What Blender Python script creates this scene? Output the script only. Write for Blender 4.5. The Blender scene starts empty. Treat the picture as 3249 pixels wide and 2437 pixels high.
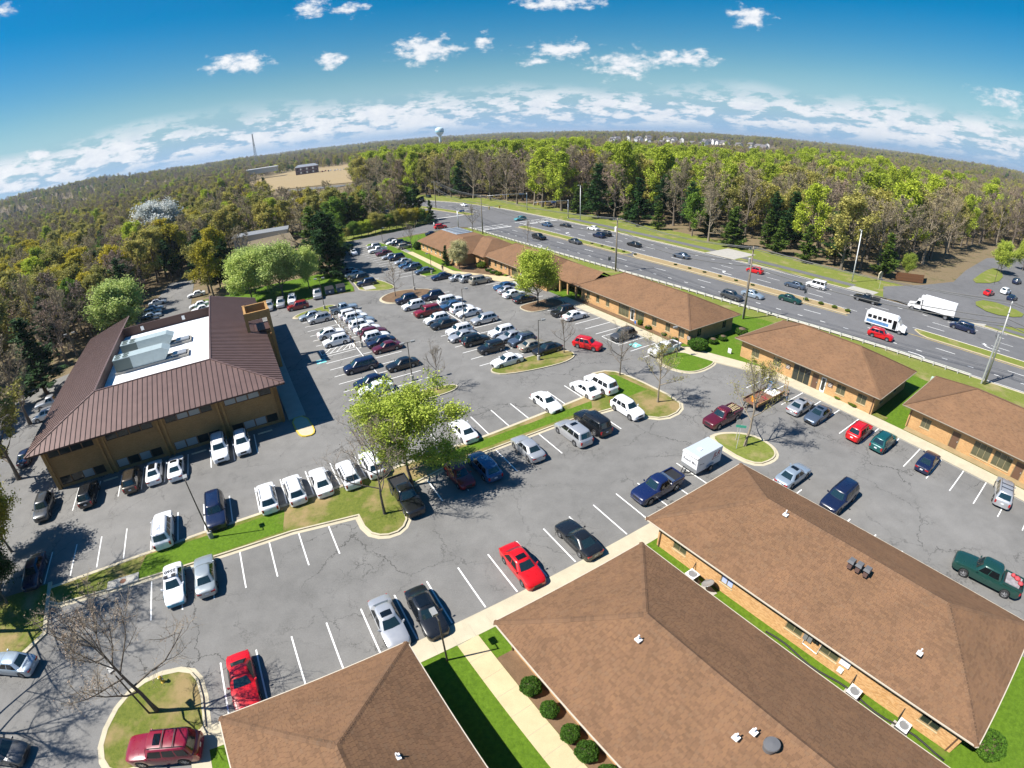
import bpy, bmesh, math, random
import numpy as np
from mathutils import Matrix, Vector
random.seed(7); rng = np.random.default_rng(7)
R = math.radians
S = bpy.context.scene
COL = S.collection
# ---------------------------------------------------------------- camera (wide action-camera lens on a drone)
cd = bpy.data.cameras.new('camera'); cam = bpy.data.objects.new('camera', cd); COL.objects.link(cam)
cd.type = 'PANO'; cd.panorama_type = 'FISHEYE_LENS_POLYNOMIAL'
cd.sensor_fit = 'HORIZONTAL'; cd.sensor_width = 36.0; cd.sensor_height = 27.0
cd.fisheye_fov = R(200)
cd.fisheye_polynomial_k0 = 0.0
cd.fisheye_polynomial_k1, cd.fisheye_polynomial_k2, cd.fisheye_polynomial_k3, cd.fisheye_polynomial_k4 = \
    -0.05657183, 3.185383e-05, 1.8263019e-05, -2.8460855e-07
cd.clip_start = 0.1; cd.clip_end = 40000
CAMZ = 31.0
_r = Vector((0.99918, -0.018886, -0.03582)); _u = Vector((0.040494, 0.466011, 0.883852)); _f = Vector((0, 0.884578, -0.466393))
m = Matrix.Identity(4)
for i in range(3): m[i][0] = _r[i]; m[i][1] = _u[i]; m[i][2] = -_f[i]
m[2][3] = CAMZ
cam.matrix_world = m
S.camera = cam
# ---------------------------------------------------------------- light
SUN_EL, SH_AZ = 52.0, 14.0                      # sun height, direction in which shadows fall (from +X)
w = bpy.data.worlds.new('World'); S.world = w; w.use_nodes = True
w.cycles.sampling_method = 'MANUAL'; w.cycles.sample_map_resolution = 256
nt = w.node_tree; nt.nodes.clear()
def N(t, **kw):
    n = nt.nodes.new(t)
    for k, v in kw.items(): setattr(n, k, v)
    return n
def LK(a, b): nt.links.new(a, b)
def M(op, a, b=None, c=None, clamp=False):
    n = N('ShaderNodeMath', operation=op, use_clamp=clamp)
    for i, x in enumerate((a, b, c)):
        if x is None: continue
        if isinstance(x, (int, float)): n.inputs[i].default_value = x
        else: LK(x, n.inputs[i])
    return n.outputs[0]
sky = N('ShaderNodeTexSky', sky_type='NISHITA', sun_disc=False, sun_elevation=R(SUN_EL), sun_rotation=R(90 - (SH_AZ + 180)),
        altitude=60.0, air_density=1.25, dust_density=0.35, ozone_density=3.2)
tc = N('ShaderNodeTexCoord'); sep = N('ShaderNodeSeparateXYZ'); LK(tc.outputs['Generated'], sep.inputs[0])
az0 = M('ARCTAN2', sep.outputs[0], sep.outputs[1]); el = M('ARCSINE', sep.outputs[2])
az = M('SUBTRACT', M('PINGPONG', M('ADD', az0, 1.0472), 2.0944), 1.0472)    # the cloud field goes on round the horizon
cmb = N('ShaderNodeCombineXYZ'); LK(M('MULTIPLY', az, 1.0), cmb.inputs[0]); LK(M('MULTIPLY', el, 1.9), cmb.inputs[1])
flat = N('ShaderNodeCombineXYZ'); LK(az, flat.inputs[0]); LK(el, flat.inputs[1])
def noise(scale, detail=6, rough=0.6, vec=None):
    n = N('ShaderNodeTexNoise'); n.inputs['Scale'].default_value = scale; n.inputs['Detail'].default_value = detail
    n.inputs['Roughness'].default_value = rough; LK(vec or cmb.outputs[0], n.inputs['Vector']); return n.outputs[0]
nz = noise(38, 5, 0.62); nz2 = noise(13, 2, 0.55)
pert = M('ADD', M('MULTIPLY', M('SUBTRACT', nz, 0.5), 2.9), M('MULTIPLY', M('SUBTRACT', nz2, 0.5), 1.5))
CLOUDS = [(-0.3253, 0.2425, 0.0349, 0.0169), (-0.2672, 0.2367, 0.0392, 0.0124), (-0.4547, 0.1632, 0.0483, 0.02), (-0.2965, 0.1545, 0.0257, 0.0159), (-0.1314, 0.1617, 0.0589, 0.0274), (-0.0232, 0.1667, 0.0164, 0.0162), (0.1142, 0.2302, 0.0755, 0.0126), (0.115, 0.1509, 0.0736, 0.0162), (0.2183, 0.1244, 0.0612, 0.0291), (0.3311, 0.1333, 0.0599, 0.0175), (0.4461, 0.2051, 0.032, 0.0182), (0.8616, 0.1033, 0.048, 0.0193), (-0.8174, 0.2955, 0.0199, 0.0131), (-0.8065, 0.0716, 0.0244, 0.0086), (0.0603, 0.1294, 0.0248, 0.0098)]
best = None
for a, e, cw, ch in CLOUDS:
    mp = N('ShaderNodeMapping'); LK(flat.outputs[0], mp.inputs[0])
    sx, sy = 1 / (cw * 2.25), 1 / (ch * 1.95)
    mp.inputs['Scale'].default_value = (sx, sy, 0); mp.inputs['Location'].default_value = (-a * sx, -(e - ch * .1) * sy, 0)
    gt = N('ShaderNodeTexGradient', gradient_type='SPHERICAL'); LK(mp.outputs[0], gt.inputs[0])
    best = gt.outputs[1] if best is None else M('MAXIMUM', best, gt.outputs[1])
dens = N('ShaderNodeMapRange', interpolation_type='SMOOTHSTEP'); LK(M('ADD', M('MULTIPLY_ADD', best, 1.9, -0.9), pert), dens.inputs[0])
dens.inputs[1].default_value = 0.0; dens.inputs[2].default_value = 0.95
dens_c = M('MULTIPLY', dens.outputs[0], M('GREATER_THAN', best, 0.03))
# band of cumulus towards the horizon, flattened by distance
cm2 = N('ShaderNodeCombineXYZ'); LK(az, cm2.inputs[0]); LK(M('MULTIPLY', el, 3.2), cm2.inputs[1])
nb = noise(19, 5, 0.62, cm2.outputs[0]); nb2 = noise(5, 1, 0.5, cm2.outputs[0])
bm_ = N('ShaderNodeMapRange', interpolation_type='SMOOTHSTEP'); LK(el, bm_.inputs[0]); bm_.inputs[1].default_value = 0.0; bm_.inputs[2].default_value = 0.03
bm2 = N('ShaderNodeMapRange', interpolation_type='SMOOTHSTEP'); LK(M('SUBTRACT', el, M('MULTIPLY', M('SUBTRACT', nb2, 0.5), 0.05)), bm2.inputs[0])
bm2.inputs[1].default_value = 0.095; bm2.inputs[2].default_value = 0.050
band = N('ShaderNodeMapRange', interpolation_type='SMOOTHSTEP')
LK(M('ADD', M('MULTIPLY', nb, 0.8), M('MULTIPLY', nb2, 0.35)), band.inputs[0]); band.inputs[1].default_value = 0.515; band.inputs[2].default_value = 0.615
dens_b = M('MULTIPLY', M('MULTIPLY', band.outputs[0], bm_.outputs[0]), M('MULTIPLY', bm2.outputs[0], 0.95))
allc = M('MAXIMUM', dens_c, dens_b)
shade = M('MULTIPLY', M('SUBTRACT', nz, 0.30), 1.6)
cr = N('ShaderNodeValToRGB'); LK(M('MULTIPLY_ADD', shade, 0.6, 0.5, clamp=True), cr.inputs[0])
cr.color_ramp.elements[0].color = (0.50, 0.60, 0.76, 1); cr.color_ramp.elements[1].color = (1.0, 1.0, 1.0, 1)
hs = N('ShaderNodeHueSaturation'); LK(sky.outputs[0], hs.inputs['Color']); hs.inputs['Saturation'].default_value = 1.75; hs.inputs['Value'].default_value = 1.0; hs.inputs['Hue'].default_value = 0.500
hz = N('ShaderNodeMapRange', interpolation_type='SMOOTHSTEP'); LK(el, hz.inputs[0]); hz.inputs[1].default_value = 0.14; hz.inputs[2].default_value = -0.01
hm = N('ShaderNodeMix', data_type='RGBA'); LK(M('MULTIPLY', hz.outputs[0], 0.85), hm.inputs[0]); LK(hs.outputs[0], hm.inputs[6]); hm.inputs[7].default_value = (2.2, 5.2, 9.2, 1)
bg = N('ShaderNodeBackground'); LK(hm.outputs[2], bg.inputs[0]); bg.inputs[1].default_value = 0.052
bg2 = N('ShaderNodeBackground'); LK(cr.outputs[0], bg2.inputs[0]); bg2.inputs[1].default_value = 0.56
mx = N('ShaderNodeMixShader'); LK(allc, mx.inputs[0]); LK(bg.outputs[0], mx.inputs[1]); LK(bg2.outputs[0], mx.inputs[2])
wo = N('ShaderNodeOutputWorld'); LK(mx.outputs[0], wo.inputs[0])
sd = bpy.data.lights.new('sun', 'SUN'); sun = bpy.data.objects.new('sun', sd); COL.objects.link(sun)
sd.energy = 4.8; sd.angle = R(0.53); sd.color = (1.0, 0.95, 0.87)
_d = Vector((math.cos(R(SH_AZ)) * math.cos(R(SUN_EL)), math.sin(R(SH_AZ)) * math.cos(R(SUN_EL)), -math.sin(R(SUN_EL))))
sun.rotation_euler = _d.to_track_quat('-Z', 'Y').to_euler(); sun.location = (-60, -20, 90)
S.view_settings.view_transform = 'Standard'; S.view_settings.look = 'None'; S.view_settings.gamma = 1.0
S.view_settings.use_curve_mapping = False
S.view_settings.exposure = 0.9
S.render.engine = 'CYCLES'
cy = S.cycles; cy.max_bounces = 6; cy.diffuse_bounces = 3; cy.glossy_bounces = 3; cy.transmission_bounces = 4; cy.transparent_max_bounces = 8
cy.use_denoising = True; cy.use_adaptive_sampling = True; cy.caustics_reflective = False; cy.caustics_refractive = False
cy.sample_clamp_indirect = 4.0
# ---------------------------------------------------------------- helpers
C30, S30 = math.cos(R(30)), math.sin(R(30))
def P(u, v, z=0.0): return (u * C30 - v * S30, u * S30 + v * C30, z)        # site grid -> world
def UV(x, y): return (x * C30 + y * S30, -x * S30 + y * C30)
def empty(name, loc=(0, 0, 0), rz=0.0):
    o = bpy.data.objects.new(name, None); COL.objects.link(o); o.location = loc; o.rotation_euler = (0, 0, rz)
    o.empty_display_size = 0.3; return o
def tag(o, label, cat, group=None):
    o['label'] = label; o['category'] = cat
    if group: o['group'] = group
    return o
def struct(o): o['kind'] = 'structure'; return o
def stuff(o): o['kind'] = 'stuff'; return o
def link(name, me, parent=None, loc=None, rz=0.0):
    o = bpy.data.objects.new(name, me); COL.objects.link(o)
    if parent is not None: o.parent = parent
    if loc is not None: o.location = loc
    if rz: o.rotation_euler = (0, 0, rz)
    return o
class MB:
    def __init__(s): s.v = []; s.f = []; s.mi = []; s.cur = 0
    def add(s, vs, fs):
        n = len(s.v); s.v += [tuple(p) for p in vs]; s.f += [tuple(i + n for i in f) for f in fs]; s.mi += [s.cur] * len(fs); return s
    def quad(s, a, b, c, d): return s.add([a, b, c, d], [(0, 1, 2, 3)])
    def box(s, x0, x1, y0, y1, z0, z1):
        return s.add([(x0,y0,z0),(x1,y0,z0),(x1,y1,z0),(x0,y1,z0),(x0,y0,z1),(x1,y0,z1),(x1,y1,z1),(x0,y1,z1)],
                     [(0,3,2,1),(4,5,6,7),(0,1,5,4),(1,2,6,5),(2,3,7,6),(3,0,4,7)])
    def bar(s, a, b, wdt, h=None, up=(0, 0, 1)):
        a = Vector(a); b = Vector(b); d = (b - a).normalized(); up = Vector(up)
        if abs(d.dot(up)) > .98: up = Vector((1, 0, 0))
        x = d.cross(up).normalized() * wdt / 2; y = x.cross(d).normalized() * (h or wdt) / 2
        vs = [a - x - y, a + x - y, a + x + y, a - x + y, b - x - y, b + x - y, b + x + y, b - x + y]
        return s.add(vs, [(0,3,2,1)[::-1],(4,5,6,7)[::-1],(0,1,5,4)[::-1],(1,2,6,5)[::-1],(2,3,7,6)[::-1],(3,0,4,7)[::-1]])
    def tube(s, pts, rad, n=8, cap=True):
        pts = [Vector(p) for p in pts]; rad = rad if isinstance(rad, (list, tuple)) else [rad] * len(pts)
        base = len(s.v); vs = []; fs = []
        for i, p in enumerate(pts):
            d = (pts[min(i + 1, len(pts) - 1)] - pts[max(i - 1, 0)]).normalized()
            up = Vector((0, 0, 1)) if abs(d.z) < .9 else Vector((1, 0, 0))
            x = d.cross(up).normalized(); y = d.cross(x)
            for k in range(n):
                t = 2 * math.pi * k / n; vs.append(p + (x * math.cos(t) + y * math.sin(t)) * rad[i])
        for i in range(len(pts) - 1):
            for k in range(n):
                a = i * n + k; b = i * n + (k + 1) % n; fs.append((a, a + n, b + n, b))
        if cap: fs.append(tuple(range(n))); fs.append(tuple(range((len(pts) - 1) * n, len(pts) * n))[::-1])
        return s.add(vs, fs)
    def lathe(s, prof, n=16, o=(0, 0, 0), axis='z'):
        vs = []; fs = []
        for (r_, z) in prof:
            for k in range(n):
                t = 2 * math.pi * k / n; a, b = r_ * math.cos(t), r_ * math.sin(t)
                vs.append((o[0] + a, o[1] + b, o[2] + z) if axis == 'z' else ((o[0] + a, o[1] + z, o[2] + b) if axis == 'y' else (o[0] + z, o[1] + a, o[2] + b)))
        for i in range(len(prof) - 1):
            for k in range(n):
                a = i * n + k; b = i * n + (k + 1) % n
                fs.append((a, b, b + n, a + n) if axis == 'z' else (a, a + n, b + n, b))
        return s.add(vs, fs)
    def prism(s, poly, z0, z1):
        n = len(poly); area = sum(poly[i][0] * poly[(i + 1) % n][1] - poly[(i + 1) % n][0] * poly[i][1] for i in range(n))
        if area < 0: poly = poly[::-1]
        vs = [(p[0], p[1], z0) for p in poly] + [(p[0], p[1], z1) for p in poly]
        return s.add(vs, [tuple(range(n, 2 * n)), tuple(range(n - 1, -1, -1))] + [(i, (i + 1) % n, n + (i + 1) % n, n + i) for i in range(n)])
    def mesh(s, name, mats, smooth=False):
        me = bpy.data.meshes.new(name); me.from_pydata(s.v, [], s.f)
        for m_ in (mats if isinstance(mats, (list, tuple)) else [mats]): me.materials.append(m_)
        if any(s.mi): me.polygons.foreach_set('material_index', s.mi)
        if smooth: me.polygons.foreach_set('use_smooth', [True] * len(me.polygons))
        me.update(); return me
    def build(s, name, mats, parent=None, loc=None, rz=0.0, smooth=False):
        return link(name, s.mesh(name, mats, smooth), parent, loc, rz)
def copy_tree(o, parent=None):
    c = o.copy(); COL.objects.link(c); c.parent = parent
    for ch in KIDS.get(o.name, ()): copy_tree(ch, c)
    return c
KIDS = {}
# ---------------------------------------------------------------- materials
MAT = {}
def newmat(name):
    m_ = bpy.data.materials.new(name); m_.use_nodes = True; t = m_.node_tree; t.nodes.clear(); MAT[name] = m_
    o = t.nodes.new('ShaderNodeOutputMaterial'); b = t.nodes.new('ShaderNodeBsdfPrincipled'); t.links.new(b.outputs[0], o.inputs[0])
    return m_, t, b
def plain(name, col, rough=0.6, metal=0.0, coat=0.0, spec=0.5, var=0.0, bump=0.0, scale=20.0, emit=None, trans=0.0):
    m_, t, b = newmat(name)
    b.inputs['Base Color'].default_value = (*col, 1); b.inputs['Roughness'].default_value = rough; b.inputs['Metallic'].default_value = metal
    b.inputs['Coat Weight'].default_value = coat; b.inputs['Coat Roughness'].default_value = 0.05; b.inputs['Specular IOR Level'].default_value = spec
    if trans: b.inputs['Transmission Weight'].default_value = trans
    if var or bump:
        co = t.nodes.new('ShaderNodeTexCoord'); n = t.nodes.new('ShaderNodeTexNoise'); n.inputs['Scale'].default_value = scale; n.inputs['Detail'].default_value = 5
        t.links.new(co.outputs['Object'], n.inputs['Vector'])
        if var:
            r_ = t.nodes.new('ShaderNodeValToRGB'); t.links.new(n.outputs[0], r_.inputs[0])
            r_.color_ramp.elements[0].position = .3; r_.color_ramp.elements[1].position = .7
            r_.color_ramp.elements[0].color = (*[x * (1 - var) for x in col], 1); r_.color_ramp.elements[1].color = (*[min(1, x * (1 + var)) for x in col], 1)
            t.links.new(r_.outputs[0], b.inputs['Base Color'])
        if bump:
            bp = t.nodes.new('ShaderNodeBump'); bp.inputs['Strength'].default_value = bump; bp.inputs['Distance'].default_value = 0.02
            t.links.new(n.outputs[0], bp.inputs['Height']); t.links.new(bp.outputs[0], b.inputs['Normal'])
    if emit: b.inputs['Emission Color'].default_value = (*emit[:3], 1); b.inputs['Emission Strength'].default_value = emit[3]
    return m_
def tn(t, typ, **kw):
    n = t.nodes.new(typ)
    for k, v in kw.items():
        if k in n.inputs.keys() if hasattr(n.inputs, 'keys') else False: n.inputs[k].default_value = v
        else: setattr(n, k, v)
    return n
def tmath(t, op, a, b=None, clamp=False):
    n = t.nodes.new('ShaderNodeMath'); n.operation = op; n.use_clamp = clamp
    for i, x in enumerate((a, b)):
        if x is None: continue
        if isinstance(x, (int, float)): n.inputs[i].default_value = x
        else: t.links.new(x, n.inputs[i])
    return n.outputs[0]
def tnoise(t, vec, scale, detail=5, rough=.55, dist=0.0):
    n = t.nodes.new('ShaderNodeTexNoise'); n.inputs['Scale'].default_value = scale; n.inputs['Detail'].default_value = detail
    n.inputs['Roughness'].default_value = rough; n.inputs['Distortion'].default_value = dist; t.links.new(vec, n.inputs['Vector']); return n.outputs[0]
def tramp(t, fac, stops):
    n = t.nodes.new('ShaderNodeValToRGB'); t.links.new(fac, n.inputs[0]); e = n.color_ramp.elements
    while len(e) < len(stops): e.new(0.5)
    for k, (p, c) in enumerate(stops): e[k].position = p; e[k].color = (*c, 1)
    return n.outputs[0]
def tmix(t, fac, a, b, mode='MIX'):
    n = t.nodes.new('ShaderNodeMix'); n.data_type = 'RGBA'; n.blend_type = mode
    for s_, x in ((0, fac), (6, a), (7, b)):
        if isinstance(x, (int, float)): n.inputs[s_].default_value = x
        elif isinstance(x, tuple): n.inputs[s_].default_value = (*x, 1)
        else: t.links.new(x, n.inputs[s_])
    return n.outputs[2]
def tpos(t):
    g = t.nodes.new('ShaderNodeNewGeometry'); return g.outputs['Position']
def tbump(t, b, h, strength=.4, dist=.02):
    n = t.nodes.new('ShaderNodeBump'); n.inputs['Strength'].default_value = strength; n.inputs['Distance'].default_value = dist
    t.links.new(h, n.inputs['Height']); t.links.new(n.outputs[0], b.inputs['Normal'])
def asphalt(name, dark, light, cracks=1.0, tint=(1, 1, 1)):
    m_, t, b = newmat(name); p = tpos(t)
    big = tnoise(t, p, .055, 4, .6); mid = tnoise(t, p, .5, 5, .65); fine = tnoise(t, p, 9, 5, .75)
    c = tramp(t, tmath(t, 'ADD', tmath(t, 'MULTIPLY', big, .55), tmath(t, 'MULTIPLY', mid, .45)), [(.36, dark), (.64, light)])
    c = tmix(t, tmath(t, 'MULTIPLY', fine, .8), c, tuple(x * .62 for x in dark), 'MIX') if False else c
    f2 = tramp(t, fine, [(.25, (.80, .80, .80)), (.75, (1.16, 1.16, 1.16))]); c = tmix(t, 1.0, c, f2, 'MULTIPLY')
    if cracks:
        wv = t.nodes.new('ShaderNodeVectorMath'); wv.operation = 'ADD'
        nn = t.nodes.new('ShaderNodeTexNoise'); nn.inputs['Scale'].default_value = .55; nn.inputs['Detail'].default_value = 6; nn.inputs['Roughness'].default_value = .7; t.links.new(p, nn.inputs['Vector'])
        sc = t.nodes.new('ShaderNodeVectorMath'); sc.operation = 'SCALE'; sc.inputs['Scale'].default_value = 2.6; t.links.new(nn.outputs['Color'], sc.inputs[0])
        t.links.new(p, wv.inputs[0]); t.links.new(sc.outputs[0], wv.inputs[1])
        def crack(scale, width, lo, hi, mscale):
            vo = t.nodes.new('ShaderNodeTexVoronoi'); vo.feature = 'DISTANCE_TO_EDGE'; vo.inputs['Scale'].default_value = scale; t.links.new(wv.outputs[0], vo.inputs['Vector'])
            ln = t.nodes.new('ShaderNodeMapRange'); ln.inputs[1].default_value = width; ln.inputs[2].default_value = width * .25; t.links.new(vo.outputs['Distance'], ln.inputs[0])
            mk = t.nodes.new('ShaderNodeMapRange'); mk.inputs[1].default_value = lo; mk.inputs[2].default_value = hi; t.links.new(tnoise(t, p, mscale, 3, .5), mk.inputs[0])
            return tmath(t, 'MULTIPLY', ln.outputs[0], mk.outputs[0])
        k = tmath(t, 'MAXIMUM', crack(.16, .009, .44, .60, .09), crack(.75, .022, .56, .66, .13))
        stain = t.nodes.new('ShaderNodeMapRange'); stain.inputs[1].default_value = .66; stain.inputs[2].default_value = .78; t.links.new(tnoise(t, p, .42, 4, .6), stain.inputs[0])
        c = tmix(t, tmath(t, 'MULTIPLY', stain.outputs[0], .45), c, tuple(x * .45 for x in dark))
        c = tmix(t, tmath(t, 'MULTIPLY', k, .85 * cracks), c, tuple(x * .22 for x in dark))
    t.links.new(c, b.inputs['Base Color']); b.inputs['Roughness'].default_value = .92; b.inputs['Specular IOR Level'].default_value = .25
    tbump(t, b, fine, .35, .01); return m_
asphalt('asphalt_lot', (.140, .137, .131), (.205, .200, .191), 1.0)
asphalt('asphalt_road', (.115, .115, .119), (.152, .152, .156), .35)
asphalt('asphalt_path', (.115, .115, .118), (.15, .15, .152), .3)
def grass(name, a, b_, c_, dry=.5):
    m_, t, b = newmat(name); p = tpos(t)
    n1 = tnoise(t, p, .28, 4, .6); n2 = tnoise(t, p, 4.0, 6, .75)
    base = tramp(t, n2, [(.25, a), (.7, b_)]); mk = t.nodes.new('ShaderNodeMapRange'); mk.inputs[1].default_value = dry; mk.inputs[2].default_value = dry + .16; t.links.new(n1, mk.inputs[0])
    pt = tmix(t, n2, tuple(x * .75 for x in c_), c_)
    t.links.new(tmix(t, mk.outputs[0], base, pt), b.inputs['Base Color']); b.inputs['Roughness'].default_value = .95; b.inputs['Specular IOR Level'].default_value = .15
    tbump(t, b, n2, .9, .06); return m_
grass('grass_lush', (.045, .092, .006), (.118, .205, .016), (.17, .185, .045), .60)
grass('grass_dry', (.065, .095, .014), (.165, .180, .036), (.30, .225, .105), .45)
grass('grass_verge', (.095, .125, .020), (.20, .225, .048), (.29, .25, .11), .52)
grass('forest_floor', (.12, .098, .055), (.22, .165, .10), (.10, .105, .040), .55)
def concrete(name, col, var=.14):
    m_, t, b = newmat(name); p = tpos(t); n1 = tnoise(t, p, .8, 5, .65); n2 = tnoise(t, p, 14, 4, .7)
    c = tramp(t, tmath(t, 'ADD', tmath(t, 'MULTIPLY', n1, .6), tmath(t, 'MULTIPLY', n2, .4)), [(.32, tuple(x * (1 - var) for x in col)), (.68, tuple(x * (1 + var) for x in col))])
    t.links.new(c, b.inputs['Base Color']); b.inputs['Roughness'].default_value = .9; b.inputs['Specular IOR Level'].default_value = .25; tbump(t, b, n2, .25, .008); return m_
concrete('concrete', (.46, .41, .30)); concrete('concrete_grey', (.36, .345, .31)); concrete('concrete_tan', (.50, .41, .25)); concrete('mulch', (.15, .095, .055), .35)
concrete('dirt', (.30, .225, .12), .2)
plain('paint_white', (.74, .74, .72), .8, var=.1, scale=6); plain('paint_yellow', (.62, .42, .05), .8, var=.12, scale=6); plain('paint_teal', (.16, .52, .50), .8, var=.12, scale=5)

# ================================================================ setting: ground, roads, lots
def ring_offset(poly, d):
    n = len(poly); out = []
    ar = sum(poly[i][0] * poly[(i + 1) % n][1] - poly[(i + 1) % n][0] * poly[i][1] for i in range(n)); sg = 1 if ar > 0 else -1
    for i in range(n):
        a = Vector(poly[i - 1]); b = Vector(poly[i]); c = Vector(poly[(i + 1) % n])
        d1 = (b - a).normalized(); d2 = (c - b).normalized(); n1 = Vector((-d1.y, d1.x)); n2 = Vector((-d2.y, d2.x)); nn = (n1 + n2)
        nn = nn / max(.3, nn.length_squared) * 2 if nn.length > 1e-6 else n1
        out.append((b.x + nn.x * d * sg, b.y + nn.y * d * sg))
    return out
def chaikin(poly, k=2):
    for _ in range(k):
        o = []
        for i in range(len(poly)):
            a = poly[i]; b = poly[(i + 1) % len(poly)]
            o += [(a[0] * .75 + b[0] * .25, a[1] * .75 + b[1] * .25), (a[0] * .25 + b[0] * .75, a[1] * .25 + b[1] * .75)]
        poly = o
    return poly
def sheet(name, poly, z, mat, site=True, parent=None, th=None):
    if site: poly = [P(*p)[:2] for p in poly]
    bm = bmesh.new(); vs = [bm.verts.new((x, y, z)) for x, y in poly]; f = bm.faces.new(vs); f.normal_update()
    if f.normal.z < 0: f.normal_flip(); f.normal_update()
    if th:
        r_ = bmesh.ops.extrude_face_region(bm, geom=[f]); nv = [g for g in r_['geom'] if isinstance(g, bmesh.types.BMVert)]
        for q in nv: q.co.z = z - th
        bmesh.ops.recalc_face_normals(bm, faces=bm.faces)
    for f_ in bm.faces: f_.normal_update()
    bmesh.ops.triangulate(bm, faces=[f_ for f_ in bm.faces if len(f_.verts) > 4], ngon_method='EAR_CLIP')
    me = bpy.data.meshes.new(name); bm.to_mesh(me); bm.free(); me.materials.append(MAT[mat])
    return link(name, me, parent)
def ring(name, outer, inner, z0, z1, mat, parent=None):
    n = len(outer); mb = MB(); vs = [(x, y, z0) for x, y in outer] + [(x, y, z1) for x, y in outer] + [(x, y, z1) for x, y in inner] + [(x, y, z0) for x, y in inner]; fs = []
    for i in range(n):
        j = (i + 1) % n; fs += [(i, j, n + j, n + i), (n + i, n + j, 2 * n + j, 2 * n + i), (2 * n + i, 2 * n + j, 3 * n + j, 3 * n + i)]
    mb.add(vs, fs); o = mb.build(name, MAT[mat], parent)
    return o
def island(poly, grassmat='grass_dry', site=True, rounds=2, gutter=True, kerb='concrete', name='island'):
    if rounds: poly = chaikin(poly, rounds)
    if site: poly = [P(*p)[:2] for p in poly]
    n = len(poly); ar = sum(poly[i][0] * poly[(i + 1) % n][1] - poly[(i + 1) % n][0] * poly[i][1] for i in range(n))
    if ar < 0: poly = poly[::-1]
    inner = ring_offset(poly, .16)
    k = struct(ring('kerb', poly, inner, -.02, .14, kerb))
    if gutter: ring('gutter', ring_offset(poly, -.36), poly, -.02, .012, kerb, k)
    g = struct(sheet('lawn' if 'grass' in grassmat else 'planting_bed', ring_offset(inner, -.02), .125, grassmat, site=False))
    return g
# ground with gentle far hills, one sheet to the horizon
def hill(x, y):
    d = math.hypot(x, y); a = math.degrees(math.atan2(x, y))
    f = max(0.0, min(1.0, (d - 900) / 800)); f = f * f * (3 - 2 * f)
    g = math.exp(-((a + 50) / 17) ** 2) * 46 + math.exp(-((a - 66) / 22) ** 2) * 16 + 9 * math.exp(-((a - 20) / 12) ** 2)
    g2 = 3.0 * math.sin(a * .35 + d * .002) + 2.0 * math.sin(a * .9 + 1.3)
    far = max(0.0, min(1.0, (d - 1500) / 3000))
    return f * (g + g2) * (1 - .25 * far)
rad = [0, 30, 60, 120, 200, 300, 420, 560, 700, 850, 1000, 1150, 1300, 1500, 1750, 2100, 2600, 3300, 4300, 6000, 9000, 14000, 20000]
mb = MB(); na = 180; vs = [(0, 0, -.06)]
for r_ in rad[1:]:
    for k in range(na):
        a = 2 * math.pi * k / na; x, y = r_ * math.sin(a), r_ * math.cos(a); vs.append((x, y, -.06 + hill(x, y)))
fs = [(0, 1 + (k + 1) % na, 1 + k) for k in range(na)]
for i in range(len(rad) - 2):
    for k in range(na):
        a = 1 + i * na + k; b = 1 + i * na + (k + 1) % na; fs.append((a, b, b + na, a + na))
mb.add(vs, fs); g = struct(mb.build('ground', MAT['forest_floor'], smooth=True))
# parking lots
LOT = struct(sheet('parking_lot', [(-62, -24), (62.5, -24), (62.5, 46), (57.5, 74), (55.5, 98), (48, 108), (48, 160), (72, 163), (76.5, 172), (36.5, 168.5), (31.3, 152.1), (26.5, 140), (25.2, 126.5), (24.3, 112), (23.5, 108.2), (16, 109.8), (1.6, 108.4), (-4, 106), (-12.6, 108), (-12.6, 160), (-20, 162), (-24.5, 128), (-30.5, 104), (-44, 98), (-47, 70), (-42, 52), (-38, 41.8), (-25.5, 41.8), (-24.9, 35.3), (-26.8, 33.7), (-62, 33)], 0.0, 'asphalt_lot'))
# highway in site grid: u = rail(v)
def rail(v):
    if v > 130: return 76.1 + (v - 130) * -.006
    a = [(-120, 133), (-60, 109.5), (-20, 96.6), (13, 88.3), (49.3, 81.4), (85, 77.9), (110, 76.6), (130, 76.1)]
    for (v0, u0), (v1, u1) in zip(a, a[1:]):
        if v <= v1: 
            t = (v - v0) / (v1 - v0); return u0 + (u1 - u0) * t
    return 76.1
_vv = np.arange(-120, 200.1, 2.0); _uu = np.array([rail(v) for v in _vv])
for _ in range(14): _uu[1:-1] = (_uu[:-2] + 2 * _uu[1:-1] + _uu[2:]) / 4
def RU(v, off=0.0): return float(np.interp(v, _vv, _uu)) + off
BEND = [(155, 0), (190, -1.0), (225, -6.0), (270, -19), (320, -40), (380, -72), (450, -118)]    # the road swings left beyond the crossing
def RP(v, off, z=0.0):
    u = RU(min(v, 200), off)
    if v > 155: u += float(np.interp(v, [b[0] for b in BEND], [b[1] for b in BEND]))
    return P(u, v, z)
def strip(name, v0, v1, o0, o1, z, mat, parent=None, step=4.0, th=None, kind=True):
    n = max(1, int(abs(v1 - v0) / step)); mb = MB()
    L_ = [RP(v0 + (v1 - v0) * i / n, o0, z) for i in range(n + 1)]; R_ = [RP(v0 + (v1 - v0) * i / n, o1, z) for i in range(n + 1)]
    for i in range(n):
        mb.quad(R_[i], R_[i + 1], L_[i + 1], L_[i])
        if th:
            dn = lambda q: (q[0], q[1], q[2] - th)
            mb.quad(L_[i], L_[i + 1], dn(L_[i + 1]), dn(L_[i])); mb.quad(R_[i + 1], R_[i], dn(R_[i]), dn(R_[i + 1]))
    if th:
        for i in (0, n):
            a, b = L_[i], R_[i]; mb.quad(a, b, (b[0], b[1], b[2] - th), (a[0], a[1], a[2] - th))
    return mb.build(name, MAT[mat], parent)
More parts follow.
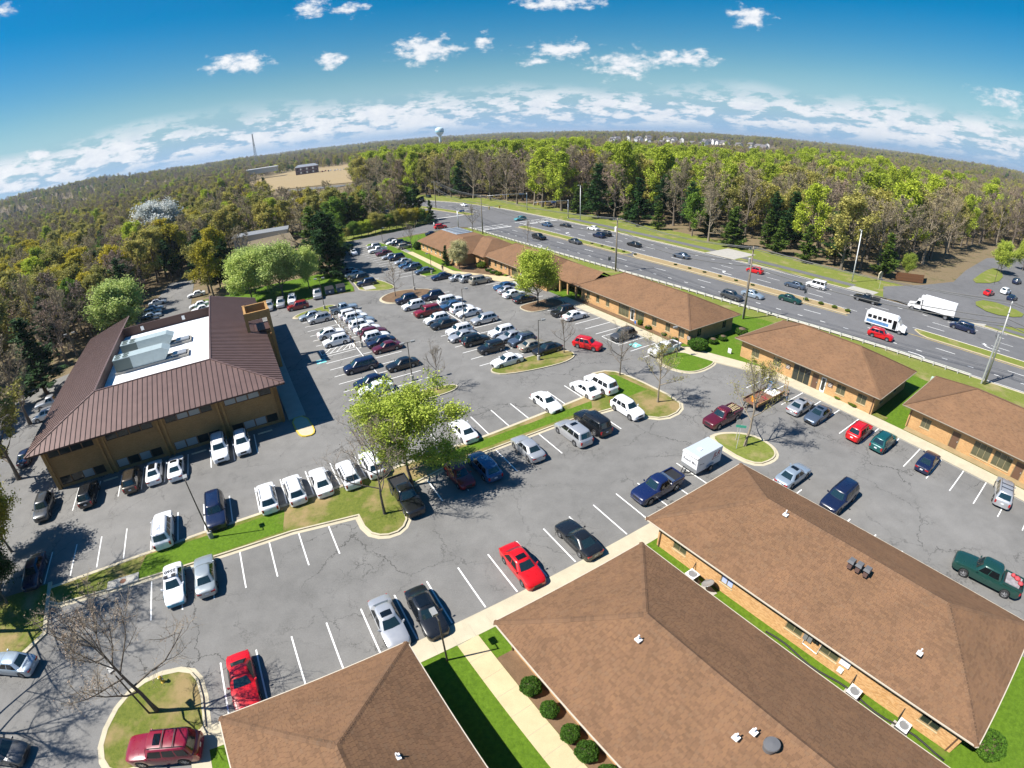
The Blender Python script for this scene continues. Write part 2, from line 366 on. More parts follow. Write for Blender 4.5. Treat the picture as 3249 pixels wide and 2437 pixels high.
ROAD = struct(strip('highway', -110, 450, .9, 33.4, .004, 'asphalt_road'))
struct(sheet('side_street', [(47, 160.2), (60, 163.4), (74, 164.5), (78, 158), (78, 186), (73, 179), (60, 173), (36.6, 168.6)], .002, 'asphalt_road'))
MEDS = []
def median(v0, v1, o0, o1, gm):
    poly = [RP(v, o0)[:2] for v in np.arange(v0, v1 + .1, 4)] + [RP(v, o1)[:2] for v in np.arange(v1, v0 - .1, -4)]
    return island(poly, gm, site=False, rounds=1, gutter=False, kerb='concrete_tan')
median(-108, 27, 13.9, 17.4, 'grass_verge'); median(37.5, 96, 13.9, 17.2, 'dirt'); median(96, 148, 13.9, 17.0, 'grass_verge'); median(183, 300, 14.0, 17.5, 'grass_verge')
strip('edge_line', -108, 27, 13.2, 13.34, .010, 'paint_yellow', ROAD); strip('edge_line', 38, 148, 13.2, 13.34, .010, 'paint_yellow', ROAD)
for a, b in ((-108, 27), (38, 148), (184, 440)):
    strip('edge_line', a, b, 17.85, 17.99, .010, 'paint_white', ROAD)
strip('edge_line', -108, 158, 1.5, 1.64, .010, 'paint_white', ROAD); strip('edge_line', 12, 440, 32.7, 32.84, .010, 'paint_white', ROAD)
def dashes(off, v0, v1, ln, gap, w=.13):
    me = None; v = v0
    while v + ln < v1:
        strip('lane_dash', v, v + ln, off - w / 2, off + w / 2, .010, 'paint_white', ROAD, step=20); v += ln + gap
dashes(9.6, -70, 146, 3.4, 9.0, .16); dashes(5.4, -70, 146, .95, 3.4, .2); dashes(21.6, -40, 146, 3.4, 9.0, .16); dashes(25.4, -40, 146, 3.4, 9.0); dashes(29.2, 12, 146, 1.0, 4.2, .18); dashes(21.6, 190, 400, 3.4, 9, .16); dashes(25.4, 190, 400, 3.4, 9, .16); dashes(9.6, 190, 400, 3.4, 9, .16)
for o0, o1 in ((1.8, 13.2), (17.9, 32.6)):
    strip('stop_line', 150.2, 150.9, o0, o1, .010, 'paint_white', ROAD); strip('crosswalk_line', 152.6, 152.95, o0, o1, .010, 'paint_white', ROAD); strip('crosswalk_line', 155.6, 155.95, o0, o1, .010, 'paint_white', ROAD)
strip('stop_line', 186, 186.7, 2, 13.4, .010, 'paint_white', ROAD)
# verges, kerbs and the shared path along the far side
struct(strip('far_kerb', 40.5, 440, 33.4, 33.75, .14, 'concrete', th=.2)); struct(strip('far_kerb', -110, 22, 33.4, 33.75, .14, 'concrete', th=.2))
struct(strip('far_verge', 38, 440, 33.75, 51, .10, 'grass_verge')); struct(strip('far_verge', -110, 22, 33.75, 44, .10, 'grass_verge'))
struct(strip('shared_path', 47, 150, 36.6, 39.2, .125, 'asphalt_path')); struct(strip('shared_path', -110, 19, 35.0, 37.5, .125, 'asphalt_path'))
struct(strip('near_kerb', -110, 158, .45, .9, .13, 'concrete', th=.2))
struct(strip('near_verge', -110, 158, -9.5, .45, .090, 'grass_verge'))
struct(strip('ramp_apron', 41, 47, 33.8, 37.4, .13, 'concrete_grey')); struct(strip('ramp_apron', 17, 22, 33.8, 37.2, .13, 'concrete_grey'))
struct(strip('driveway_apron', 77, 86, 33.3, 44, .13, 'concrete_grey'))
# side street to the lot across the highway
struct(sheet('side_lot', [P(*q)[:2] for q in [(118, 22.5), (118, 39), (127, 42.5), (141, 37), (156, 33), (178, 35), (215, 36), (260, 20), (260, -60), (140, -60), (136, -22), (133, 8)]], .165, 'asphalt_road', site=False))
# sidewalks in slabs, lawns and beds round the brick buildings
def slabs(name, u0, u1, v0, v1, mat, n, along='u', z=.135, parent=None, skew=0.0):
    root = struct(sheet(name, [(u0 + skew * (v1 - v0), v0), (u1 + skew * (v1 - v0), v0), (u1, v1), (u0, v1)], z - .012, 'concrete_grey', th=.13))
    L_ = (u1 - u0) if along == 'u' else (v1 - v0); W_ = (v1 - v0) if along == 'u' else (u1 - u0); ln = L_ / n
    mb = MB(); mb.box(-ln / 2 + .008, ln / 2 - .008, -W_ / 2, W_ / 2, -.05, 0); me = mb.mesh('slab', MAT[mat])
    for k in range(n):
        c = (u0 + (k + .5) * ln, (v0 + v1) / 2) if along == 'u' else ((u0 + u1) / 2, v0 + (k + .5) * ln)
        link('slab', me, root, P(c[0] + skew * (v1 - c[1]), c[1], z), R(30 if along == 'u' else 120) + math.atan(skew))
    return root
struct(sheet('lawn', [(-12.5, -24), (38, -24), (38, 19.9), (-11.2, 19.9)], .115, 'grass_lush', th=.12))
slabs('sidewalk', -11.2, 37.0, 19.9, 21.2, 'concrete', 33)
struct(sheet('kerb', [(-11.2, 21.2), (37.0, 21.2), (37.0, 21.62), (-11.2, 21.62)], .13, 'concrete', th=.14))
slabs('garden_path', 6.3, 7.95, -22, 19.88, 'concrete_tan', 26, 'v', skew=.065)
struct(sheet('planting_bed', [(10.72, -22), (12.2, -22), (9.5, 17.6), (8.12, 17.6)], .128, 'mulch'))
struct(sheet('kerb', [(-12.5, -24), (-11.2, -24), (-11.2, 21.62), (-12.5, 21.62)], .13, 'concrete', th=.14))
struct(sheet('lawn', [(61.5, -30), (80, -30), (80, 36), (79, 46), (74, 60), (73, 120), (72, 160), (61, 160), (47.5, 158), (47.5, 112), (49.2, 105), (53.5, 96), (56.4, 96), (56.4, 47), (58.3, 45.6), (60, 36), (61.5, 30)], .10, 'grass_lush', th=.12))
slabs('sidewalk', 59.6, 61.9, -24, 33, 'concrete', 30, 'v')
slabs('sidewalk', 54.9, 57.0, 45.8, 76, 'concrete', 16, 'v')
struct(sheet('sidewalk', [(55.2, 45.75), (57.6, 45.75), (61.9, 33.1), (59.6, 33.1), (56.9, 39.6)], .135, 'concrete', th=.14))
struct(sheet('planting_bed', [(57.1, 47), (59.4, 47), (59.4, 74), (57.1, 74)], .15, 'mulch')); struct(sheet('planting_bed', [(62.0, 16), (63.1, 16), (63.1, 38), (62.0, 38)], .15, 'grass_dry')); struct(sheet('planting_bed', [(62.0, -24), (63.3, -24), (63.3, 13.5), (62.0, 13.5)], .15, 'dirt'))
slabs('sidewalk', 46.0, 47.6, 108.3, 136, 'concrete_tan', 14, 'v'); struct(sheet('sidewalk', [(46, 108.28), (47.6, 108.28), (50.5, 103.5), (55.2, 95.5), (55.2, 92), (52.5, 92.5), (47.6, 103)], .135, 'concrete_tan', th=.14))
struct(sheet('planting_bed', [(49, 106), (54, 97), (56, 98), (56, 111), (49.5, 117), (49.2, 109)], .14, 'mulch'))
struct(sheet('lawn', [(-11.8, 108.6), (1.6, 109), (16, 110.4), (23.4, 108.8), (24.1, 112), (25, 127), (20, 131), (-11.5, 131)], .02, 'grass_lush'))
struct(sheet('lawn', [(31.5, 153), (36.3, 168.9), (60, 173.4), (72, 179.4), (71, 215), (40, 215), (26, 150)], .02, 'grass_verge'))
# kerbed islands
island([(-25.2, 41.8), (-25.3, 38.4), (-20, 38.2), (4.35, 37.6), (4.4, 34.2), (5.6, 32.9), (7.3, 32.8), (8.5, 34.3), (8.3, 39.2), (36.4, 39.4), (37.6, 35.2), (39.4, 33.2), (42.4, 33.3), (44.1, 35.0), (43.6, 43.2), (42.6, 46.6), (39.4, 47.2), (37.4, 45.0), (36.6, 41.9)], 'grass_dry', rounds=1)
struct(sheet('lawn', [(-16.5, 38.2), (-2.5, 38.2), (-1.8, 41.2), (-15.5, 41.2)], .130, 'grass_lush')); struct(sheet('lawn', [(14, 39.9), (34, 39.9), (35, 41.3), (13, 41.3)], .130, 'grass_lush'))
struct(sheet('lawn', [(38.5, 39.5), (42.8, 39.5), (42.2, 45), (39.6, 46)], .130, 'grass_lush'))
struct(sheet('lawn', [(-62, 33.2), (-26.8, 33.8), (-25.0, 35.3), (-25.6, 41.7), (-62, 41.7)], .06, 'grass_dry', th=.08)); struct(sheet('kerb', [(-27.2, 33.5), (-26.6, 33.4), (-24.6, 35.2), (-25.2, 41.8), (-25.6, 41.8), (-25.0, 35.4)], .13, 'concrete', th=.14))
island([(-18.6, 21.2), (-18.8, 23.4), (-17.2, 26.2), (-14.8, 27.3), (-12.0, 26.9), (-11.1, 25.2), (-11.25, 20.6), (-17.2, 20.2)], 'grass_dry', rounds=1)
island([(40.2, 21.2), (40.4, 27.4), (42.6, 27.3), (45.2, 25), (45.2, 22), (43.6, 20.4)], 'grass_verge', rounds=2)
island([(49.9, 44.6), (50.0, 41), (52, 39.0), (56.6, 39.4), (57.2, 40.6), (55.6, 45.4), (52.2, 45.9)], 'grass_lush', rounds=2)
island([(45.9, 76.2), (46.2, 72.8), (48.5, 72.0), (54.8, 72.4), (54.8, 77.3), (48, 77.2)], 'mulch', rounds=2, gutter=False)
island([(28.5, 55.6), (30, 53.4), (38, 51.9), (41.6, 52.8), (42.2, 55.0), (39.8, 56.6), (30, 56.9)], 'grass_dry', rounds=2, gutter=False)
island([(14.5, 55.6), (15, 53.6), (21.8, 53.3), (23.4, 54.4), (22.6, 55.5), (19, 56.1)], 'grass_dry', rounds=2, gutter=False)
island([(26.2, 98.9), (26.4, 95.4), (28.2, 93.8), (34.5, 94.1), (38.2, 97.1), (34.8, 100.6), (30, 101.9)], 'mulch', rounds=2)
island([(7.9, 98.7), (10, 101.2), (13.4, 102), (17.4, 102.4), (17.2, 97.6), (12.6, 97.8)], 'grass_verge', rounds=2)
island([(39, 108.3), (45.4, 108.0), (46.0, 112), (46.0, 157), (39.3, 158.6), (40.4, 150), (43, 138), (42.3, 120)], 'grass_lush', rounds=1, gutter=False)
island([(24.4, 107.6), (24.9, 112), (25.6, 126), (26.5, 126), (31.0, 112.5), (32.2, 104.6), (29.5, 103.6)], 'grass_verge', rounds=1, gutter=False)
struct(sheet('service_path', [(25.6, 107.2), (28.0, 106.6), (28.4, 119), (26.2, 122)], .15, 'concrete_grey'))
# walk along the brown-roofed building with its painted ramp
struct(sheet('walkway', [(1.5, 58.6), (3.7, 58.6), (3.5, 101.5), (.6, 101.5)], .14, 'concrete_grey', th=.15))
rp_ = chaikin([(1.7, 58.55), (3.7, 58.55), (4.1, 54.4), (3.7, 53.2), (2.4, 53.4), (1.9, 54.5)], 1)
rw = [P(*q)[:2] for q in rp_]; rin = ring_offset(rw, .16)
k = struct(ring('ramp_edge', rw, rin, 0, .15, 'paint_yellow')); sheet('ramp_top', ring_offset(rin, -.01), .145, 'concrete', site=False, parent=k)
# painted stall lines
mb = MB(); mb.box(-2.3, 2.3, -.06, .06, -.002, .002); ST = mb.mesh('stall_line', MAT['paint_white'])
mb = MB(); mb.box(-2.75, 2.75, -.06, .06, -.002, .002); STL = mb.mesh('stall_line', MAT['paint_white'])
def stall(u, v, ang, long_=False): link('stall_line', STL if long_ else ST, LOT, P(u, v, .006), R(30 + ang))
D = 2.74
for k in range(-3, 16): stall(-6.84 + k * D, 24.15, 90)                                   # in front of the near sidewalk
for k in range(-1, 12): stall(-23.35 + k * D, 44.25, 90)                                 # above the grass strip
for k in range(-5, 3): stall(-1.2 + k * D if k < 2 else 999, 35.25, 90) if k < 2 else None # below the grass strip
for k in range(0, 10): stall(12.0 + k * D, 36.9, 90)                                      # below the strip, right part
for k in range(0, 8): stall(15.6 + k * D, 44.3, 90)
for k in range(0, 9): stall(-25 + k * D, 56.0 - 2.2 + 1.6, 90)                            # before the brown-roofed building
for k in range(0, 17): stall(57.0, -11.6 + k * D * 1.0, 0, True) if not (k == 99) else None
for k in range(0, 13): stall(38.9, -14.3 + k * D, 0)
for k in range(0, 15): stall(12.3, 59.2 + k * D, 0, True); stall(18.2, 59.2 + k * D, 0, True)
for k in range(0, 14): stall(31.2, 58.3 + k * D, 0, True); stall(37.2, 58.3 + k * D, 0, True)
link('stall_line', None) if False else None
for (u, v0, v1) in ((15.25, 57, 98), (34.2, 57, 93.8)):
    mb = MB(); mb.box(-(v1 - v0) / 2, (v1 - v0) / 2, -.06, .06, -.002, .002); mb.build('centre_line', MAT['paint_white'], LOT, P(u, (v0 + v1) / 2, .006), R(120))
for k in range(0, 10): stall(52.2, 47 + k * D, 0, True) if k not in (3,) else None
for k in range(0, 6): stall(51.0, 79.5 + k * D, 0, True)
for k in range(0, 17): stall(37.6, 112 + k * D, 0)
for k in range(0, 4): stall(27.5 + 1.5, 107 + k * D, 0)
for k in range(0, 8): stall(48.8, 138 + k * D, 0)
def hatch(u0, u1, v0, v1, n):
    mb = MB()
    def ln(a, b, w=.11): mb.bar((*a, 0), (*b, 0), w, .004)
    ln((u0, v0), (u1, v0)); ln((u1, v0), (u1, v1)); ln((u1, v1), (u0, v1)); ln((u0, v1), (u0, v0))
    for k in range(n):
        t = (k + .2) / n; ln((u0 + (u1 - u0) * t, v0), (min(u1, u0 + (u1 - u0) * (t + .35)), v1))
    mb.build('hatch_marking', MAT['paint_white'], LOT, (0, 0, .008), R(30))
hatch(49.6, 54.8, 53.0, 56.6, 5); hatch(9.6, 15.0, 76.5, 78.8, 5); hatch(49.5, 54.5, 88.3, 92.0, 5); hatch(48.9, 50.6, 66.4, 69.6, 2)
def access(u, v):
    mb = MB(); mb.box(-.75, .75, -.75, .75, -.002, .002); o = mb.build('accessible_symbol', MAT['paint_teal'], LOT, P(u, v, .009), R(-60))
    mb = MB(); mb.lathe([(.40, 0), (.30, 0)], 20, (-.05, -.16, .004)); mb.bar((-.05, .48, .004), (-.05, -.05, .004), .11, .002); mb.bar((-.05, -.05, .004), (.30, -.05, .004), .11, .002); mb.bar((.30, -.05, .004), (.45, -.45, .004), .11, .002); mb.lathe([(.11, 0), (.001, 0)], 10, (-.05, .58, .004))
    mb.build('wheelchair_mark', MAT['paint_white'], o)
access(9.0, 74.3); access(51.6, 51.0); access(50.6, 87.0)
# road arrows and wording
def arrow(v, off, flip=False, turn=-1):
    mb = MB()
    mb.bar((-2.0, 0, 0), (-.2, 0, 0), .22, .004); mb.bar((-.2, 0, 0), (.7, .45 * turn, 0), .26, .004); mb.bar((.7, .45 * turn, 0), (.9, 1.2 * turn, 0), .26, .004)
    mb.add([(.35, 1.15 * turn, .002), (1.45, 1.15 * turn, .002), (.9, 2.0 * turn, .002)], [(0, 1, 2) if turn > 0 else (0, 2, 1)])
    a = Vector(RP(v - 1, off)); b = Vector(RP(v + 1, off)); d = (a - b) if not flip else (b - a)
    mb.build('turn_arrow', MAT['paint_white'], ROAD, Vector(RP(v, off, .011)), math.atan2(d.y, d.x))
arrow(21, 3.2, False, -1); arrow(118, 3.3, False, -1); arrow(13, 19.6, True, -1); arrow(70, 19.6, True, -1); arrow(128, 19.6, True, -1); arrow(-12, 3.2, False, -1)
def text_mesh(txt, size, mat, ext=0.0, shear=0.0, bold=0.0):
    cu = bpy.data.curves.new('lettering', 'FONT'); cu.body = txt; cu.size = size; cu.extrude = ext; cu.align_x = 'CENTER'; cu.align_y = 'CENTER'; cu.shear = shear; cu.offset = bold
    o = bpy.data.objects.new('lettering', cu); COL.objects.link(o); dg = bpy.context.evaluated_depsgraph_get(); me = bpy.data.meshes.new_from_object(o.evaluated_get(dg))
    bpy.data.objects.remove(o); bpy.data.curves.remove(cu); me.materials.clear(); me.materials.append(MAT[mat]); return me
a = Vector(RP(59, 3.2)); b = Vector(RP(57, 3.2)); dd = math.atan2((b - a).y, (b - a).x)
o = link('road_lettering', text_mesh('ONLY', 1.9, 'paint_white', bold=.03), ROAD, Vector(RP(57.5, 3.2, .011)), dd - math.pi / 2); o.scale = (.8, 1.5, 1)

# ================================================================ buildings
def brickmat(name, c1, c2, mortar, scale=1.0):
    m_, t, b = newmat(name); p = tpos(t)
    vr = t.nodes.new('ShaderNodeVectorRotate'); vr.rotation_type = 'Z_AXIS'; vr.inputs['Angle'].default_value = R(-30); t.links.new(p, vr.inputs['Vector'])
    sp = t.nodes.new('ShaderNodeSeparateXYZ'); t.links.new(vr.outputs[0], sp.inputs[0])
    cb = t.nodes.new('ShaderNodeCombineXYZ'); t.links.new(tmath(t, 'ADD', sp.outputs[0], sp.outputs[1]), cb.inputs[0]); t.links.new(sp.outputs[2], cb.inputs[1])
    br = t.nodes.new('ShaderNodeTexBrick'); t.links.new(cb.outputs[0], br.inputs['Vector']); br.inputs['Scale'].default_value = scale
    br.inputs['Brick Width'].default_value = .215; br.inputs['Row Height'].default_value = .075; br.inputs['Mortar Size'].default_value = .007; br.inputs['Mortar Smooth'].default_value = .2
    br.inputs['Color1'].default_value = (*c1, 1); br.inputs['Color2'].default_value = (*c2, 1); br.inputs['Mortar'].default_value = (*mortar, 1)
    n1 = tnoise(t, p, .7, 4, .6); n2 = tnoise(t, cb.outputs[0], 7, 4, .7)
    c = tmix(t, 1.0, br.outputs[0], tramp(t, n1, [(.3, (.86, .86, .86)), (.7, (1.1, 1.08, 1.05))]), 'MULTIPLY'); c = tmix(t, 1.0, c, tramp(t, n2, [(.3, (.86, .84, .82)), (.7, (1.08, 1.08, 1.08))]), 'MULTIPLY')
    t.links.new(c, b.inputs['Base Color']); b.inputs['Roughness'].default_value = .9; b.inputs['Specular IOR Level'].default_value = .2
    tbump(t, b, tmath(t, 'SUBTRACT', 1.0, br.outputs[1]), .5, .01); return m_
brickmat('brick_tan', (.56, .34, .155), (.47, .265, .11), (.44, .34, .22)); brickmat('brick_brown', (.40, .245, .10), (.33, .19, .075), (.28, .20, .12))
def shinglemat(name, base, rnd):
    m_, t, b = newmat(name); p = tpos(t)
    if rnd == 'island': g_ = t.nodes.new('ShaderNodeNewGeometry'); rv = g_.outputs['Random Per Island']
    elif rnd == 'object': g_ = t.nodes.new('ShaderNodeObjectInfo'); rv = g_.outputs['Random']
    else:
        vr = t.nodes.new('ShaderNodeVectorRotate'); vr.rotation_type = 'Z_AXIS'; vr.inputs['Angle'].default_value = R(-30); t.links.new(p, vr.inputs['Vector'])
        mp = t.nodes.new('ShaderNodeMapping'); mp.inputs['Scale'].default_value = (3.2, 3.2, 12); t.links.new(vr.outputs[0], mp.inputs[0])
        vo = t.nodes.new('ShaderNodeTexVoronoi'); vo.distance = 'CHEBYCHEV'; vo.inputs['Scale'].default_value = 1.0; t.links.new(mp.outputs[0], vo.inputs['Vector'])
        sc = t.nodes.new('ShaderNodeSeparateColor'); t.links.new(vo.outputs['Color'], sc.inputs[0]); rv = sc.outputs[0]
    n1 = tnoise(t, p, .45, 4, .6); n2 = tnoise(t, p, 30, 3, .7)
    c = tramp(t, rv, [(0, tuple(x * .82 for x in base)), (.45, base), (.8, tuple(x * y for x, y in zip(base, (1.06, 1.05, 1.0)))), (1, tuple(x * y for x, y in zip(base, (.97, 1.02, 1.05))))])
    c = tmix(t, 1.0, c, tramp(t, n1, [(.3, (.86, .87, .88)), (.7, (1.1, 1.08, 1.06))]), 'MULTIPLY'); c = tmix(t, 1.0, c, tramp(t, n2, [(.25, (.8, .8, .8)), (.75, (1.15, 1.15, 1.15))]), 'MULTIPLY')
    t.links.new(c, b.inputs['Base Color']); b.inputs['Roughness'].default_value = .95; b.inputs['Specular IOR Level'].default_value = .15; tbump(t, b, n2, .3, .006); return m_
SHB = (.184, .106, .062)
plain('shingle_under', (.085, .052, .036), .95); shinglemat('shingle_far', SHB, 'tex'); shinglemat('shingle_joined', SHB, 'island'); shinglemat('shingle_single', SHB, 'object'); shinglemat('ridge_shingle', (.165, .098, .060), 'object')  # shingle_under: deck coloured dark so slots between tabs read as shadowed
plain('fascia', (.30, .25, .19), .7); plain('fascia_white', (.50, .44, .35), .6); plain('soffit', (.30, .24, .17), .8)
plain('glass_dark', (.020, .026, .024), .06, spec=.6); plain('glass_olive', (.085, .085, .050), .12, spec=.6); plain('window_frame', (.24, .20, .11), .6); plain('window_blue', (.42, .50, .78), .25); plain('frame_white', (.75, .75, .73), .5)
plain('door_brown', (.12, .065, .04), .55); plain('metal_grey', (.42, .43, .44), .45, .6); plain('metal_dark', (.06, .06, .06), .5, .3); plain('metal_white', (.78, .78, .77), .45); plain('sign_brown', (.13, .075, .05), .6); plain('black_rubber', (.018, .018, .018), .7)
def wall(mb, L_, H_, ops, T, depth=.12):
    """a wall seen from outside in its own plane; T maps (s, z, d) to local xyz (d = depth inwards)"""
    xs = sorted({0, L_, *[o[0] for o in ops], *[o[1] for o in ops]}); zs = sorted({0, H_, *[o[2] for o in ops], *[o[3] for o in ops]})
    for i in range(len(xs) - 1):
        for j in range(len(zs) - 1):
            cx, cz = (xs[i] + xs[i + 1]) / 2, (zs[j] + zs[j + 1]) / 2
            if any(o[0] < cx < o[1] and o[2] < cz < o[3] for o in ops): continue
            mb.quad(T(xs[i], zs[j], 0), T(xs[i + 1], zs[j], 0), T(xs[i + 1], zs[j + 1], 0), T(xs[i], zs[j + 1], 0))
    for a, b, c, d in [o[:4] for o in ops]:
        mb.quad(T(a, c, 0), T(a, c, depth), T(a, d, depth), T(a, d, 0)); mb.quad(T(b, c, depth), T(b, c, 0), T(b, d, 0), T(b, d, depth))
        mb.quad(T(a, d, 0), T(a, d, depth), T(b, d, depth), T(b, d, 0)); mb.quad(T(a, c, depth), T(a, c, 0), T(b, c, 0), T(b, c, depth))
def tbox(mb, T, s0, s1, z0, z1, d0, d1):
    q = [T(s, z, d) for d in (d0, d1) for (s, z) in ((s0, z0), (s1, z0), (s1, z1), (s0, z1))]
    mb.add(q, [(0, 1, 2, 3), (7, 6, 5, 4), (1, 0, 4, 5), (2, 1, 5, 6), (3, 2, 6, 7), (0, 3, 7, 4)])
def window(parent, T, o, pane='glass_olive', frame='window_frame', cols=2, sill=True, name='window'):
    a, b, c, d = o[:4]; fw = .06
    mb = MB(); tbox(mb, T, a, b, c, c + fw, .03, .115); tbox(mb, T, a, b, d - fw, d, .03, .115); tbox(mb, T, a, a + fw, c + fw, d - fw, .03, .115); tbox(mb, T, b - fw, b, c + fw, d - fw, .03, .115)
    for k in range(1, cols): x = a + (b - a) * k / cols; tbox(mb, T, x - .035, x + .035, c + fw, d - fw, .03, .115)
    w_ = mb.build(name, MAT[frame], parent)
    for k in range(cols):
        x0 = a + (b - a) * k / cols + (.035 if k else fw); x1 = a + (b - a) * (k + 1) / cols - (.035 if k < cols - 1 else fw)
        m2 = MB(); tbox(m2, T, x0, x1, c + fw, d - fw, .075, .095); m2.build('pane', MAT[pane], w_)
    if sill: m2 = MB(); tbox(m2, T, a - .06, b + .06, c - .08, c - .002, -.05, .06); m2.build('sill', MAT['concrete_tan'], w_)
    return w_
def door(parent, T, o, mat='door_brown', glass=False):
    a, b, c, d = o[:4]; mb = MB(); tbox(mb, T, a, a + .08, c, d, .02, .115); tbox(mb, T, b - .08, b, c, d, .02, .115); tbox(mb, T, a + .08, b - .08, d - .08, d, .02, .115)
    f = mb.build('door', MAT['window_frame'], parent); m2 = MB(); tbox(m2, T, a + .08, b - .08, c + .01, d - .08, .06, .10); m2.build('door_leaf', MAT[mat], f)
    if glass: m2 = MB(); tbox(m2, T, a + .22, b - .22, c + .3, d - .25, .045, .055); m2.build('pane', MAT['glass_dark'], f)
    m2 = MB(); tbox(m2, T, b - .24, b - .14, c + .95, c + 1.1, .0, .05); m2.build('handle', MAT['metal_grey'], f)
    m2 = MB(); tbox(m2, T, a - .35, b + .35, -.02, .10, -.85, -.02); m2.build('doorstep', MAT['concrete'], f)
    return f
_tabm = {}
def tabs_on(roof, rootrz, root_loc, A, B, Ct, Dt, near=300, joined=True):
    """asphalt shingle tabs on one slope: eave A-B, top Ct(above A)-Dt(above B); returns list of tab frames"""
    A, B, Ct, Dt = map(Vector, (A, B, Ct, Dt)); es = (B - A).normalized(); n = es.cross(Ct - A).normalized()
    if n.z < 0: n = -n
    et = n.cross(es).normalized()
    if et.z < 0: et = -et
    H_ = (Ct - A).dot(et); sC, sD, L_ = (Ct - A).dot(es), (Dt - A).dot(es), (B - A).length
    out = []; rowh = .168; nr = int(H_ / rowh)
    for r_ in range(nr):
        t0 = r_ * rowh; s0 = sC * t0 / H_ + .02; s1 = L_ + (sD - L_) * t0 / H_ - .02
        s = s0 - random.random() * .3
        while s < s1:
            wd = random.choice((.26, .32, .36)); a, b = max(s, s0), min(s + wd - .016, s1); s += wd
            if b - a < .06: continue
            out.append((A + es * a + et * t0, es, et, n, b - a, rowh))
    return out
def add_tabs(roof, frames, to_world, nmax):
    cw = Vector((0, 0, CAMZ)); frames.sort(key=lambda f: (to_world @ f[0] - cw).length)
    one, rest = frames[:nmax], frames[nmax:]
    if 'tab' not in _tabm:
        mb = MB(); mb.add([(0, 0, .020), (1, 0, .020), (1, 1.22, .006), (0, 1.22, .006), (0, 0, -.006), (1, 0, -.006), (1, 1.22, -.006), (0, 1.22, -.006)], [(0, 1, 2, 3), (4, 5, 1, 0), (5, 6, 2, 1), (7, 4, 0, 3), (6, 7, 3, 2), (7, 6, 5, 4)]); _tabm['tab'] = mb.mesh('shingle', MAT['shingle_single'])
    for p, es, et, n, wd, h in one:
        o = link('shingle', _tabm['tab'], roof); mt = Matrix.Identity(4)
        for i in range(3): mt[i][0] = es[i] * wd; mt[i][1] = et[i] * h; mt[i][2] = n[i]; mt[i][3] = p[i]
        o.matrix_local = mt
    vs, fs = [], []
    for p, es, et, n, wd, h in rest:
        k = len(vs); j = random.uniform(-.003, .004); a = p + n * (.018 + j); b = a + es * wd; c = p + es * wd + et * h * 1.22 + n * .005; d = p + et * h * 1.22 + n * .005; e = p - n * .004; f = e + es * wd
        vs += [a, b, c, d, e, f]; fs += [(k, k + 1, k + 2, k + 3), (k + 4, k + 5, k + 1, k), (k + 5, k + 2, k + 1), (k + 3, k + 4, k)]
    if fs:
        me = bpy.data.meshes.new('shingles'); me.from_pydata([tuple(v) for v in vs], [], fs); me.materials.append(MAT['shingle_joined']); stuff(link('shingle_field', me, roof))
def caps(roof, a, b, nl, nr, step=.24, wd=.21):
    a, b = Vector(a), Vector(b); d = (b - a).normalized(); nl, nr = Vector(nl), Vector(nr); up = (nl + nr).normalized()
    sl = (nl.cross(d)); sl = sl if sl.dot(nr) < 0 else -sl; sl.normalize(); sr = nr.cross(d); sr = sr if sr.dot(nl) < 0 else -sr; sr.normalize()
    mb = MB(); h = .045; vs = []
    for t, hh in ((0, h), (step * 1.25, h - .022)):
        vs += [sl * wd + d * t + up * (hh - .012), d * t + up * (hh + .012), sr * wd + d * t + up * (hh - .012)]
    for t, hh in ((0, 0), (step * 1.25, -.01)): vs += [sl * wd + d * t + up * (hh - .015), d * t + up * hh, sr * wd + d * t + up * (hh - .015)]
    mb.add(vs, [(0, 1, 4, 3), (1, 2, 5, 4), (0, 6, 7, 1), (1, 7, 8, 2), (0, 3, 9, 6), (2, 8, 11, 5)]); me = mb.mesh('ridge_cap', MAT['ridge_shingle'])
    n = int((b - a).length / step)
    for k in range(n): link('ridge_cap', me, roof, a + d * (k * step))
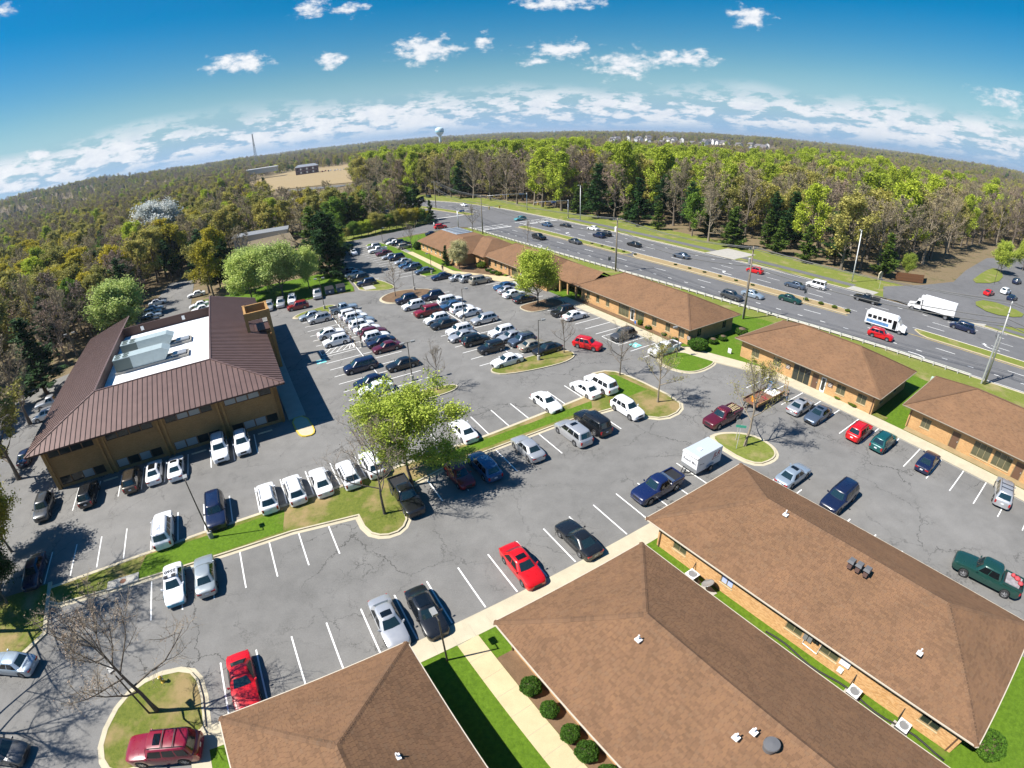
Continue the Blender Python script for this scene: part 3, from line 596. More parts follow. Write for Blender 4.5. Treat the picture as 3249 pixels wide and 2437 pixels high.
def hip_roof(root, x0, x1, y0, y1, ze, zr, shingled=0, fascia='fascia', name='roof'):
    hw = (x1 - x0) / 2; xm = (x0 + x1) / 2; r0, r1 = (xm, y0 + hw, zr), (xm, y1 - hw, zr)
    a, b, c, d = (x0, y0, ze), (x1, y0, ze), (x1, y1, ze), (x0, y1, ze)
    mb = MB(); mb.add([a, b, c, d, r0, r1], [(0, 1, 4), (1, 2, 5, 4), (2, 3, 5), (3, 0, 4, 5)])
    roof = mb.build(name, MAT['shingle_under' if shingled else 'shingle_far'], root)
    m2 = MB(); dn = .17
    for p, q in ((a, b), (b, c), (c, d), (d, a)): m2.quad((p[0], p[1], p[2] - dn), (q[0], q[1], q[2] - dn), (q[0], q[1], q[2] - .002), (p[0], p[1], p[2] - .002))
    m2.build('fascia', MAT[fascia], roof)
    m2 = MB(); m2.quad((x0 + .02, y0 + .02, ze - dn + .01), (x0 + .02, y1 - .02, ze - dn + .01), (x1 - .02, y1 - .02, ze - dn + .01), (x1 - .02, y0 + .02, ze - dn + .01)); m2.build('soffit', MAT['soffit'], roof)
    m2 = MB(); g_ = .075
    for p, q, o in ((a, b, (0, -1)), (b, c, (1, 0)), (c, d, (0, 1)), (d, a, (-1, 0))):
        m2.bar((p[0] + o[0] * .05, p[1] + o[1] * .05, ze - .05), (q[0] + o[0] * .05, q[1] + o[1] * .05, ze - .05), g_, g_)
    m2.build('gutter', MAT[fascia], roof)
    if shingled:
        bpy.context.view_layer.update(); tw = root.matrix_world.copy(); fr = []
        for s_ in ((b, a, r0, r0), (c, b, r1, r0), (d, c, r1, r1), (a, d, r0, r1)): fr += tabs_on(roof, 0, None, s_[0], s_[1], s_[2], s_[3])
        add_tabs(roof, fr, tw, shingled)
    sl = Vector((zr - ze, 0, hw)).normalized(); nE, nW, nN, nS = Vector((sl.x, 0, sl.z)), Vector((-sl.x, 0, sl.z)), Vector((0, sl.x, sl.z)), Vector((0, -sl.x, sl.z))
    if shingled:
        caps(roof, r0, r1, nW, nE); caps(roof, d, r1, nW, nN); caps(roof, c, r1, nE, nN); caps(roof, a, r0, nW, nS); caps(roof, b, r0, nE, nS)
    else:
        for p, q in ((r0, r1), (d, r1), (c, r1), (a, r0), (b, r0)):
            m2 = MB(); m2.bar((p[0], p[1], p[2] + .012), (q[0], q[1], q[2] + .012), .26, .05); m2.build('ridge_cap', MAT['ridge_shingle'], roof)
    return roof
def brick_building(name, label, eave, ov, ze=2.85, zr=6.3, shingled=0, ops={}, fascia='fascia'):
    u0, u1, v0, v1 = eave; root = empty(name, P(u0, v0, 0), R(30)); tag(root, label, 'building', 'brick office buildings with hipped roofs')
    W_, L_ = u1 - u0, v1 - v0; x0, x1, y0, y1 = ov[0], W_ - ov[1], ov[2], L_ - ov[3]; H_ = ze - .12
    mb = MB()
    TT = {'W': lambda s, z, d: (x0 + d, y1 - s, z), 'E': lambda s, z, d: (x1 - d, y0 + s, z), 'N': lambda s, z, d: (x1 - s, y1 - d, z), 'S': lambda s, z, d: (x0 + s, y0 + d, z)}
    LN = {'W': y1 - y0, 'E': y1 - y0, 'N': x1 - x0, 'S': x1 - x0}
    for k in 'WENS': wall(mb, LN[k], H_, [o for o in ops.get(k, [])], TT[k])
    wl = mb.build('wall', MAT['brick_tan'], root)
    mb = MB(); mb.box(x0 + .13, x1 - .13, y0 + .13, y1 - .13, .05, H_ - .02); mb.build('interior', MAT['metal_dark'], root)
    for k in 'WENS':
        for o in ops.get(k, []):
            kind = o[4] if len(o) > 4 else 'w'
            if kind == 'd': door(root, TT[k], o, glass=False)
            elif kind == 'g': door(root, TT[k], o, 'frame_white', True)
            elif kind == 'p': pass
            else: window(root, TT[k], o, pane={'w': 'glass_olive', 'k': 'glass_dark', 'b': 'window_blue'}[kind[0]], cols=int(kind[1:] or 2) if len(kind) > 1 else 2)
    rf = hip_roof(root, 0, W_, 0, L_, ze, zr, shingled, fascia)
    return root, rf, TT, wl
# the three in front
b1, b1r, b1T, _ = brick_building('brick_office', 'nearest brick office at the bottom left of the picture, only its brown hipped roof visible', (-9.3, 3.05, -14, 20.0), (.7, .7, .7, .8), 2.85, 5.75, 300, {'E': [(4, 5.4, .8, 2.1), (12, 13.4, .8, 2.1), (20, 21.4, .8, 2.1)]}, 'fascia_white')
b2, b2r, b2T, _ = brick_building('brick_office', 'brick office at the bottom centre with round shrubs along its wall', (8.6, 21.5, -18, 18.5), (.75, .7, .7, .7), 2.85, 5.75, 300, {'W': [(6, 7.4, .8, 2.1), (13, 14.4, .8, 2.1)], 'N': [(4, 5.4, .8, 2.1)]}, 'fascia_white')
wN3 = [(1.6, 2.9, 1.0, 2.3), (6.3, 7.4, 1.0, 2.2, 'b2'), (12.1, 13.4, 1.0, 2.3), (14.9, 16.3, 1.0, 2.3), (22.6, 24.0, 1.0, 2.3, 'k2')]
b3, b3r, b3T, b3w = brick_building('brick_office', 'brick office at the lower right with air conditioners along its tan wall', (23.6, 36.1, -6.8, 20.3), (.75, .7, .7, .9), 2.85, 5.75, 300, {'W': wN3, 'N': [(4, 5.4, .9, 2.1)]}, 'fascia_white')
# single bricks on the long near wall
mb = MB(); mb.box(-.1, .1, -.010, .008, -.0315, .0315); BR = []
for q, cc in enumerate(((.58, .36, .17), (.50, .29, .125), (.55, .315, .13), (.44, .245, .10))):
    MAT['brick_%d' % q] = plain('brick_%d' % q, cc, .9, var=.12, scale=9, spec=.2); BR.append(mb.mesh('brick', MAT['brick_%d' % q]))
bl = []; H_ = 2.70; L_ = 27.1 - .7 - .9
for r_ in range(int(H_ / .075)):
    z = r_ * .075 + .04; s = -.1075 if r_ % 2 else 0.0
    while s < L_:
        a, b = s + .004, s + .211
        if a > .0 and b < L_ and not any(o[0] - .1 < (a + b) / 2 < o[1] + .1 and o[2] - .10 < z < o[3] + .03 for o in wN3): bl.append(((a + b) / 2, z))
        s += .215
bl.sort(key=lambda q: (abs(q[0] - 20) + (0 if .5 < q[1] < 2.4 else 6)))
for s, z in bl[:300]: link('brick', random.choice(BR), b3w, b3T['W'](s, z, 0), R(90))
mb = MB(); vs, fs = [], []
for s, z in bl[300:]:
    k = len(vs); c = b3T['W'](s, z, 0); j = random.uniform(-.002, .002)
    for x in (-.010 - j, .006):
        for y, zz in ((-.1, -.0315), (.1, -.0315), (.1, .0315), (-.1, .0315)): vs.append((c[0] + x, c[1] + y, c[2] + zz))
    fs += [(k, k + 3, k + 2, k + 1), (k, k + 1, k + 5, k + 4), (k + 2, k + 3, k + 7, k + 6), (k + 3, k, k + 4, k + 7), (k + 1, k + 2, k + 6, k + 5)]
m_, t, b_ = newmat('brick_joined'); gi = t.nodes.new('ShaderNodeNewGeometry'); t.links.new(tramp(t, gi.outputs['Random Per Island'], [(0, (.44, .245, .10)), (.5, (.54, .315, .135)), (1, (.60, .38, .18))]), b_.inputs['Base Color']); b_.inputs['Roughness'].default_value = .9
me = bpy.data.meshes.new('bricks'); me.from_pydata(vs, [], fs); me.materials.append(m_); stuff(link('brick_field', me, b3w))
# row by the highway
r1, r1r, r1T, _ = brick_building('brick_office', 'brick office with two dark doorways behind the loaded flatbed trailer', (61.05, 74.4, 17.1, 39.7), (.80, .8, .8, .8), 2.98, 5.95, 0,
    {'W': [(1.9, 3.2, .9, 2.2), (5.6, 6.9, .9, 2.2), (8.9, 11.6, .08, 2.45, 'k3'), (11.9, 12.9, .08, 2.3, 'd'), (13.2, 14.1, .08, 2.3, 'g'), (15.6, 16.9, .9, 2.2), (18.6, 19.9, .9, 2.2)], 'S': [(2.2, 3.3, .9, 2.2, 'k2'), (7, 8.1, .9, 2.2, 'k2')]})
r0, r0r, r0T, _ = brick_building('brick_office', 'brick office at the right edge with a brown door and wide window groups', (62.4, 75.6, -22, 14.6), (.80, .8, .8, .9), 2.98, 6.0, 0,
    {'W': [(1.7, 2.9, .9, 2.2), (5.6, 6.7, .08, 2.3, 'd'), (8.4, 10.6, .5, 2.35, 'w3'), (10.9, 13.1, .5, 2.35, 'w3'), (13.5, 14.6, .08, 2.3, 'd'), (17, 18.3, .9, 2.2), (21, 22.3, .9, 2.2), (26, 27.3, .9, 2.2)], 'N': [(3, 4.2, .9, 2.2, 'k2')]})
mm, mmr, mT, _ = brick_building('brick_office', 'long brick office with a white glass door and dark hedges at its near end', (57.45, 70.4, 45.4, 73.7), (.80, .8, .9, .8), 2.98, 5.9, 0,
    {'W': [(1.6, 2.5, .9, 2.3), (4.4, 5.3, .9, 2.3), (7.2, 8.1, .9, 2.3), (10.6, 13.2, .35, 2.35, 'w3'), (13.5, 14.6, .08, 2.35, 'g'), (14.9, 16.9, .5, 2.35, 'w3'), (18.8, 19.8, .9, 2.3), (21.8, 22.8, .9, 2.3), (24.6, 25.8, .9, 2.3)], 'S': [(2.2, 3.2, .9, 2.2, 'k2'), (8.6, 9.6, .9, 2.2, 'k2')]})
m2b, m2r, m2T, _ = brick_building('brick_office', 'brick office partly hidden by the lime green tree', (55.2, 67.6, 80.6, 108.0), (.80, .8, .8, .8), 2.95, 5.9, 0,
    {'W': [(1.6, 2.5, .9, 2.3), (4.3, 5.2, .9, 2.3), (7.0, 7.9, .9, 2.3), (10.6, 11.6, .08, 2.3, 'd'), (12, 15, .4, 2.3, 'w3'), (18, 19, .9, 2.3), (21, 22, .9, 2.3)], 'N': [(4, 5, .9, 2.3)]})
cn = empty('connecting_porch', P(57.8, 71.5, 0), R(30)); tag(cn, 'low brown shingled porch roof joining two brick offices beside the lime green tree', 'porch')
mb = MB(); x0, x1, y0, y1, ze, zr = 0, 9.4, 0, 11.5, 2.8, 5.2; xm = 4.7
mb.add([(x0, y0, ze), (x0, y1, ze), (xm, y1, zr), (xm, y0, zr), (x1, y0, ze), (x1, y1, ze)], [(0, 3, 2, 1), (3, 4, 5, 2)]); mb.add([(x0, y0, ze - .15), (x0, y1, ze - .15), (x1, y1, ze - .15), (x1, y0, ze - .15)], [(0, 1, 2, 3)]); mb.quad((x0, y1, ze - .15), (x0, y0, ze - .15), (x0, y0, ze - .003), (x0, y1, ze - .003)); mb.build('roof', MAT['shingle_far'], cn)
for y in (3.0, 5.6, 8.2): mb = MB(); mb.box(.25, .6, y - .18, y + .18, 0, 2.62); mb.build('post', MAT['brick_tan'], cn)
mb = MB(); mb.box(4.2, 4.4, 2.3, 9.3, 0, 2.62); mb.build('wall', MAT['brick_tan'], cn)
# farthest brick building with a flat equipment well in its roof
fb = empty('brick_office', P(49.4, 111.5, 0), R(30)); tag(fb, 'farthest brick office whose brown roof has a blue flat top', 'building', 'brick office buildings with hipped roofs')
mb = MB(); opsF = [(1.2 + 3 * k, 2.2 + 3 * k, .9, 2.3) for k in range(8)]
TF = lambda s, z, d: (.9 + d, 24.2 - s, z)
wall(mb, 24.0, 2.75, opsF, TF); mb.quad((.9, .2, 0), (14.5, .2, 0), (14.5, .2, 2.75), (.9, .2, 2.75)); mb.quad((14.5, 24.2, 0), (.9, 24.2, 0), (.9, 24.2, 2.75), (14.5, 24.2, 2.75)); mb.quad((14.5, .2, 0), (14.5, 24.2, 0), (14.5, 24.2, 2.75), (14.5, .2, 2.75)); mb.build('wall', MAT['brick_tan'], fb)
for o in opsF: window(fb, TF, o, frame='frame_white')
mb = MB(); mb.add([(0, -.6, 2.85), (15.4, -.6, 2.85), (15.4, 25, 2.85), (0, 25, 2.85), (5.4, 5.2, 6.0), (10.6, 5.2, 6.0), (10.6, 19.5, 6.0), (5.4, 19.5, 6.0)], [(0, 1, 5, 4), (1, 2, 6, 5), (2, 3, 7, 6), (3, 0, 4, 7), (4, 5, 6, 7)]); rf = mb.build('roof', MAT['shingle_far'], fb)
mb = MB(); mb.box(5.6, 10.4, 9.5, 19.3, 6.004, 6.12); plain('flat_roof_blue', (.33, .38, .44), .5, .2, var=.25, scale=1.2); mb.build('flat_roof', MAT['flat_roof_blue'], rf)
mb = MB()
for k in range(4): mb.box(6.0, 10.0, 10.4 + k * 2.2, 11.9 + k * 2.2, 6.122, 6.3)
mb.build('roof_hatch', MAT['metal_grey'], rf)
wg = MB(); wg.add([(4.8, -6.2, 2.85), (17.4, -6.2, 2.85), (17.4, 3.5, 2.85), (4.8, 3.5, 2.85), (10.5, -.8, 5.6), (12.2, -.8, 5.6), (12.2, 4, 5.6), (10.5, 4, 5.6)], [(0, 1, 5, 4), (1, 2, 6, 5), (3, 0, 4, 7), (4, 5, 6, 7), (0, 3, 2, 1)]); wg.build('wing_roof', MAT['shingle_far'], fb)
mb = MB(); mb.box(5.6, 16.6, -5.4, 3.3, 0, 2.75); mb.build('wing_wall', MAT['brick_tan'], fb)
# ---------------------------------------------------------------- brown standing-seam building
plain('seam_metal', (.150, .094, .082), .5, .25, var=.10, scale=.8); plain('seam_rib', (.050, .028, .022), .55, .2); plain('parapet_metal', (.066, .030, .022), .6, .1); plain('timber_tan', (.36, .20, .065), .7, var=.15, scale=3)
plain('roof_membrane', (.78, .79, .80), .7, var=.10, scale=.8); plain('hvac_grey', (.40, .47, .47), .45, .2, var=.05, scale=2); plain('hvac_dark', (.10, .13, .12), .6)
bb = empty('brown_roofed_building', P(-28.8, 56.6, 0), R(30)); tag(bb, 'two storey brick building with a brown metal roof around a white rooftop well', 'building')
BW, BL, ZE, ZR, IN = 30.9, 42.5, 6.0, 8.25, 8.0; WB = 33.6
x0, x1, y0, y1 = .9, 29.9, 2.2, 40.8
TB = {'S': lambda s, z, d: (x0 + s, y0 + d, z), 'W': lambda s, z, d: (x0 + d, y1 - s, z), 'E': lambda s, z, d: (x1 - d, y0 + s, z), 'N': lambda s, z, d: (x1 - s, y1 - d, z)}
opsS = []; bay = 29.0 / 4
for k in range(4):
    a = k * bay + .75; b = (k + 1) * bay - .75
    for (z0, z1) in ((.35, 1.45), (4.1, 5.35)):
        n = 4; wd = (b - a) / n
        for j in range(n): opsS.append((a + j * wd + .02, a + (j + 1) * wd - .02, z0, z1))
mb = MB(); wall(mb, 29.0, 5.85, opsS, TB['S'], .2)
opsE = [(2 + 4.2 * k, 4.6 + 4.2 * k, z0, z1) for k in range(9) for (z0, z1) in ((.4, 1.6), (4.1, 5.3)) if not 13 < 2 + 4.2 * k < 24]
wall(mb, 38.6, 5.85, opsE, TB['E'], .2); wall(mb, 38.6, 5.85, [], TB['W']); wall(mb, 29.0, 5.85, [], TB['N']); mb.build('wall', MAT['brick_brown'], bb)
plain('blind_pale', (.34, .36, .36), .5); k = 0
for o in opsS: window(bb, TB['S'], o, pane='blind_pale' if random.random() < .34 else 'glass_dark', frame='door_brown', cols=1, sill=False)
for o in opsE: window(bb, TB['E'], o, pane='glass_dark', frame='door_brown', cols=2, sill=False)
for k in range(5):
    for s in (-.30, .30):
        xx = x0 + k * bay + s; xx = min(max(xx, x0 + .1), x1 - .4); mb = MB(); mb.box(xx, xx + .26, y0 - .26, y0 - .01, 0, 5.82); mb.build('pilaster', MAT['timber_tan'], bb)
mb = MB(); mb.box(x0, x1, y0 + .3, y0 + .4, .05, 5.8); mb.build('interior', MAT['metal_dark'], bb)
mb = MB(); mb.add([(0, 0, 5.82), (BW, 0, 5.82), (BW, WB + IN, 5.82), (0, WB + IN, 5.82)], [(0, 3, 2, 1)]); 
for p, q in (((0, 0), (BW, 0)), ((BW, 0), (BW, WB + IN)), ((BW, WB + IN), (0, WB + IN)), ((0, WB + IN), (0, 0))): mb.quad((*p, 5.82), (*q, 5.82), (*q, 5.985), (*p, 5.985))
roof = mb.build('roof', MAT['parapet_metal'], bb)
def seam_slope(A, B, h_ends, width=.62, top=IN):
    """panels from eave A to B; up-slope run limited by 45 degree hips at the ends flagged in h_ends"""
    A, B = Vector(A), Vector(B); L_ = (B - A).length; es = (B - A).normalized(); inw = Vector((-es.y, es.x, 0)); rise = (ZR - ZE) / IN
    n = Vector((0, 0, 1)).cross(es); n = Vector((-inw.x * rise, -inw.y * rise, 1)).normalized()
    def run(s):
        r_ = top
        if h_ends[0]: r_ = min(r_, s)
        if h_ends[1]: r_ = min(r_, L_ - s)
        return max(0.0, r_)
    def pt(s, r_, h=0): return A + es * s + inw * r_ + Vector((0, 0, r_ * rise)) + n * h
    k = int(round(L_ / width)); wd = L_ / k
    for i in range(k):
        a, b = i * wd, (i + 1) * wd; cuts = [a, b] + [c for c in (top, L_ - top) if a < c < b]; cuts.sort()
        up = [(s, run(s)) for s in cuts][::-1]; base = [(a, 0), (b, 0)]; ring_ = [(a, 0), (b, 0)] + [u_ for u_ in up if u_[1] > 1e-4]
        if len(ring_) < 3: continue
        m_ = MB(); nn = len(ring_); m_.add([pt(s, r_, .03) for s, r_ in ring_] + [pt(s, r_, 0) for s, r_ in ring_], [tuple(range(nn))] + [(j, nn + j, nn + (j + 1) % nn, (j + 1) % nn) for j in range(nn)])
        o = m_.build('roof_panel', MAT['seam_metal'], roof)
        m_ = MB(); r_ = run(a)
        if r_ > .3: m_.bar(pt(a, 0.0, .05), pt(a, r_ - .02, .05), .055, .075, n); m_.build('seam', MAT['seam_rib'], o)
seam_slope((0, 0, ZE), (BW, 0, ZE), (1, 1)); seam_slope((BW, 0, ZE), (BW, WB + IN, ZE), (1, 0)); seam_slope((0, WB + IN, ZE), (0, 0, ZE), (0, 1))
for p, q in (((0, 0, ZE), (IN, IN, ZR)), ((BW, 0, ZE), (BW - IN, IN, ZR)), ((IN, IN, ZR), (BW - IN, IN, ZR)), ((IN, IN, ZR), (IN, WB + IN, ZR)), ((BW - IN, IN, ZR), (BW - IN, WB + IN, ZR))):
    m_ = MB(); m_.bar((p[0], p[1], p[2] + .06), (q[0], q[1], q[2] + .06), .24, .07); m_.build('ridge_cap', MAT['seam_metal'], roof)
ZF = 6.9
mb = MB(); mb.box(IN + .05, BW - IN - .05, IN + .05, WB - .3, 6.1, ZF); mb.build('flat_roof', MAT['roof_membrane'], bb)
mb = MB(); mb.box(IN, BW - IN, WB - .3, WB, 6.0, ZR + .12); mb.box(IN, IN + .06, IN, WB - .3, ZF, ZR); mb.box(BW - IN - .06, BW - IN, IN, WB - .3, ZF, ZR); mb.box(IN + .06, BW - IN - .06, IN, IN + .06, ZF, ZR); mb.build('parapet', MAT['parapet_metal'], bb)
for x in (11.0, 18.0): mb = MB(); mb.box(x, x + .5, WB - .36, WB - .302, 7.35, 8.05); mb.build('vent_plate', MAT['frame_white'], bb)
def hvac(x, y, lab):
    h = empty('rooftop_unit', P(-28.8 + x, 56.6 + y, ZF), R(30)); tag(h, lab, 'hvac unit', 'rooftop units in the white well')
    mb = MB(); mb.box(0, 2.4, 0, 2.1, .35, 2.0); mb.build('condenser_section', MAT['hvac_dark'], h)
    mb = MB(); mb.box(0, 2.4, 0, 2.1, 2.002, 2.1); t_ = mb.build('condenser_top', MAT['hvac_grey'], h)
    for i in range(2):
        for j in range(2): mb = MB(); mb.lathe([(.42, 2.104), (.42, 2.16), (.36, 2.16), (.33, 2.112), (.001, 2.112)], 14, (.6 + i * 1.15, .55 + j * 1.0, 0)); mb.build('fan', MAT['hvac_dark'], t_)
    for i in range(3): mb = MB(); mb.box(2.41 + i * 1.5, 3.9 + i * 1.5, 0, 2.1, .35, 2.1); mb.build('cabinet', MAT['hvac_grey'], h)
    mb = MB(); mb.add([(6.91, 0, .35), (6.91, 2.1, .35), (7.3, 2.1, .8), (7.3, 0, .8), (6.91, 0, 2.1), (6.91, 2.1, 2.1), (7.9, 2.1, 1.55), (7.9, 0, 1.55)], [(0, 3, 2, 1), (4, 7, 6, 5), (3, 7, 6, 2), (0, 4, 7, 3), (1, 2, 6, 5)]); mb.build('intake_hood', MAT['hvac_grey'], h)
    mb = MB(); mb.box(-.2, 10.2, -.15, 0.02, .0, .34); mb.box(-.2, 10.2, 2.08, 2.25, 0, .34); mb.box(10.0, 10.2, .03, 2.07, 0, .34); mb.build('curb', MAT['concrete_grey'], h)
    mb = MB(); mb.box(7.95, 9.9, .3, 1.8, 0, .55); mb.build('duct', MAT['metal_grey'], h)
hvac(9.4, 15.6, 'nearer grey green rooftop unit in the white well'); hvac(9.6, 21.6, 'farther grey green rooftop unit in the white well')
# tan entrance frame rising through the roof edge
pf = empty('entrance_tower', P(-28.8 + BW - 2.7, 56.6 + 19.4, 0), R(30)); tag(pf, 'tan timber frame tower at the roof edge beside the brown roofed building', 'tower')
for x, y in ((0, 0), (3.4, 0), (0, 4.4), (3.4, 4.4)): mb = MB(); mb.box(x, x + .45, y, y + .45, 0, 9.6); mb.build('post', MAT['timber_tan'], pf)
for a in ((0.45, 3.4, .06, .39, 8.4, 9.55), (0.45, 3.4, 4.46, 4.79, 8.4, 9.55), (.06, .39, .45, 4.4, 8.4, 9.55), (3.46, 3.79, .45, 4.4, 8.4, 9.55)): mb = MB(); mb.box(*a); mb.build('beam', MAT['timber_tan'], pf)
mb = MB(); mb.box(.46, 3.39, .46, 4.39, 6.3, 6.5); mb.build('deck', MAT['parapet_metal'], pf)
mb = MB(); mb.box(.46, 3.38, .1, .35, 0, 5.8); mb.box(.46, 3.38, 4.5, 4.75, 0, 5.8); mb.build('wall', MAT['brick_brown'], pf)
for k in range(8):
    x = 1.0 + k * 2.9; ws = empty('wheel_stop', P(-27.5 + x * 1.0, 57.6, 0), R(30)) if False else None
# wheel stops
mb = MB(); mb.prism([(-.09, 0), (.09, 0), (.06, .14), (-.06, .14)], -.9, .9); WS = mb.mesh('wheel_stop', MAT['concrete'])
for v_ in WS.vertices: v_.co = (v_.co.z, v_.co.x, v_.co.y)
for k in range(9):
    o = link('wheel_stop', WS, None, P(-25.0 + k * D + 1.37, 57.35, 0), R(30)); tag(o, 'low concrete wheel stop lying at the foot of the brown roofed building', 'wheel stop', 'wheel stops before the brown building')

# ================================================================ vegetation
def leafmat(name, dark, light, trans=.35, hue=.0):
    m_, t, b = newmat(name); g_ = t.nodes.new('ShaderNodeNewGeometry'); oi = t.nodes.new('ShaderNodeObjectInfo')
    c = tramp(t, g_.outputs['Random Per Island'], [(0, dark), (1, light)])
    c = tmix(t, 1.0, c, tramp(t, oi.outputs['Random'], [(0, (.78, .80, .78)), (.5, (1, 1, 1)), (1, (1.2, 1.16, 1.05))]), 'MULTIPLY')
    t.links.new(c, b.inputs['Base Color']); b.inputs['Roughness'].default_value = .75; b.inputs['Specular IOR Level'].default_value = .2
    if trans:
        tr = t.nodes.new('ShaderNodeBsdfTranslucent'); t.links.new(c, tr.inputs[0]); mx_ = t.nodes.new('ShaderNodeMixShader'); mx_.inputs[0].default_value = trans
        t.links.new(b.outputs[0], mx_.inputs[1]); t.links.new(tr.outputs[0], mx_.inputs[2]); o = [n for n in t.nodes if n.type == 'OUTPUT_MATERIAL'][0]; t.links.new(mx_.outputs[0], o.inputs[0])
    return m_
plain('bark_grey', (.15, .125, .10), .9, var=.25, scale=4, spec=.1); plain('bark_brown', (.115, .085, .062), .9, var=.25, scale=4, spec=.1); plain('bark_pale', (.25, .21, .16), .9, var=.25, scale=4, spec=.1)
leafmat('twig_grey', (.22, .18, .145), (.40, .34, .27), 0); leafmat('twig_red', (.21, .155, .125), (.37, .285, .225), 0)
leafmat('bud_tan', (.22, .18, .10), (.42, .36, .22), .2); leafmat('leaf_olive', (.22, .21, .05), (.52, .48, .14)); leafmat('leaf_gold', (.27, .235, .022), (.60, .52, .06)); leafmat('leaf_lime', (.23, .30, .022), (.54, .62, .08)); leafmat('leaf_green', (.075, .15, .018), (.24, .37, .05))
leafmat('leaf_pear', (.25, .35, .065), (.60, .68, .26)); leafmat('leaf_bright', (.22, .30, .026), (.52, .60, .12)); leafmat('blossom_white', (.52, .54, .52), (.86, .87, .84), .3); leafmat('blossom_cream', (.34, .34, .16), (.66, .62, .36), .3)
leafmat('needle_dark', (.010, .036, .011), (.045, .105, .024), .15); leafmat('needle_mid', (.034, .072, .012), (.125, .19, .028), .15); leafmat('shrub_leaf', (.020, .060, .006), (.080, .17, .016), .2); leafmat('shrub_yellow', (.07, .12, .010), (.20, .27, .030), .25); leafmat('leaf_red', (.16, .05, .03), (.36, .13, .08), .3)
def perp(d):
    a = Vector((0, 0, 1)) if abs(d.z) < .85 else Vector((1, 0, 0)); x = d.cross(a).normalized(); return x, d.cross(x).normalized()
class Wood:
    def __init__(s): s.v = []; s.f = []
    def seg(s, pts, rads, n):
        k = len(s.v)
        for i, p in enumerate(pts):
            d = (pts[min(i + 1, len(pts) - 1)] - pts[max(i - 1, 0)]).normalized(); x, y = perp(d)
            for j in range(n):
                t = 2 * math.pi * j / n; s.v.append(tuple(p + (x * math.cos(t) + y * math.sin(t)) * rads[i]))
        for i in range(len(pts) - 1):
            for j in range(n):
                a = k + i * n + j; b = k + i * n + (j + 1) % n; s.f.append((a, a + n, b + n, b))
    def mesh(s, name, mat, smooth=True):
        me = bpy.data.meshes.new(name); me.from_pydata(s.v, [], s.f); me.materials.append(MAT[mat])
        if smooth: me.polygons.foreach_set('use_smooth', [True] * len(me.polygons))
        return me
def rv(s=1.0): return Vector((random.gauss(0, s), random.gauss(0, s), random.gauss(0, s)))
def limb(p, d, L_, r0, r1, n, wob=.12, up=.1):
    pts = [p.copy()]; rads = [r0]; q = p.copy(); d = d.normalized()
    for i in range(n):
        d = (d + rv(wob) + Vector((0, 0, up))).normalized(); q = q + d * (L_ / n); pts.append(q.copy()); rads.append(r0 + (r1 - r0) * (i + 1) / n)
    return pts, rads, d
def along(pts, t):
    f = t * (len(pts) - 1); i = min(int(f), len(pts) - 2); return pts[i].lerp(pts[i + 1], f - i), (pts[i + 1] - pts[i]).normalized()
def decid(h, cw, base=.22, limbs=13, subs=5, twigs=5, lets=3, tr=None, lean=(0, 0), upk=.10, shape=1.0, twr=.012, droop=0):
    """trunk + limbs mesh, twig mesh and the twig end points; crown envelope about cw wide"""
    W_, T_ = Wood(), Wood(); tips = []; tr = tr or h * .014 + .05
    n = 7; pts = [Vector((0, 0, -.15))]; q = pts[0].copy()
    for i in range(n): q = q + Vector((random.gauss(0, .02) * h / n * 2 + lean[0] * h / n, random.gauss(0, .02) * h / n * 2 + lean[1] * h / n, h * .86 / n)); pts.append(q.copy())
    W_.seg(pts, [tr * 1.35] + [tr * (1 - .85 * (i + 1) / n) for i in range(n)], 7)
    ga = random.random() * 6
    for k in range(limbs):
        t = base + (1 - base) * ((k + .5) / limbs) ** .85; p, _ = along(pts, min(t, .995)); ga += 2.4 + random.gauss(0, .3)
        env = math.sin(math.pi * min(1, max(.06, (t - base) / (1 - base) * .72 + .26))) ** .7 * shape
        L_ = cw * .5 * env * random.uniform(.82, 1.15) + h * .06; el_ = R(random.uniform(14, 38) + 42 * (t - base) / (1 - base))
        d = Vector((math.cos(ga) * math.cos(el_), math.sin(ga) * math.cos(el_), math.sin(el_)))
        r0 = tr * (1 - .8 * t) * .55 + .012; lp, lr, ld = limb(p, d, L_, r0, r0 * .3, 4, .12, upk); W_.seg(lp, lr, 5)
        for j in range(subs):
            tt = .25 + .75 * (j + random.random()) / subs; sp, sd_ = along(lp, tt); dd = (sd_ + rv(.55) + Vector((0, 0, .25 - droop))).normalized(); sl = L_ * random.uniform(.28, .5) * (1.15 - .5 * tt)
            s_p, s_r, _ = limb(sp, dd, sl, r0 * .42 * (1.2 - tt) + .008, twr, 3, .16, upk * .8); W_.seg(s_p, s_r, 4)
            for i in range(twigs):
                wp, wd = along(s_p, .2 + .8 * (i + random.random()) / twigs); d3 = (wd + rv(.6) + Vector((0, 0, .15 - droop))).normalized(); tl = sl * random.uniform(.35, .65)
                tp, trd, _ = limb(wp, d3, tl, twr * 1.1, twr * .5, 2, .15, .06); T_.seg(tp, trd, 3); tips.append((tp[-1], d3)); tips.append((tp[1], d3))
                for l in range(lets):
                    xp, xd = along(tp, .3 + .7 * random.random()); d4 = (xd + rv(.6)).normalized(); e_ = xp + d4 * tl * random.uniform(.3, .6); T_.seg([xp, e_], [twr * .6, twr * .3], 3); tips.append((e_, d4))
    return W_, T_, tips
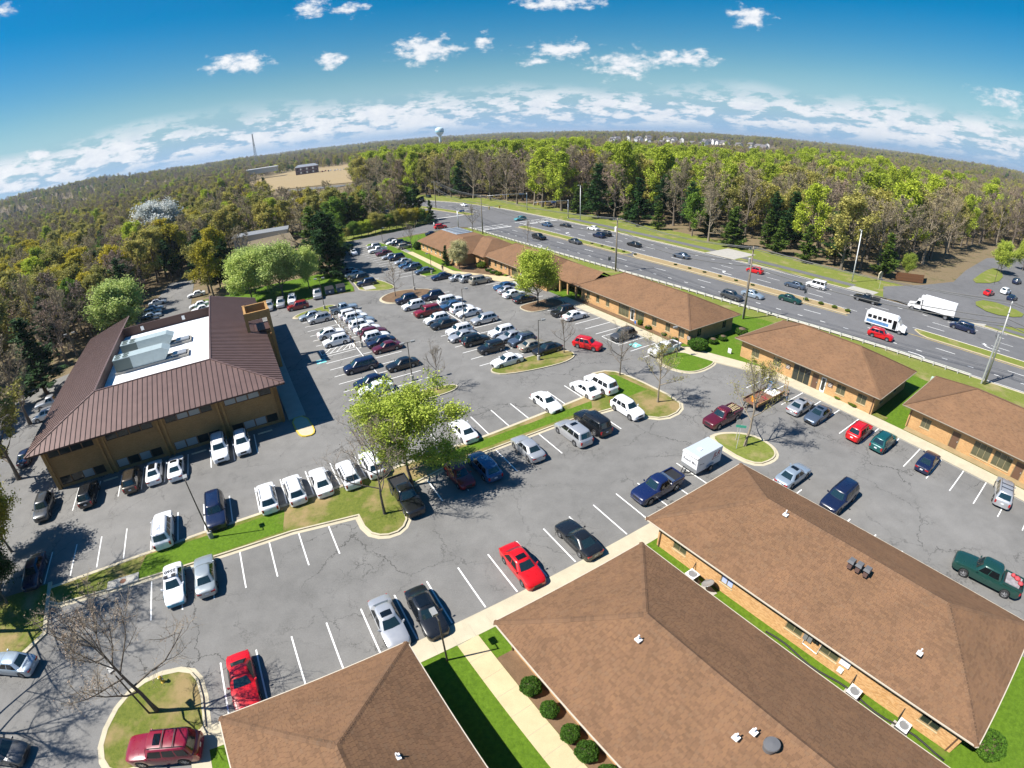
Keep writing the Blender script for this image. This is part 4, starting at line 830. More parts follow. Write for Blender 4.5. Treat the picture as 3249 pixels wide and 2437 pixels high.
def leaves(tips, n, size, spread, name, mat, asp=.75, curl=.3, hmin=-1):
    """leaf clumps: small bent cards round the twig ends"""
    N_ = n; idx = rng.integers(0, len(tips), N_); C_ = np.array([tuple(t[0]) for t in tips])[idx] + rng.normal(0, spread, (N_, 3))
    a = rng.normal(0, 1, (N_, 3)); a[:, 2] *= .6; a /= np.linalg.norm(a, axis=1)[:, None]; b = np.cross(a, rng.normal(0, 1, (N_, 3))); b /= np.linalg.norm(b, axis=1)[:, None] + 1e-9; nn = np.cross(a, b)
    s_ = size * rng.uniform(.6, 1.35, N_)[:, None]
    V = np.stack([C_ - a * s_ - b * s_ * asp, C_ + a * s_ * .2 - b * s_ * asp * 1.1 + nn * s_ * curl, C_ + a * s_ - b * s_ * asp * .1, C_ + a * s_ * .5 + b * s_ * asp + nn * s_ * curl * .6, C_ - a * s_ * .7 + b * s_ * asp * .7], 1).reshape(-1, 3)
    me = bpy.data.meshes.new(name); me.from_pydata(V.tolist(), [], [tuple(range(5 * i, 5 * i + 5)) for i in range(N_)]); me.materials.append(MAT[mat]); return me
def join_meshes(name, mA, mB):
    bm = bmesh.new(); bm.from_mesh(mA); k = len(bm.faces); bm.from_mesh(mB); bm.faces.ensure_lookup_table()
    for f in bm.faces[k:]: f.material_index = 1
    me = bpy.data.meshes.new(name); bm.to_mesh(me); bm.free(); me.materials.append(mA.materials[0]); me.materials.append(mB.materials[0]); return me
PROTO = {}
def proto_leafy(key, h, cw, n, size, mat, bark='bark_grey', twig='twig_grey', spread=.35, asp=.75, **kw):
    W_, T_, tips = decid(h, cw, **kw); PROTO[key] = (W_.mesh('trunk', bark), join_meshes('crown', T_.mesh('twigs', twig), leaves(tips, n, size, spread, 'leaves', mat, asp)), h)
def proto_bare(key, h, cw, bark='bark_grey', twig='twig_grey', buds=0, budmat='leaf_olive', bsize=.05, **kw):
    W_, T_, tips = decid(h, cw, **kw); tm = T_.mesh('crown', twig)
    if buds: tm = join_meshes('crown', tm, leaves(tips, buds, bsize, .12, 'buds', budmat))
    PROTO[key] = (W_.mesh('trunk', bark), tm, h)
def proto_pine(key, h, cw, mat, n=3800, base=.12, size=.42, bark='bark_brown', whorls=16, flat=.35, irr=.25, pw=.9):
    W_ = Wood(); W_.seg([Vector((0, 0, -.15)), Vector((.02 * h * random.uniform(-1, 1), 0, h * .5)), Vector((0, 0, h * .985))], [h * .016 + .06, h * .009 + .03, .02], 7); C_ = []; D_ = []
    for w_ in range(whorls):
        t = base + (1 - base) * (w_ + random.random() * .6) / whorls; L0 = cw * .5 * (1 - (t - base) / (1 - base)) ** pw + .25
        for k in range(6):
            a = random.random() * 6.283; L_ = L0 * random.uniform(1 - irr * 1.5, 1 + irr); el_ = R(random.uniform(-8, 22) + 25 * t); d = Vector((math.cos(a) * math.cos(el_), math.sin(a) * math.cos(el_), math.sin(el_)))
            lp, lr, _ = limb(Vector((0, 0, h * t)), d, L_, .05 * (1 - t) + .015, .01, 3, .1, .05); W_.seg(lp, lr, 3)
            for i in range(max(3, int(L_ * 3.2))):
                p, dd = along(lp, .22 + .78 * random.random()); C_.append(p + rv(.16 * cw / 6)); D_.append(d)
    m_ = max(1, n // len(C_)); C_ = np.repeat(np.array([tuple(c) for c in C_]), m_, 0); D_ = np.repeat(np.array([tuple(c) for c in D_]), m_, 0); N_ = len(C_); C_ = C_ + rng.normal(0, size * .5, (N_, 3)) * (1, 1, .6)
    a = D_ + rng.normal(0, .7, (N_, 3)); a[:, 2] = a[:, 2] * flat + .12; a /= np.linalg.norm(a, axis=1)[:, None]; b = np.cross(a, rng.normal(0, 1, (N_, 3)) * .5 + (0, 0, 1)); b /= np.linalg.norm(b, axis=1)[:, None] + 1e-9
    s_ = size * rng.uniform(.6, 1.3, N_)[:, None]; V = np.stack([C_ - a * s_, C_ - b * s_ * .26, C_ + a * s_, C_ + b * s_ * .26], 1).reshape(-1, 3)
    me = bpy.data.meshes.new('crown'); me.from_pydata(V.tolist(), [], [tuple(range(4 * i, 4 * i + 4)) for i in range(N_)]); me.materials.append(MAT[mat]); PROTO[key] = (W_.mesh('trunk', bark), me, h)
# forest kinds
for k in range(3): proto_bare('bare%d' % k, 24, 11, bark='bark_pale' if k == 1 else 'bark_grey', twig='twig_red' if k == 2 else 'twig_grey', buds=3800, budmat=['bud_tan', 'bud_tan', 'twig_red'][k], bsize=.10, base=.14, limbs=18, subs=5, twigs=6, lets=4, twr=.026)
for k in range(2): proto_leafy('olive%d' % k, 21, 11, 7000, .20, 'leaf_olive', base=.16, limbs=16, subs=5, twigs=4, lets=2, twr=.025, spread=.4)
proto_leafy('gold0', 19, 10.5, 8000, .21, 'leaf_gold', base=.15, limbs=14, subs=5, twigs=4, lets=2, twr=.025, spread=.4)
for k in range(2): proto_leafy('lime%d' % k, 24, 11, 8500, .21, 'leaf_lime', base=.18, limbs=16, subs=5, twigs=4, lets=2, twr=.025, spread=.45)
proto_leafy('green0', 17, 9.5, 9000, .21, 'leaf_green', base=.2, limbs=14, subs=5, twigs=4, lets=2, twr=.025, spread=.4)
proto_pine('pine0', 19, 9, 'needle_dark', 5200, .22, .55, irr=.4, pw=.7); proto_pine('pine1', 16, 7.5, 'needle_dark', 4600, .12, .50, irr=.35, pw=.75); proto_pine('cedar0', 12, 6.0, 'needle_mid', 5200, .04, .42, irr=.3, pw=.8); proto_pine('cedar1', 15, 6.5, 'needle_mid', 5600, .06, .45, irr=.3, pw=.75)
def place(key, name, label, cat, x, y, h, z=0.0, rz=None, wide=1.0, group=None, crown_mat=None, lean=None):
    tm, cm, ph = PROTO[key]; r_ = empty(name, (x, y, z), random.random() * 6.28 if rz is None else rz); s_ = h / ph; r_.scale = (s_ * wide, s_ * wide, s_)
    if lean: r_.rotation_euler = (lean[0], lean[1], r_.rotation_euler[2])
    tag(r_, label, cat, group); link('trunk', tm, r_); c = link('crown', cm, r_)
    if crown_mat: k_ = len(c.material_slots) - 1; c.material_slots[k_].link = 'OBJECT'; c.material_slots[k_].material = MAT[crown_mat]
    return r_
# single trees in the lots (base point, height)
proto_bare('small0', 6.5, 5.0, bark='bark_grey', base=.34, limbs=11, subs=5, twigs=5, lets=3, twr=.011, tr=.10, upk=.16); proto_bare('small1', 6.5, 5.4, bark='bark_grey', base=.30, limbs=12, subs=5, twigs=6, lets=4, twr=.011, tr=.11, upk=.12)
proto_bare('small2', 8, 6.4, bark='bark_pale', twig='twig_grey', base=.36, limbs=12, subs=6, twigs=6, lets=4, twr=.010, tr=.14, upk=.2, buds=2600, budmat='leaf_olive', bsize=.045)
proto_bare('big0', 10.5, 10.5, bark='bark_grey', base=.27, limbs=13, subs=6, twigs=7, lets=5, twr=.012, tr=.17, upk=.13, buds=1500, budmat='twig_red', bsize=.035)
place('small1', 'bare_tree', 'bare tree on the mulched island by the far end of the middle rows', 'tree', -23.4, 99.7, 6.4); place('small0', 'bare_tree', 'bare tree at the tip of the small dry island beyond the leafy tree', 'tree', -9.8, 57.8, 6.2)
place('small0', 'bare_tree', 'slender bare tree on the end of the long dry grass island', 'tree', 7.9, 67.9, 5.6, rz=1.0); place('small1', 'bare_tree', 'bare tree at the rounded top end of the lawn strip', 'tree', 14.6, 59.9, 6.6, rz=2.2)
place('small2', 'bare_tree', 'bare tree on the rounded dry end of the lawn strip', 'tree', 17.8, 52.3, 7.8, rz=.4); place('small2', 'bare_tree', 'olive tinged bare tree on the island beside the white box trailer', 'tree', 24.9, 42.1, 9.6, rz=3.0)
place('big0', 'bare_tree', 'wide bare tree on the teardrop island at the bottom left', 'tree', -24.7, 13.7, 10.2, rz=1.2); place('big0', 'bare_tree', 'bare trunked tree on the dry bulge of the grass strip beside the black pickup', 'tree', -12.1, 34.2, 9.6, rz=4.0, wide=.85)
place('small1', 'bare_tree', 'bare tree at the near corner of the farthest brick office', 'tree', -27.4, 144.4, 7.2); place('small1', 'bare_tree', 'bare tree between the guardrail and the traffic signal mast', 'tree', -10.9, 168.0, 8.0, rz=2)
place('small0', 'bare_tree', 'small bare tree behind the guardrail near the turning arrow', 'tree', 6.3, 148.0, 6.0, rz=3)
W_, T_, tips = decid(9.8, 11.0, base=.24, limbs=18, subs=7, twigs=6, lets=3, tr=.18, twr=.012, upk=.12)
PROTO['leafy'] = (W_.mesh('trunk', 'bark_grey'), join_meshes('crown', T_.mesh('t', 'twig_grey'), leaves([t for t in tips if t[0].z > 2.6], 46000, .080, .30, 'l', 'leaf_bright')), 9.8)
place('leafy', 'leafy_tree', 'large yellow green leafy tree shading the grass strip in the middle', 'tree', -10.2, 38.4, 8.5, rz=.6, wide=1.22)
W_, T_, tips = decid(8.1, 8.0, base=.20, limbs=20, subs=7, twigs=5, lets=3, tr=.14, twr=.012, upk=.14)
PROTO['round'] = (W_.mesh('trunk', 'bark_grey'), join_meshes('crown', T_.mesh('t', 'twig_grey'), leaves(tips, 38000, .088, .32, 'l', 'leaf_bright')), 8.1)
place('round', 'lime_tree', 'round lime green tree in the mulched bed before the brick offices', 'tree', 5.4, 90.2, 8.3, wide=1.1)
PROTO['pear'] = (PROTO['round'][0], join_meshes('crown', T_.mesh('t', 'twig_grey'), leaves(tips, 32000, .105, .36, 'l', 'leaf_pear')), 8.1)
for (x, y, h, wd, lb) in ((-57.5, 103.0, 8.8, 1.25, 'leftmost whitish green flowering pear above the brown roof'), (-51.0, 105.5, 9.6, 1.3, 'tallest whitish green flowering pear in front of the hidden house'), (-46.3, 110.5, 7.6, 1.05, 'small whitish flowering pear beside the large dark pine'), (-60.5, 111.0, 8.6, 1.2, 'rear flowering pear behind the pale pear trees by the back drive'), (-79.0, 85.2, 9.8, 1.4, 'round pale green pear tree behind the brown roofed building')):
    place('pear', 'pear_tree', lb, 'tree', x, y, h, wide=wd)
def recol(root, leafm, twigm=None):
    c = [q for q in root.children if q.name.startswith('crown')][0]
    for i, m_ in ((len(c.material_slots) - 1, leafm), (0, twigm)):
        if m_: c.material_slots[i].link = 'OBJECT'; c.material_slots[i].material = MAT[m_]
recol(place('pear', 'blossom_tree', 'white blossoming tree standing in the brown wood at left', 'tree', -132, 176, 16.5, wide=1.45), 'blossom_white', 'blossom_white')
recol(place('pear', 'blossom_tree', 'small cream blossoming tree before the second brick office', 'tree', -11.5, 119.6, 5.4), 'blossom_cream')
proto_pine('bigpine', 17, 13, 'needle_dark', 15000, .06, .42, irr=.35, pw=.6, whorls=22)
place('bigpine', 'pine_tree', 'large dark pine beside the flowering pears and the lot', 'tree', -44.0, 120.0, 16.0, wide=1.12); place('pine0', 'pine_tree', 'tall lighter pine just behind the large dark pine', 'tree', -49.5, 127.0, 16.5, wide=1.3, crown_mat='needle_mid'); place('pine0', 'pine_tree', 'dark pine beside the white blossoming tree', 'tree', -101.4, 139.1, 15.5, wide=1.1); place('pine1', 'pine_tree', 'dark pine at the end of the back driveway', 'tree', -86.0, 128.0, 12, wide=1.1); place('pine1', 'pine_tree', 'dark pine right of the back driveway beside the pears', 'tree', -74, 118.0, 11.5, wide=1.1)
place('gold0', 'yellow_tree', 'bright yellow green tree near the intersection', 'tree', -55.6, 201.2, 15, wide=.85); place('pine1', 'conifer', 'thin light green conifer beside the road beyond the intersection', 'tree', -38.0, 210, 13, wide=.75, crown_mat='needle_mid'); place('pine1', 'pine_tree', 'small leaning pine at the corner of the intersection', 'tree', -27.4, 187.2, 9, wide=.9)
rm = place('olive0', 'red_maple', 'reddish budding maple left of the road beyond the intersection', 'tree', -54, 236, 11.5, wide=1.0); recol(rm, 'leaf_red')
place('cedar0', 'cone_conifer', 'dark cone shaped conifer beside the cream blossoming tree', 'tree', -15.1, 123.3, 5.2, wide=.9, crown_mat='needle_dark')
for (x, y, h, lb) in ((151.8, 118.6, 8, 'nearer lime green street tree in the lot across the highway'), (170.5, 124.5, 8, 'farther lime green street tree in the lot across the highway'), (104, 109.5, 5, 'bright green shrub like tree behind the brown board fence')): place('round', 'street_tree', lb, 'tree', x, y, h, crown_mat=None)
for k in range(13):
    u_, v_ = 37.5 + k * 2.75, 172.5 + k * .62 + random.uniform(-.3, 1.2); x, y, _ = P(u_, v_)
    place('round', 'hedge_tree', 'bushy green small tree in the hedge along the exit road', 'tree', x, y, random.uniform(3.2, 6.0), wide=random.uniform(.8, 1.5), crown_mat=random.choice(['leaf_green', 'leaf_olive', 'leaf_green', 'leaf_lime', 'leaf_gold']), group='hedge along the exit road')
for k in range(9):
    u_, v_ = 27.5 + k * 1.1, 133 + k * 4.4; x, y, _ = P(u_ - 3.5, v_); place('round', 'hedge_tree', 'dense green small tree at the edge of the lot beyond the dark pine', 'tree', x, y, random.uniform(4, 7), wide=1.2, crown_mat=random.choice(['leaf_green', 'needle_mid', 'leaf_green']), group='trees along the lot edge beyond the pine')
place('pine1', 'pine_tree', 'dark green pine behind the hedge of the exit road', 'tree', *P(44, 186)[:2], 13, wide=1.3, crown_mat='needle_mid'); place('green0', 'green_tree', 'fresh green tree behind the hedge of the exit road', 'tree', *P(50, 190)[:2], 14, wide=1.2); place('green0', 'green_tree', 'fresh green tree left of the bright yellow green tree', 'tree', *P(40, 196)[:2], 15, wide=1.2)
# left edge trees
place('round', 'yellow_tree', 'yellow green tree overhanging the left edge above the grey green SUV', 'tree', -51.6, 26.6, 8.6, wide=.9, crown_mat='leaf_gold')
place('big0', 'dark_tree', 'tall bare tree at the left edge casting branch shadows across the lot', 'tree', -46.2, 16.9, 17.0, wide=1.0); place('big0', 'dark_tree', 'bare tree outside the left edge whose shadow falls by the teardrop island', 'tree', -42.6, 8.2, 15.0, rz=2.0); place('big0', 'dark_tree', 'bare tree at the grass corner whose shadow reaches the police car', 'tree', -47.5, 20.6, 18.0, rz=3.4)
place('round', 'ivy_thicket', 'dark leafy thicket on the grass corner at the left edge', 'tree', -46.2, 20.4, 6.0, wide=1.1, crown_mat='needle_dark'); place('round', 'ivy_thicket', 'second dark thicket behind the first at the left edge', 'tree', -50.2, 21.6, 7.5, wide=1.0, crown_mat='leaf_green'); place('olive1', 'olive_tree', 'olive tree at the left edge beside the brown roofed building', 'tree', -62.5, 38.5, 14, wide=1.2)
place('bare0', 'bare_tree', 'bare tree leaning over the back drive left of the brown roof', 'tree', -74, 52, 15, wide=1.2); place('pine1', 'pine_tree', 'dark pine left of the brown roof', 'tree', -80, 62, 14, wide=1.4); place('bare2', 'bare_tree', 'reddish bare tree left of the round pear', 'tree', -86, 74, 14, wide=1.3)
# shrubs
def shrub_mesh(n, size, mat, flat=1.0):
    d = rng.normal(0, 1, (n, 3)); d /= np.linalg.norm(d, axis=1)[:, None]; r_ = rng.uniform(.80, 1.03, n) ** .6; C_ = d * r_[:, None] * (.5, .5, .5 * flat) + (0, 0, .5 * flat); C_ = C_[C_[:, 2] > .02]; lump = 1 + .10 * np.sin(C_[:, 0] * 9) * np.cos(C_[:, 1] * 8 + 1); C_[:, :2] *= lump[:, None]
    return leaves([(Vector(c), None) for c in C_], len(C_), size, .012, 'foliage', mat)
SHM = {'round': shrub_mesh(5200, .030, 'shrub_leaf'), 'yellow': shrub_mesh(3600, .035, 'shrub_yellow', .8), 'low': shrub_mesh(2600, .045, 'shrub_leaf', .7), 'core': None}
mb = MB(); mb.lathe([(.001, .03), (.30, .06), (.40, .25), (.40, .55), (.30, .82), (.001, .93)], 12); SHM['core'] = mb.mesh('core', MAT['bark_brown'], True)
def shrub(kind, x, y, d, h, label, group=None, z=.1):
    r_ = empty('shrub', (x, y, z), random.random() * 6); r_.scale = (d, d, h); tag(r_, label, 'shrub', group); link('foliage', SHM[kind], r_); c = link('stems', SHM['core'], r_); c.scale = (.9, .9, .85 if kind != 'yellow' else .7)
g_ = 'round shrubs along the garden path'
for u, v, d, lb in ((8.75, 14.3, 1.35, 'first round shrub from the sidewalk along the bottom centre office wall'), (8.85, 12.4, 1.15, 'second round shrub from the sidewalk along the bottom centre office wall'), (9.0, 10.4, 1.2, 'third round shrub from the sidewalk along the bottom centre office wall'), (9.1, 8.9, 1.35, 'fourth round shrub from the sidewalk along the bottom centre office wall'), (9.2, 7.1, 1.3, 'round shrub at the bottom edge of the picture beside the garden path')):
    x, y, _ = P(u, v); shrub('round', x, y, d, d * .85, lb, g_, .12)
x, y, _ = P(28.2, -8.0); shrub('round', x, y, 2.1, 1.6, 'large shrub at the back corner of the lower right office')
x, y, _ = P(58.3, 44.2); shrub('round', x, y, 3.0, 1.7, 'big rounded hedge at the near end of the long brick office')
for k, (u, v, d, lb) in enumerate(((62.2, 44.4, 1.5, 'shrub in the shade along the end wall of the long office, second from the hedge'), (64.6, 44.3, 1.4, 'shrub in the shade along the end wall of the long office, third from the hedge'), (69.3, 44.0, 2.0, 'dark shrub at the far back corner of the long brick office'), (57.9, 48.6, 1.0, 'small shrub under the first window of the long office'), (57.9, 54.5, 1.1, 'shrub left of the white glass door of the long office'), (58.0, 51.0, .9, 'tiny shrub between windows of the long office near the hedge'))): x, y, _ = P(u, v); shrub('low', x, y, d, d * .8, lb)
x, y, _ = P(58.0, 56.6); shrub('yellow', x, y, .9, 1.2, 'reddish upright shrub by the window of the long office')
for u, v, d, h, lb in ((62.5, 36.2, 1.6, .7, 'low clipped shrub at the left front of the office with dark doorways'), (62.5, 22.8, 1.7, .55, 'low yellow green shrub right of the dark doorways'), (62.5, 20.5, 1.8, .6, 'longest low yellow green shrub before the office with dark doorways'), (62.5, 18.6, 1.3, .5, 'low yellow green shrub at the right front corner of that office')): x, y, _ = P(u, v); shrub('yellow', x, y, d, h, lb)
x, y, _ = P(54.3, 106.4); shrub('yellow', x, y, 2.4, 1.9, 'round green bush at the corner of the second brick office')
for k, (u, v, d) in enumerate(((54.3, 102.5, 1.9), (54.2, 100.2, 1.9), (54.2, 98.0, 1.6))): x, y, _ = P(u, v); shrub('low' if k < 2 else 'yellow', x, y, d, 1.0, ['farther', 'middle', 'nearer'][k] + ' of three low hedge shrubs by the second brick office')
x, y, _ = P(49.9, 137.8); shrub('round', x, y, 2.2, 2.2, 'dark round shrub at the left corner of the farthest brick office')
for k, v in enumerate((43.5, 46.2, 49.0, 52.2)): x, y, _ = RP(v - 4.5, 15.6); shrub('yellow', x, y, 1.1, .7, 'small rounded shrub on the bare median, number %s from the white bus' % ['one', 'two', 'three', 'four'][k])
for k in range(11): x, y, _ = RP(60 + k * 4.2 + (9 if k > 5 else 0), 15.6); shrub('low', x, y, .8, .5, 'tiny dark shrub planted in the dirt of the median', 'tiny shrubs on the median')
# ---------------------------------------------------------------- woods
KEYS = ['bare0', 'bare1', 'bare2', 'olive0', 'olive1', 'gold0', 'lime0', 'lime1', 'green0', 'pine0', 'pine1', 'cedar0', 'cedar1']
NM = {'bare': ('bare_tree', 'bare grey brown tree'), 'oliv': ('olive_tree', 'olive green budding tree'), 'gold': ('yellow_tree', 'golden budding tree'), 'lime': ('lime_tree', 'lime green young leaved tree'), 'gree': ('green_tree', 'mid green leafy tree'), 'pine': ('pine_tree', 'dark pine'), 'ceda': ('cedar_tree', 'bushy green cedar')}
def vn(x, y, s_): return math.sin(x * s_ + 1.7 * math.sin(y * s_ * .7)) * math.cos(y * s_ * 1.1 + 1.3 * math.sin(x * s_ * .6))
def lot_clear(u, v):
    if -27 < u < -10 and 90 < v < 163: return True
    if -30 < u < 24 and 50 < v < 118: return True
    if 0 < u < 24 and v < 124: return True
    if u > 22 and v < 172: return True
    if -50 < u and v < 112: return True
    if -66 < u and v < 34: return True
    if -48 < u < 22 and v < 110: return True
    if 30 < u < 80 and v < 184: return True
    return False
def region(x, y):
    u, v = UV(x, y); az_ = math.degrees(math.atan2(x, y)); d = math.hypot(x, y)
    if abs(az_) > 62 or y < 5: return None
    if -25.5 < az_ < -16.0 and 225 < d < 860: return None
    ru = RU(min(v, 200)) + (float(np.interp(v, [b[0] for b in BEND], [b[1] for b in BEND])) if v > 155 else 0)
    off = u - ru
    if v < 450 and -6 < off < 46.5: return None
    if off >= 46.5 or (v >= 450 and u > -100):
        if v < 22 and off < 190: return None
        if v < 46 and u < 262: return None
        if 118 < u < 132 and v < 50: return None
        return 'R'
    if lot_clear(u, v): return None
    if (-96 < x < -58 and 130 < y < 178): return None
    if -72 < x < -34 and 96 < y < 138: return None
    if -25.5 < az_ < -16.0 and 225 < d < 860: return None
    return 'L'
pts = []; grid = {}
def try_pt(x, y, md):
    gx, gy = int(x // 8), int(y // 8)
    for i in (-1, 0, 1):
        for j in (-1, 0, 1):
            for (a, b) in grid.get((gx + i, gy + j), ()):
                if (a - x) ** 2 + (b - y) ** 2 < md * md: return False
    grid.setdefault((gx, gy), []).append((x, y)); return True
def pick(x, y, reg, d):
    u, v = UV(x, y); q = random.random(); n1 = vn(x, y, .021); n2 = vn(x + 300, y - 90, .034)
    if reg == 'L':
        w_ = [.9 + n1, .7, .6, 1.2 - n1 * .6, 1.1, 1.2 + n2 * 1.1, .10, .10, .8 - n2 * .6, .75 - n1 * .6, .5, 0, 0]
        if -60 < x and y > 130: w_ = [.5, .3, .5, .4, .4, .15, .1, .1, 1.3, .8, .8, .3, 0]
    else:
        ru = RU(min(v, 200)) + (float(np.interp(v, [b[0] for b in BEND], [b[1] for b in BEND])) if v > 155 else 0); off = u - ru; lime = min(1, max(0, (v - 90) / 110))
        if off < 57: w_ = [.25, .3, .15, .10, .08, 0, .02, .02, .08, .10, .2, 1.7, 1.3] if v < 165 else [.7, .6, .5, .2, .2, 0, .15, .1, .15, .1, .2, .25, .2]
        elif off < 66: w_ = [1.1, 1.0, .8, .45, .35, .05, .15 + .5 * lime, .1 + .5 * lime, .15, .45, .35, .2, .2]
        else: w_ = [1.0 - .6 * lime, 1.0 - .5 * lime, .5, .9 - .3 * lime, .8 - .3 * lime, .22, .45 + 1.6 * lime, .4 + 1.5 * lime, .2, .14, .1, 0, 0]
    w_ = [max(0.0, a) for a in w_]; s_ = sum(w_) * q
    for k, a in enumerate(w_):
        s_ -= a
        if s_ <= 0: return KEYS[k]
    return KEYS[0]
cand = []
for _ in range(42000):
    a = R(random.uniform(-61, 61)); d = math.sqrt(random.uniform(45 ** 2, 430 ** 2)); x, y = d * math.sin(a), d * math.cos(a); reg = region(x, y)
    if reg and try_pt(x, y, 6.2 if reg == 'R' else (5.0 if d < 230 else 6.4)): cand.append((d, x, y, reg))
cand.sort(); single = {'L': 0, 'R': 0}; far = []
LIM = {'L': 300, 'R': 300}
def height(key, reg, d):
    b = {'bare': 21, 'oliv': 19, 'gold': 18, 'lime': 22, 'gree': 15, 'pine': 16, 'ceda': 10.5}[key[:4]]
    if reg == 'L': b *= .80
    return b * random.uniform(.84, 1.15)
for d, x, y, reg in cand:
    u, v = UV(x, y); off = u - RU(min(v, 200))
    key = pick(x, y, reg, d); h = height(key, reg, d)
    if reg == 'R' and v > 130: h *= 1.10
    if reg == 'R' and off > 80 and 9 < math.degrees(math.atan2(x, y)) < 31: h *= .86
    if single[reg] < LIM[reg] and (reg == 'L' or off < 95):
        single[reg] += 1; nm, lb = NM[key[:4]]
        place(key, nm, lb + (' in the wood at the left' if reg == 'L' else ' in the wood across the highway'), 'tree', x, y, h, wide=random.uniform(1.0, 1.35), group=('trees of the wood at the left' if reg == 'L' else 'trees of the wood across the highway') + ', ' + nm.replace('_', ' '))
    else: far.append((x, y, 0.0, key, h / PROTO[key][2]))
# beyond: one mass of woodland
def far_clear(x, y):
    az_ = math.degrees(math.atan2(x, y)); d = math.hypot(x, y)
    if -27 < az_ < -15 and d < 860: return True
    if 11 < az_ < 29 and 900 < d < 1500 and random.random() < .93: return True
    return False
for _ in range(15000):
    a = R(random.uniform(-64, 64)); d = random.uniform(425, 1900) if random.random() < .8 else random.uniform(425, 900); x, y = d * math.sin(a), d * math.cos(a)
    if far_clear(x, y): continue
    u, v = UV(x, y)
    if v < 50 and u < 262 and u > 60: continue
    reg = 'R' if a > R(-9) else 'L'; ks = ['bare0', 'bare2', 'olive0', 'olive1', 'gold0', 'lime0', 'green0', 'pine0']; key = random.choices(ks, [2.4, 1.6, 2.0, 1.8, 1.2 if reg == 'L' else .5, .3, .9, .8])[0]
    s_ = random.uniform(.62, .85) * (1 if d < 800 else 1.1); far.append((x, y, hill(x, y) - (2 if d > 800 else 0), key, s_))
for _ in range(14000):
    a = R(random.uniform(-66, 66)); d = 1900 + 5600 * random.random() ** 1.6; x, y = d * math.sin(a), d * math.cos(a)
    key = random.choice(['bare0', 'olive1', 'olive0', 'green0', 'pine0']); s_ = random.uniform(.7, 1.0) * (1.5 + d / 3200); far.append((x, y, hill(x, y) - 9 * s_, key, s_))
me = bpy.data.meshes.new('far_woodland'); me.from_pydata([(f[0], f[1], f[2]) for f in far], [], [])
uk = sorted({f[3] for f in far})
for nm, typ, dat in (('kind_index', 'INT', [uk.index(f[3]) for f in far]), ('tree_scale', 'FLOAT', [f[4] for f in far]), ('turn', 'FLOAT', [random.random() * 6.28 for f in far])):
    at = me.attributes.new(nm, typ, 'POINT'); at.data.foreach_set('value', dat)
fo = stuff(link('far_woodland', me)); fo['label'] = 'woodland of bare, olive and green trees reaching to the horizon'
ng = bpy.data.node_groups.new('woodland', 'GeometryNodeTree'); ng.interface.new_socket('Geometry', in_out='INPUT', socket_type='NodeSocketGeometry'); ng.interface.new_socket('Geometry', in_out='OUTPUT', socket_type='NodeSocketGeometry')
gi_, go_ = ng.nodes.new('NodeGroupInput'), ng.nodes.new('NodeGroupOutput'); jn = ng.nodes.new('GeometryNodeJoinGeometry'); iop = ng.nodes.new('GeometryNodeInstanceOnPoints')
src = {}
for o in COL.objects:
    if o.name.startswith('crown'):
        for k in uk:
            if k not in src and o.data == PROTO[k][1] and all(q.link == 'DATA' for q in o.material_slots): src[k] = o
srt = {}
for o in COL.objects:
    if o.name.startswith('trunk'):
        for k in uk:
            if k not in srt and o.data == PROTO[k][0]: srt[k] = o
nodes_ = []
for k in uk:
    jk = ng.nodes.new('GeometryNodeJoinGeometry')
    for s_ in (src[k], srt[k]):
        oi = ng.nodes.new('GeometryNodeObjectInfo'); oi.transform_space = 'ORIGINAL'; oi.inputs['As Instance'].default_value = True; oi.inputs['Object'].default_value = s_; ng.links.new(oi.outputs['Geometry'], jk.inputs[0])
    g2i = ng.nodes.new('GeometryNodeGeometryToInstance'); ng.links.new(jk.outputs[0], g2i.inputs[0]); nodes_.append(g2i)
for g2i in reversed(nodes_): ng.links.new(g2i.outputs[0], jn.inputs[0])
def nattr(nm, typ):
    n = ng.nodes.new('GeometryNodeInputNamedAttribute'); n.data_type = typ; n.inputs['Name'].default_value = nm; return n.outputs[0]
cx = ng.nodes.new('ShaderNodeCombineXYZ'); ng.links.new(nattr('turn', 'FLOAT'), cx.inputs[2])
m2p = ng.nodes.new('GeometryNodeMeshToPoints'); ng.links.new(gi_.outputs[0], m2p.inputs[0]); ng.links.new(m2p.outputs[0], iop.inputs['Points']); ng.links.new(jn.outputs[0], iop.inputs['Instance']); iop.inputs['Pick Instance'].default_value = True
ng.links.new(nattr('kind_index', 'INT'), iop.inputs['Instance Index']); ng.links.new(nattr('tree_scale', 'FLOAT'), iop.inputs['Scale']); ng.links.new(cx.outputs[0], iop.inputs['Rotation']); ng.links.new(iop.outputs[0], go_.inputs[0])
md = fo.modifiers.new('woodland', 'NODES'); md.node_group = ng

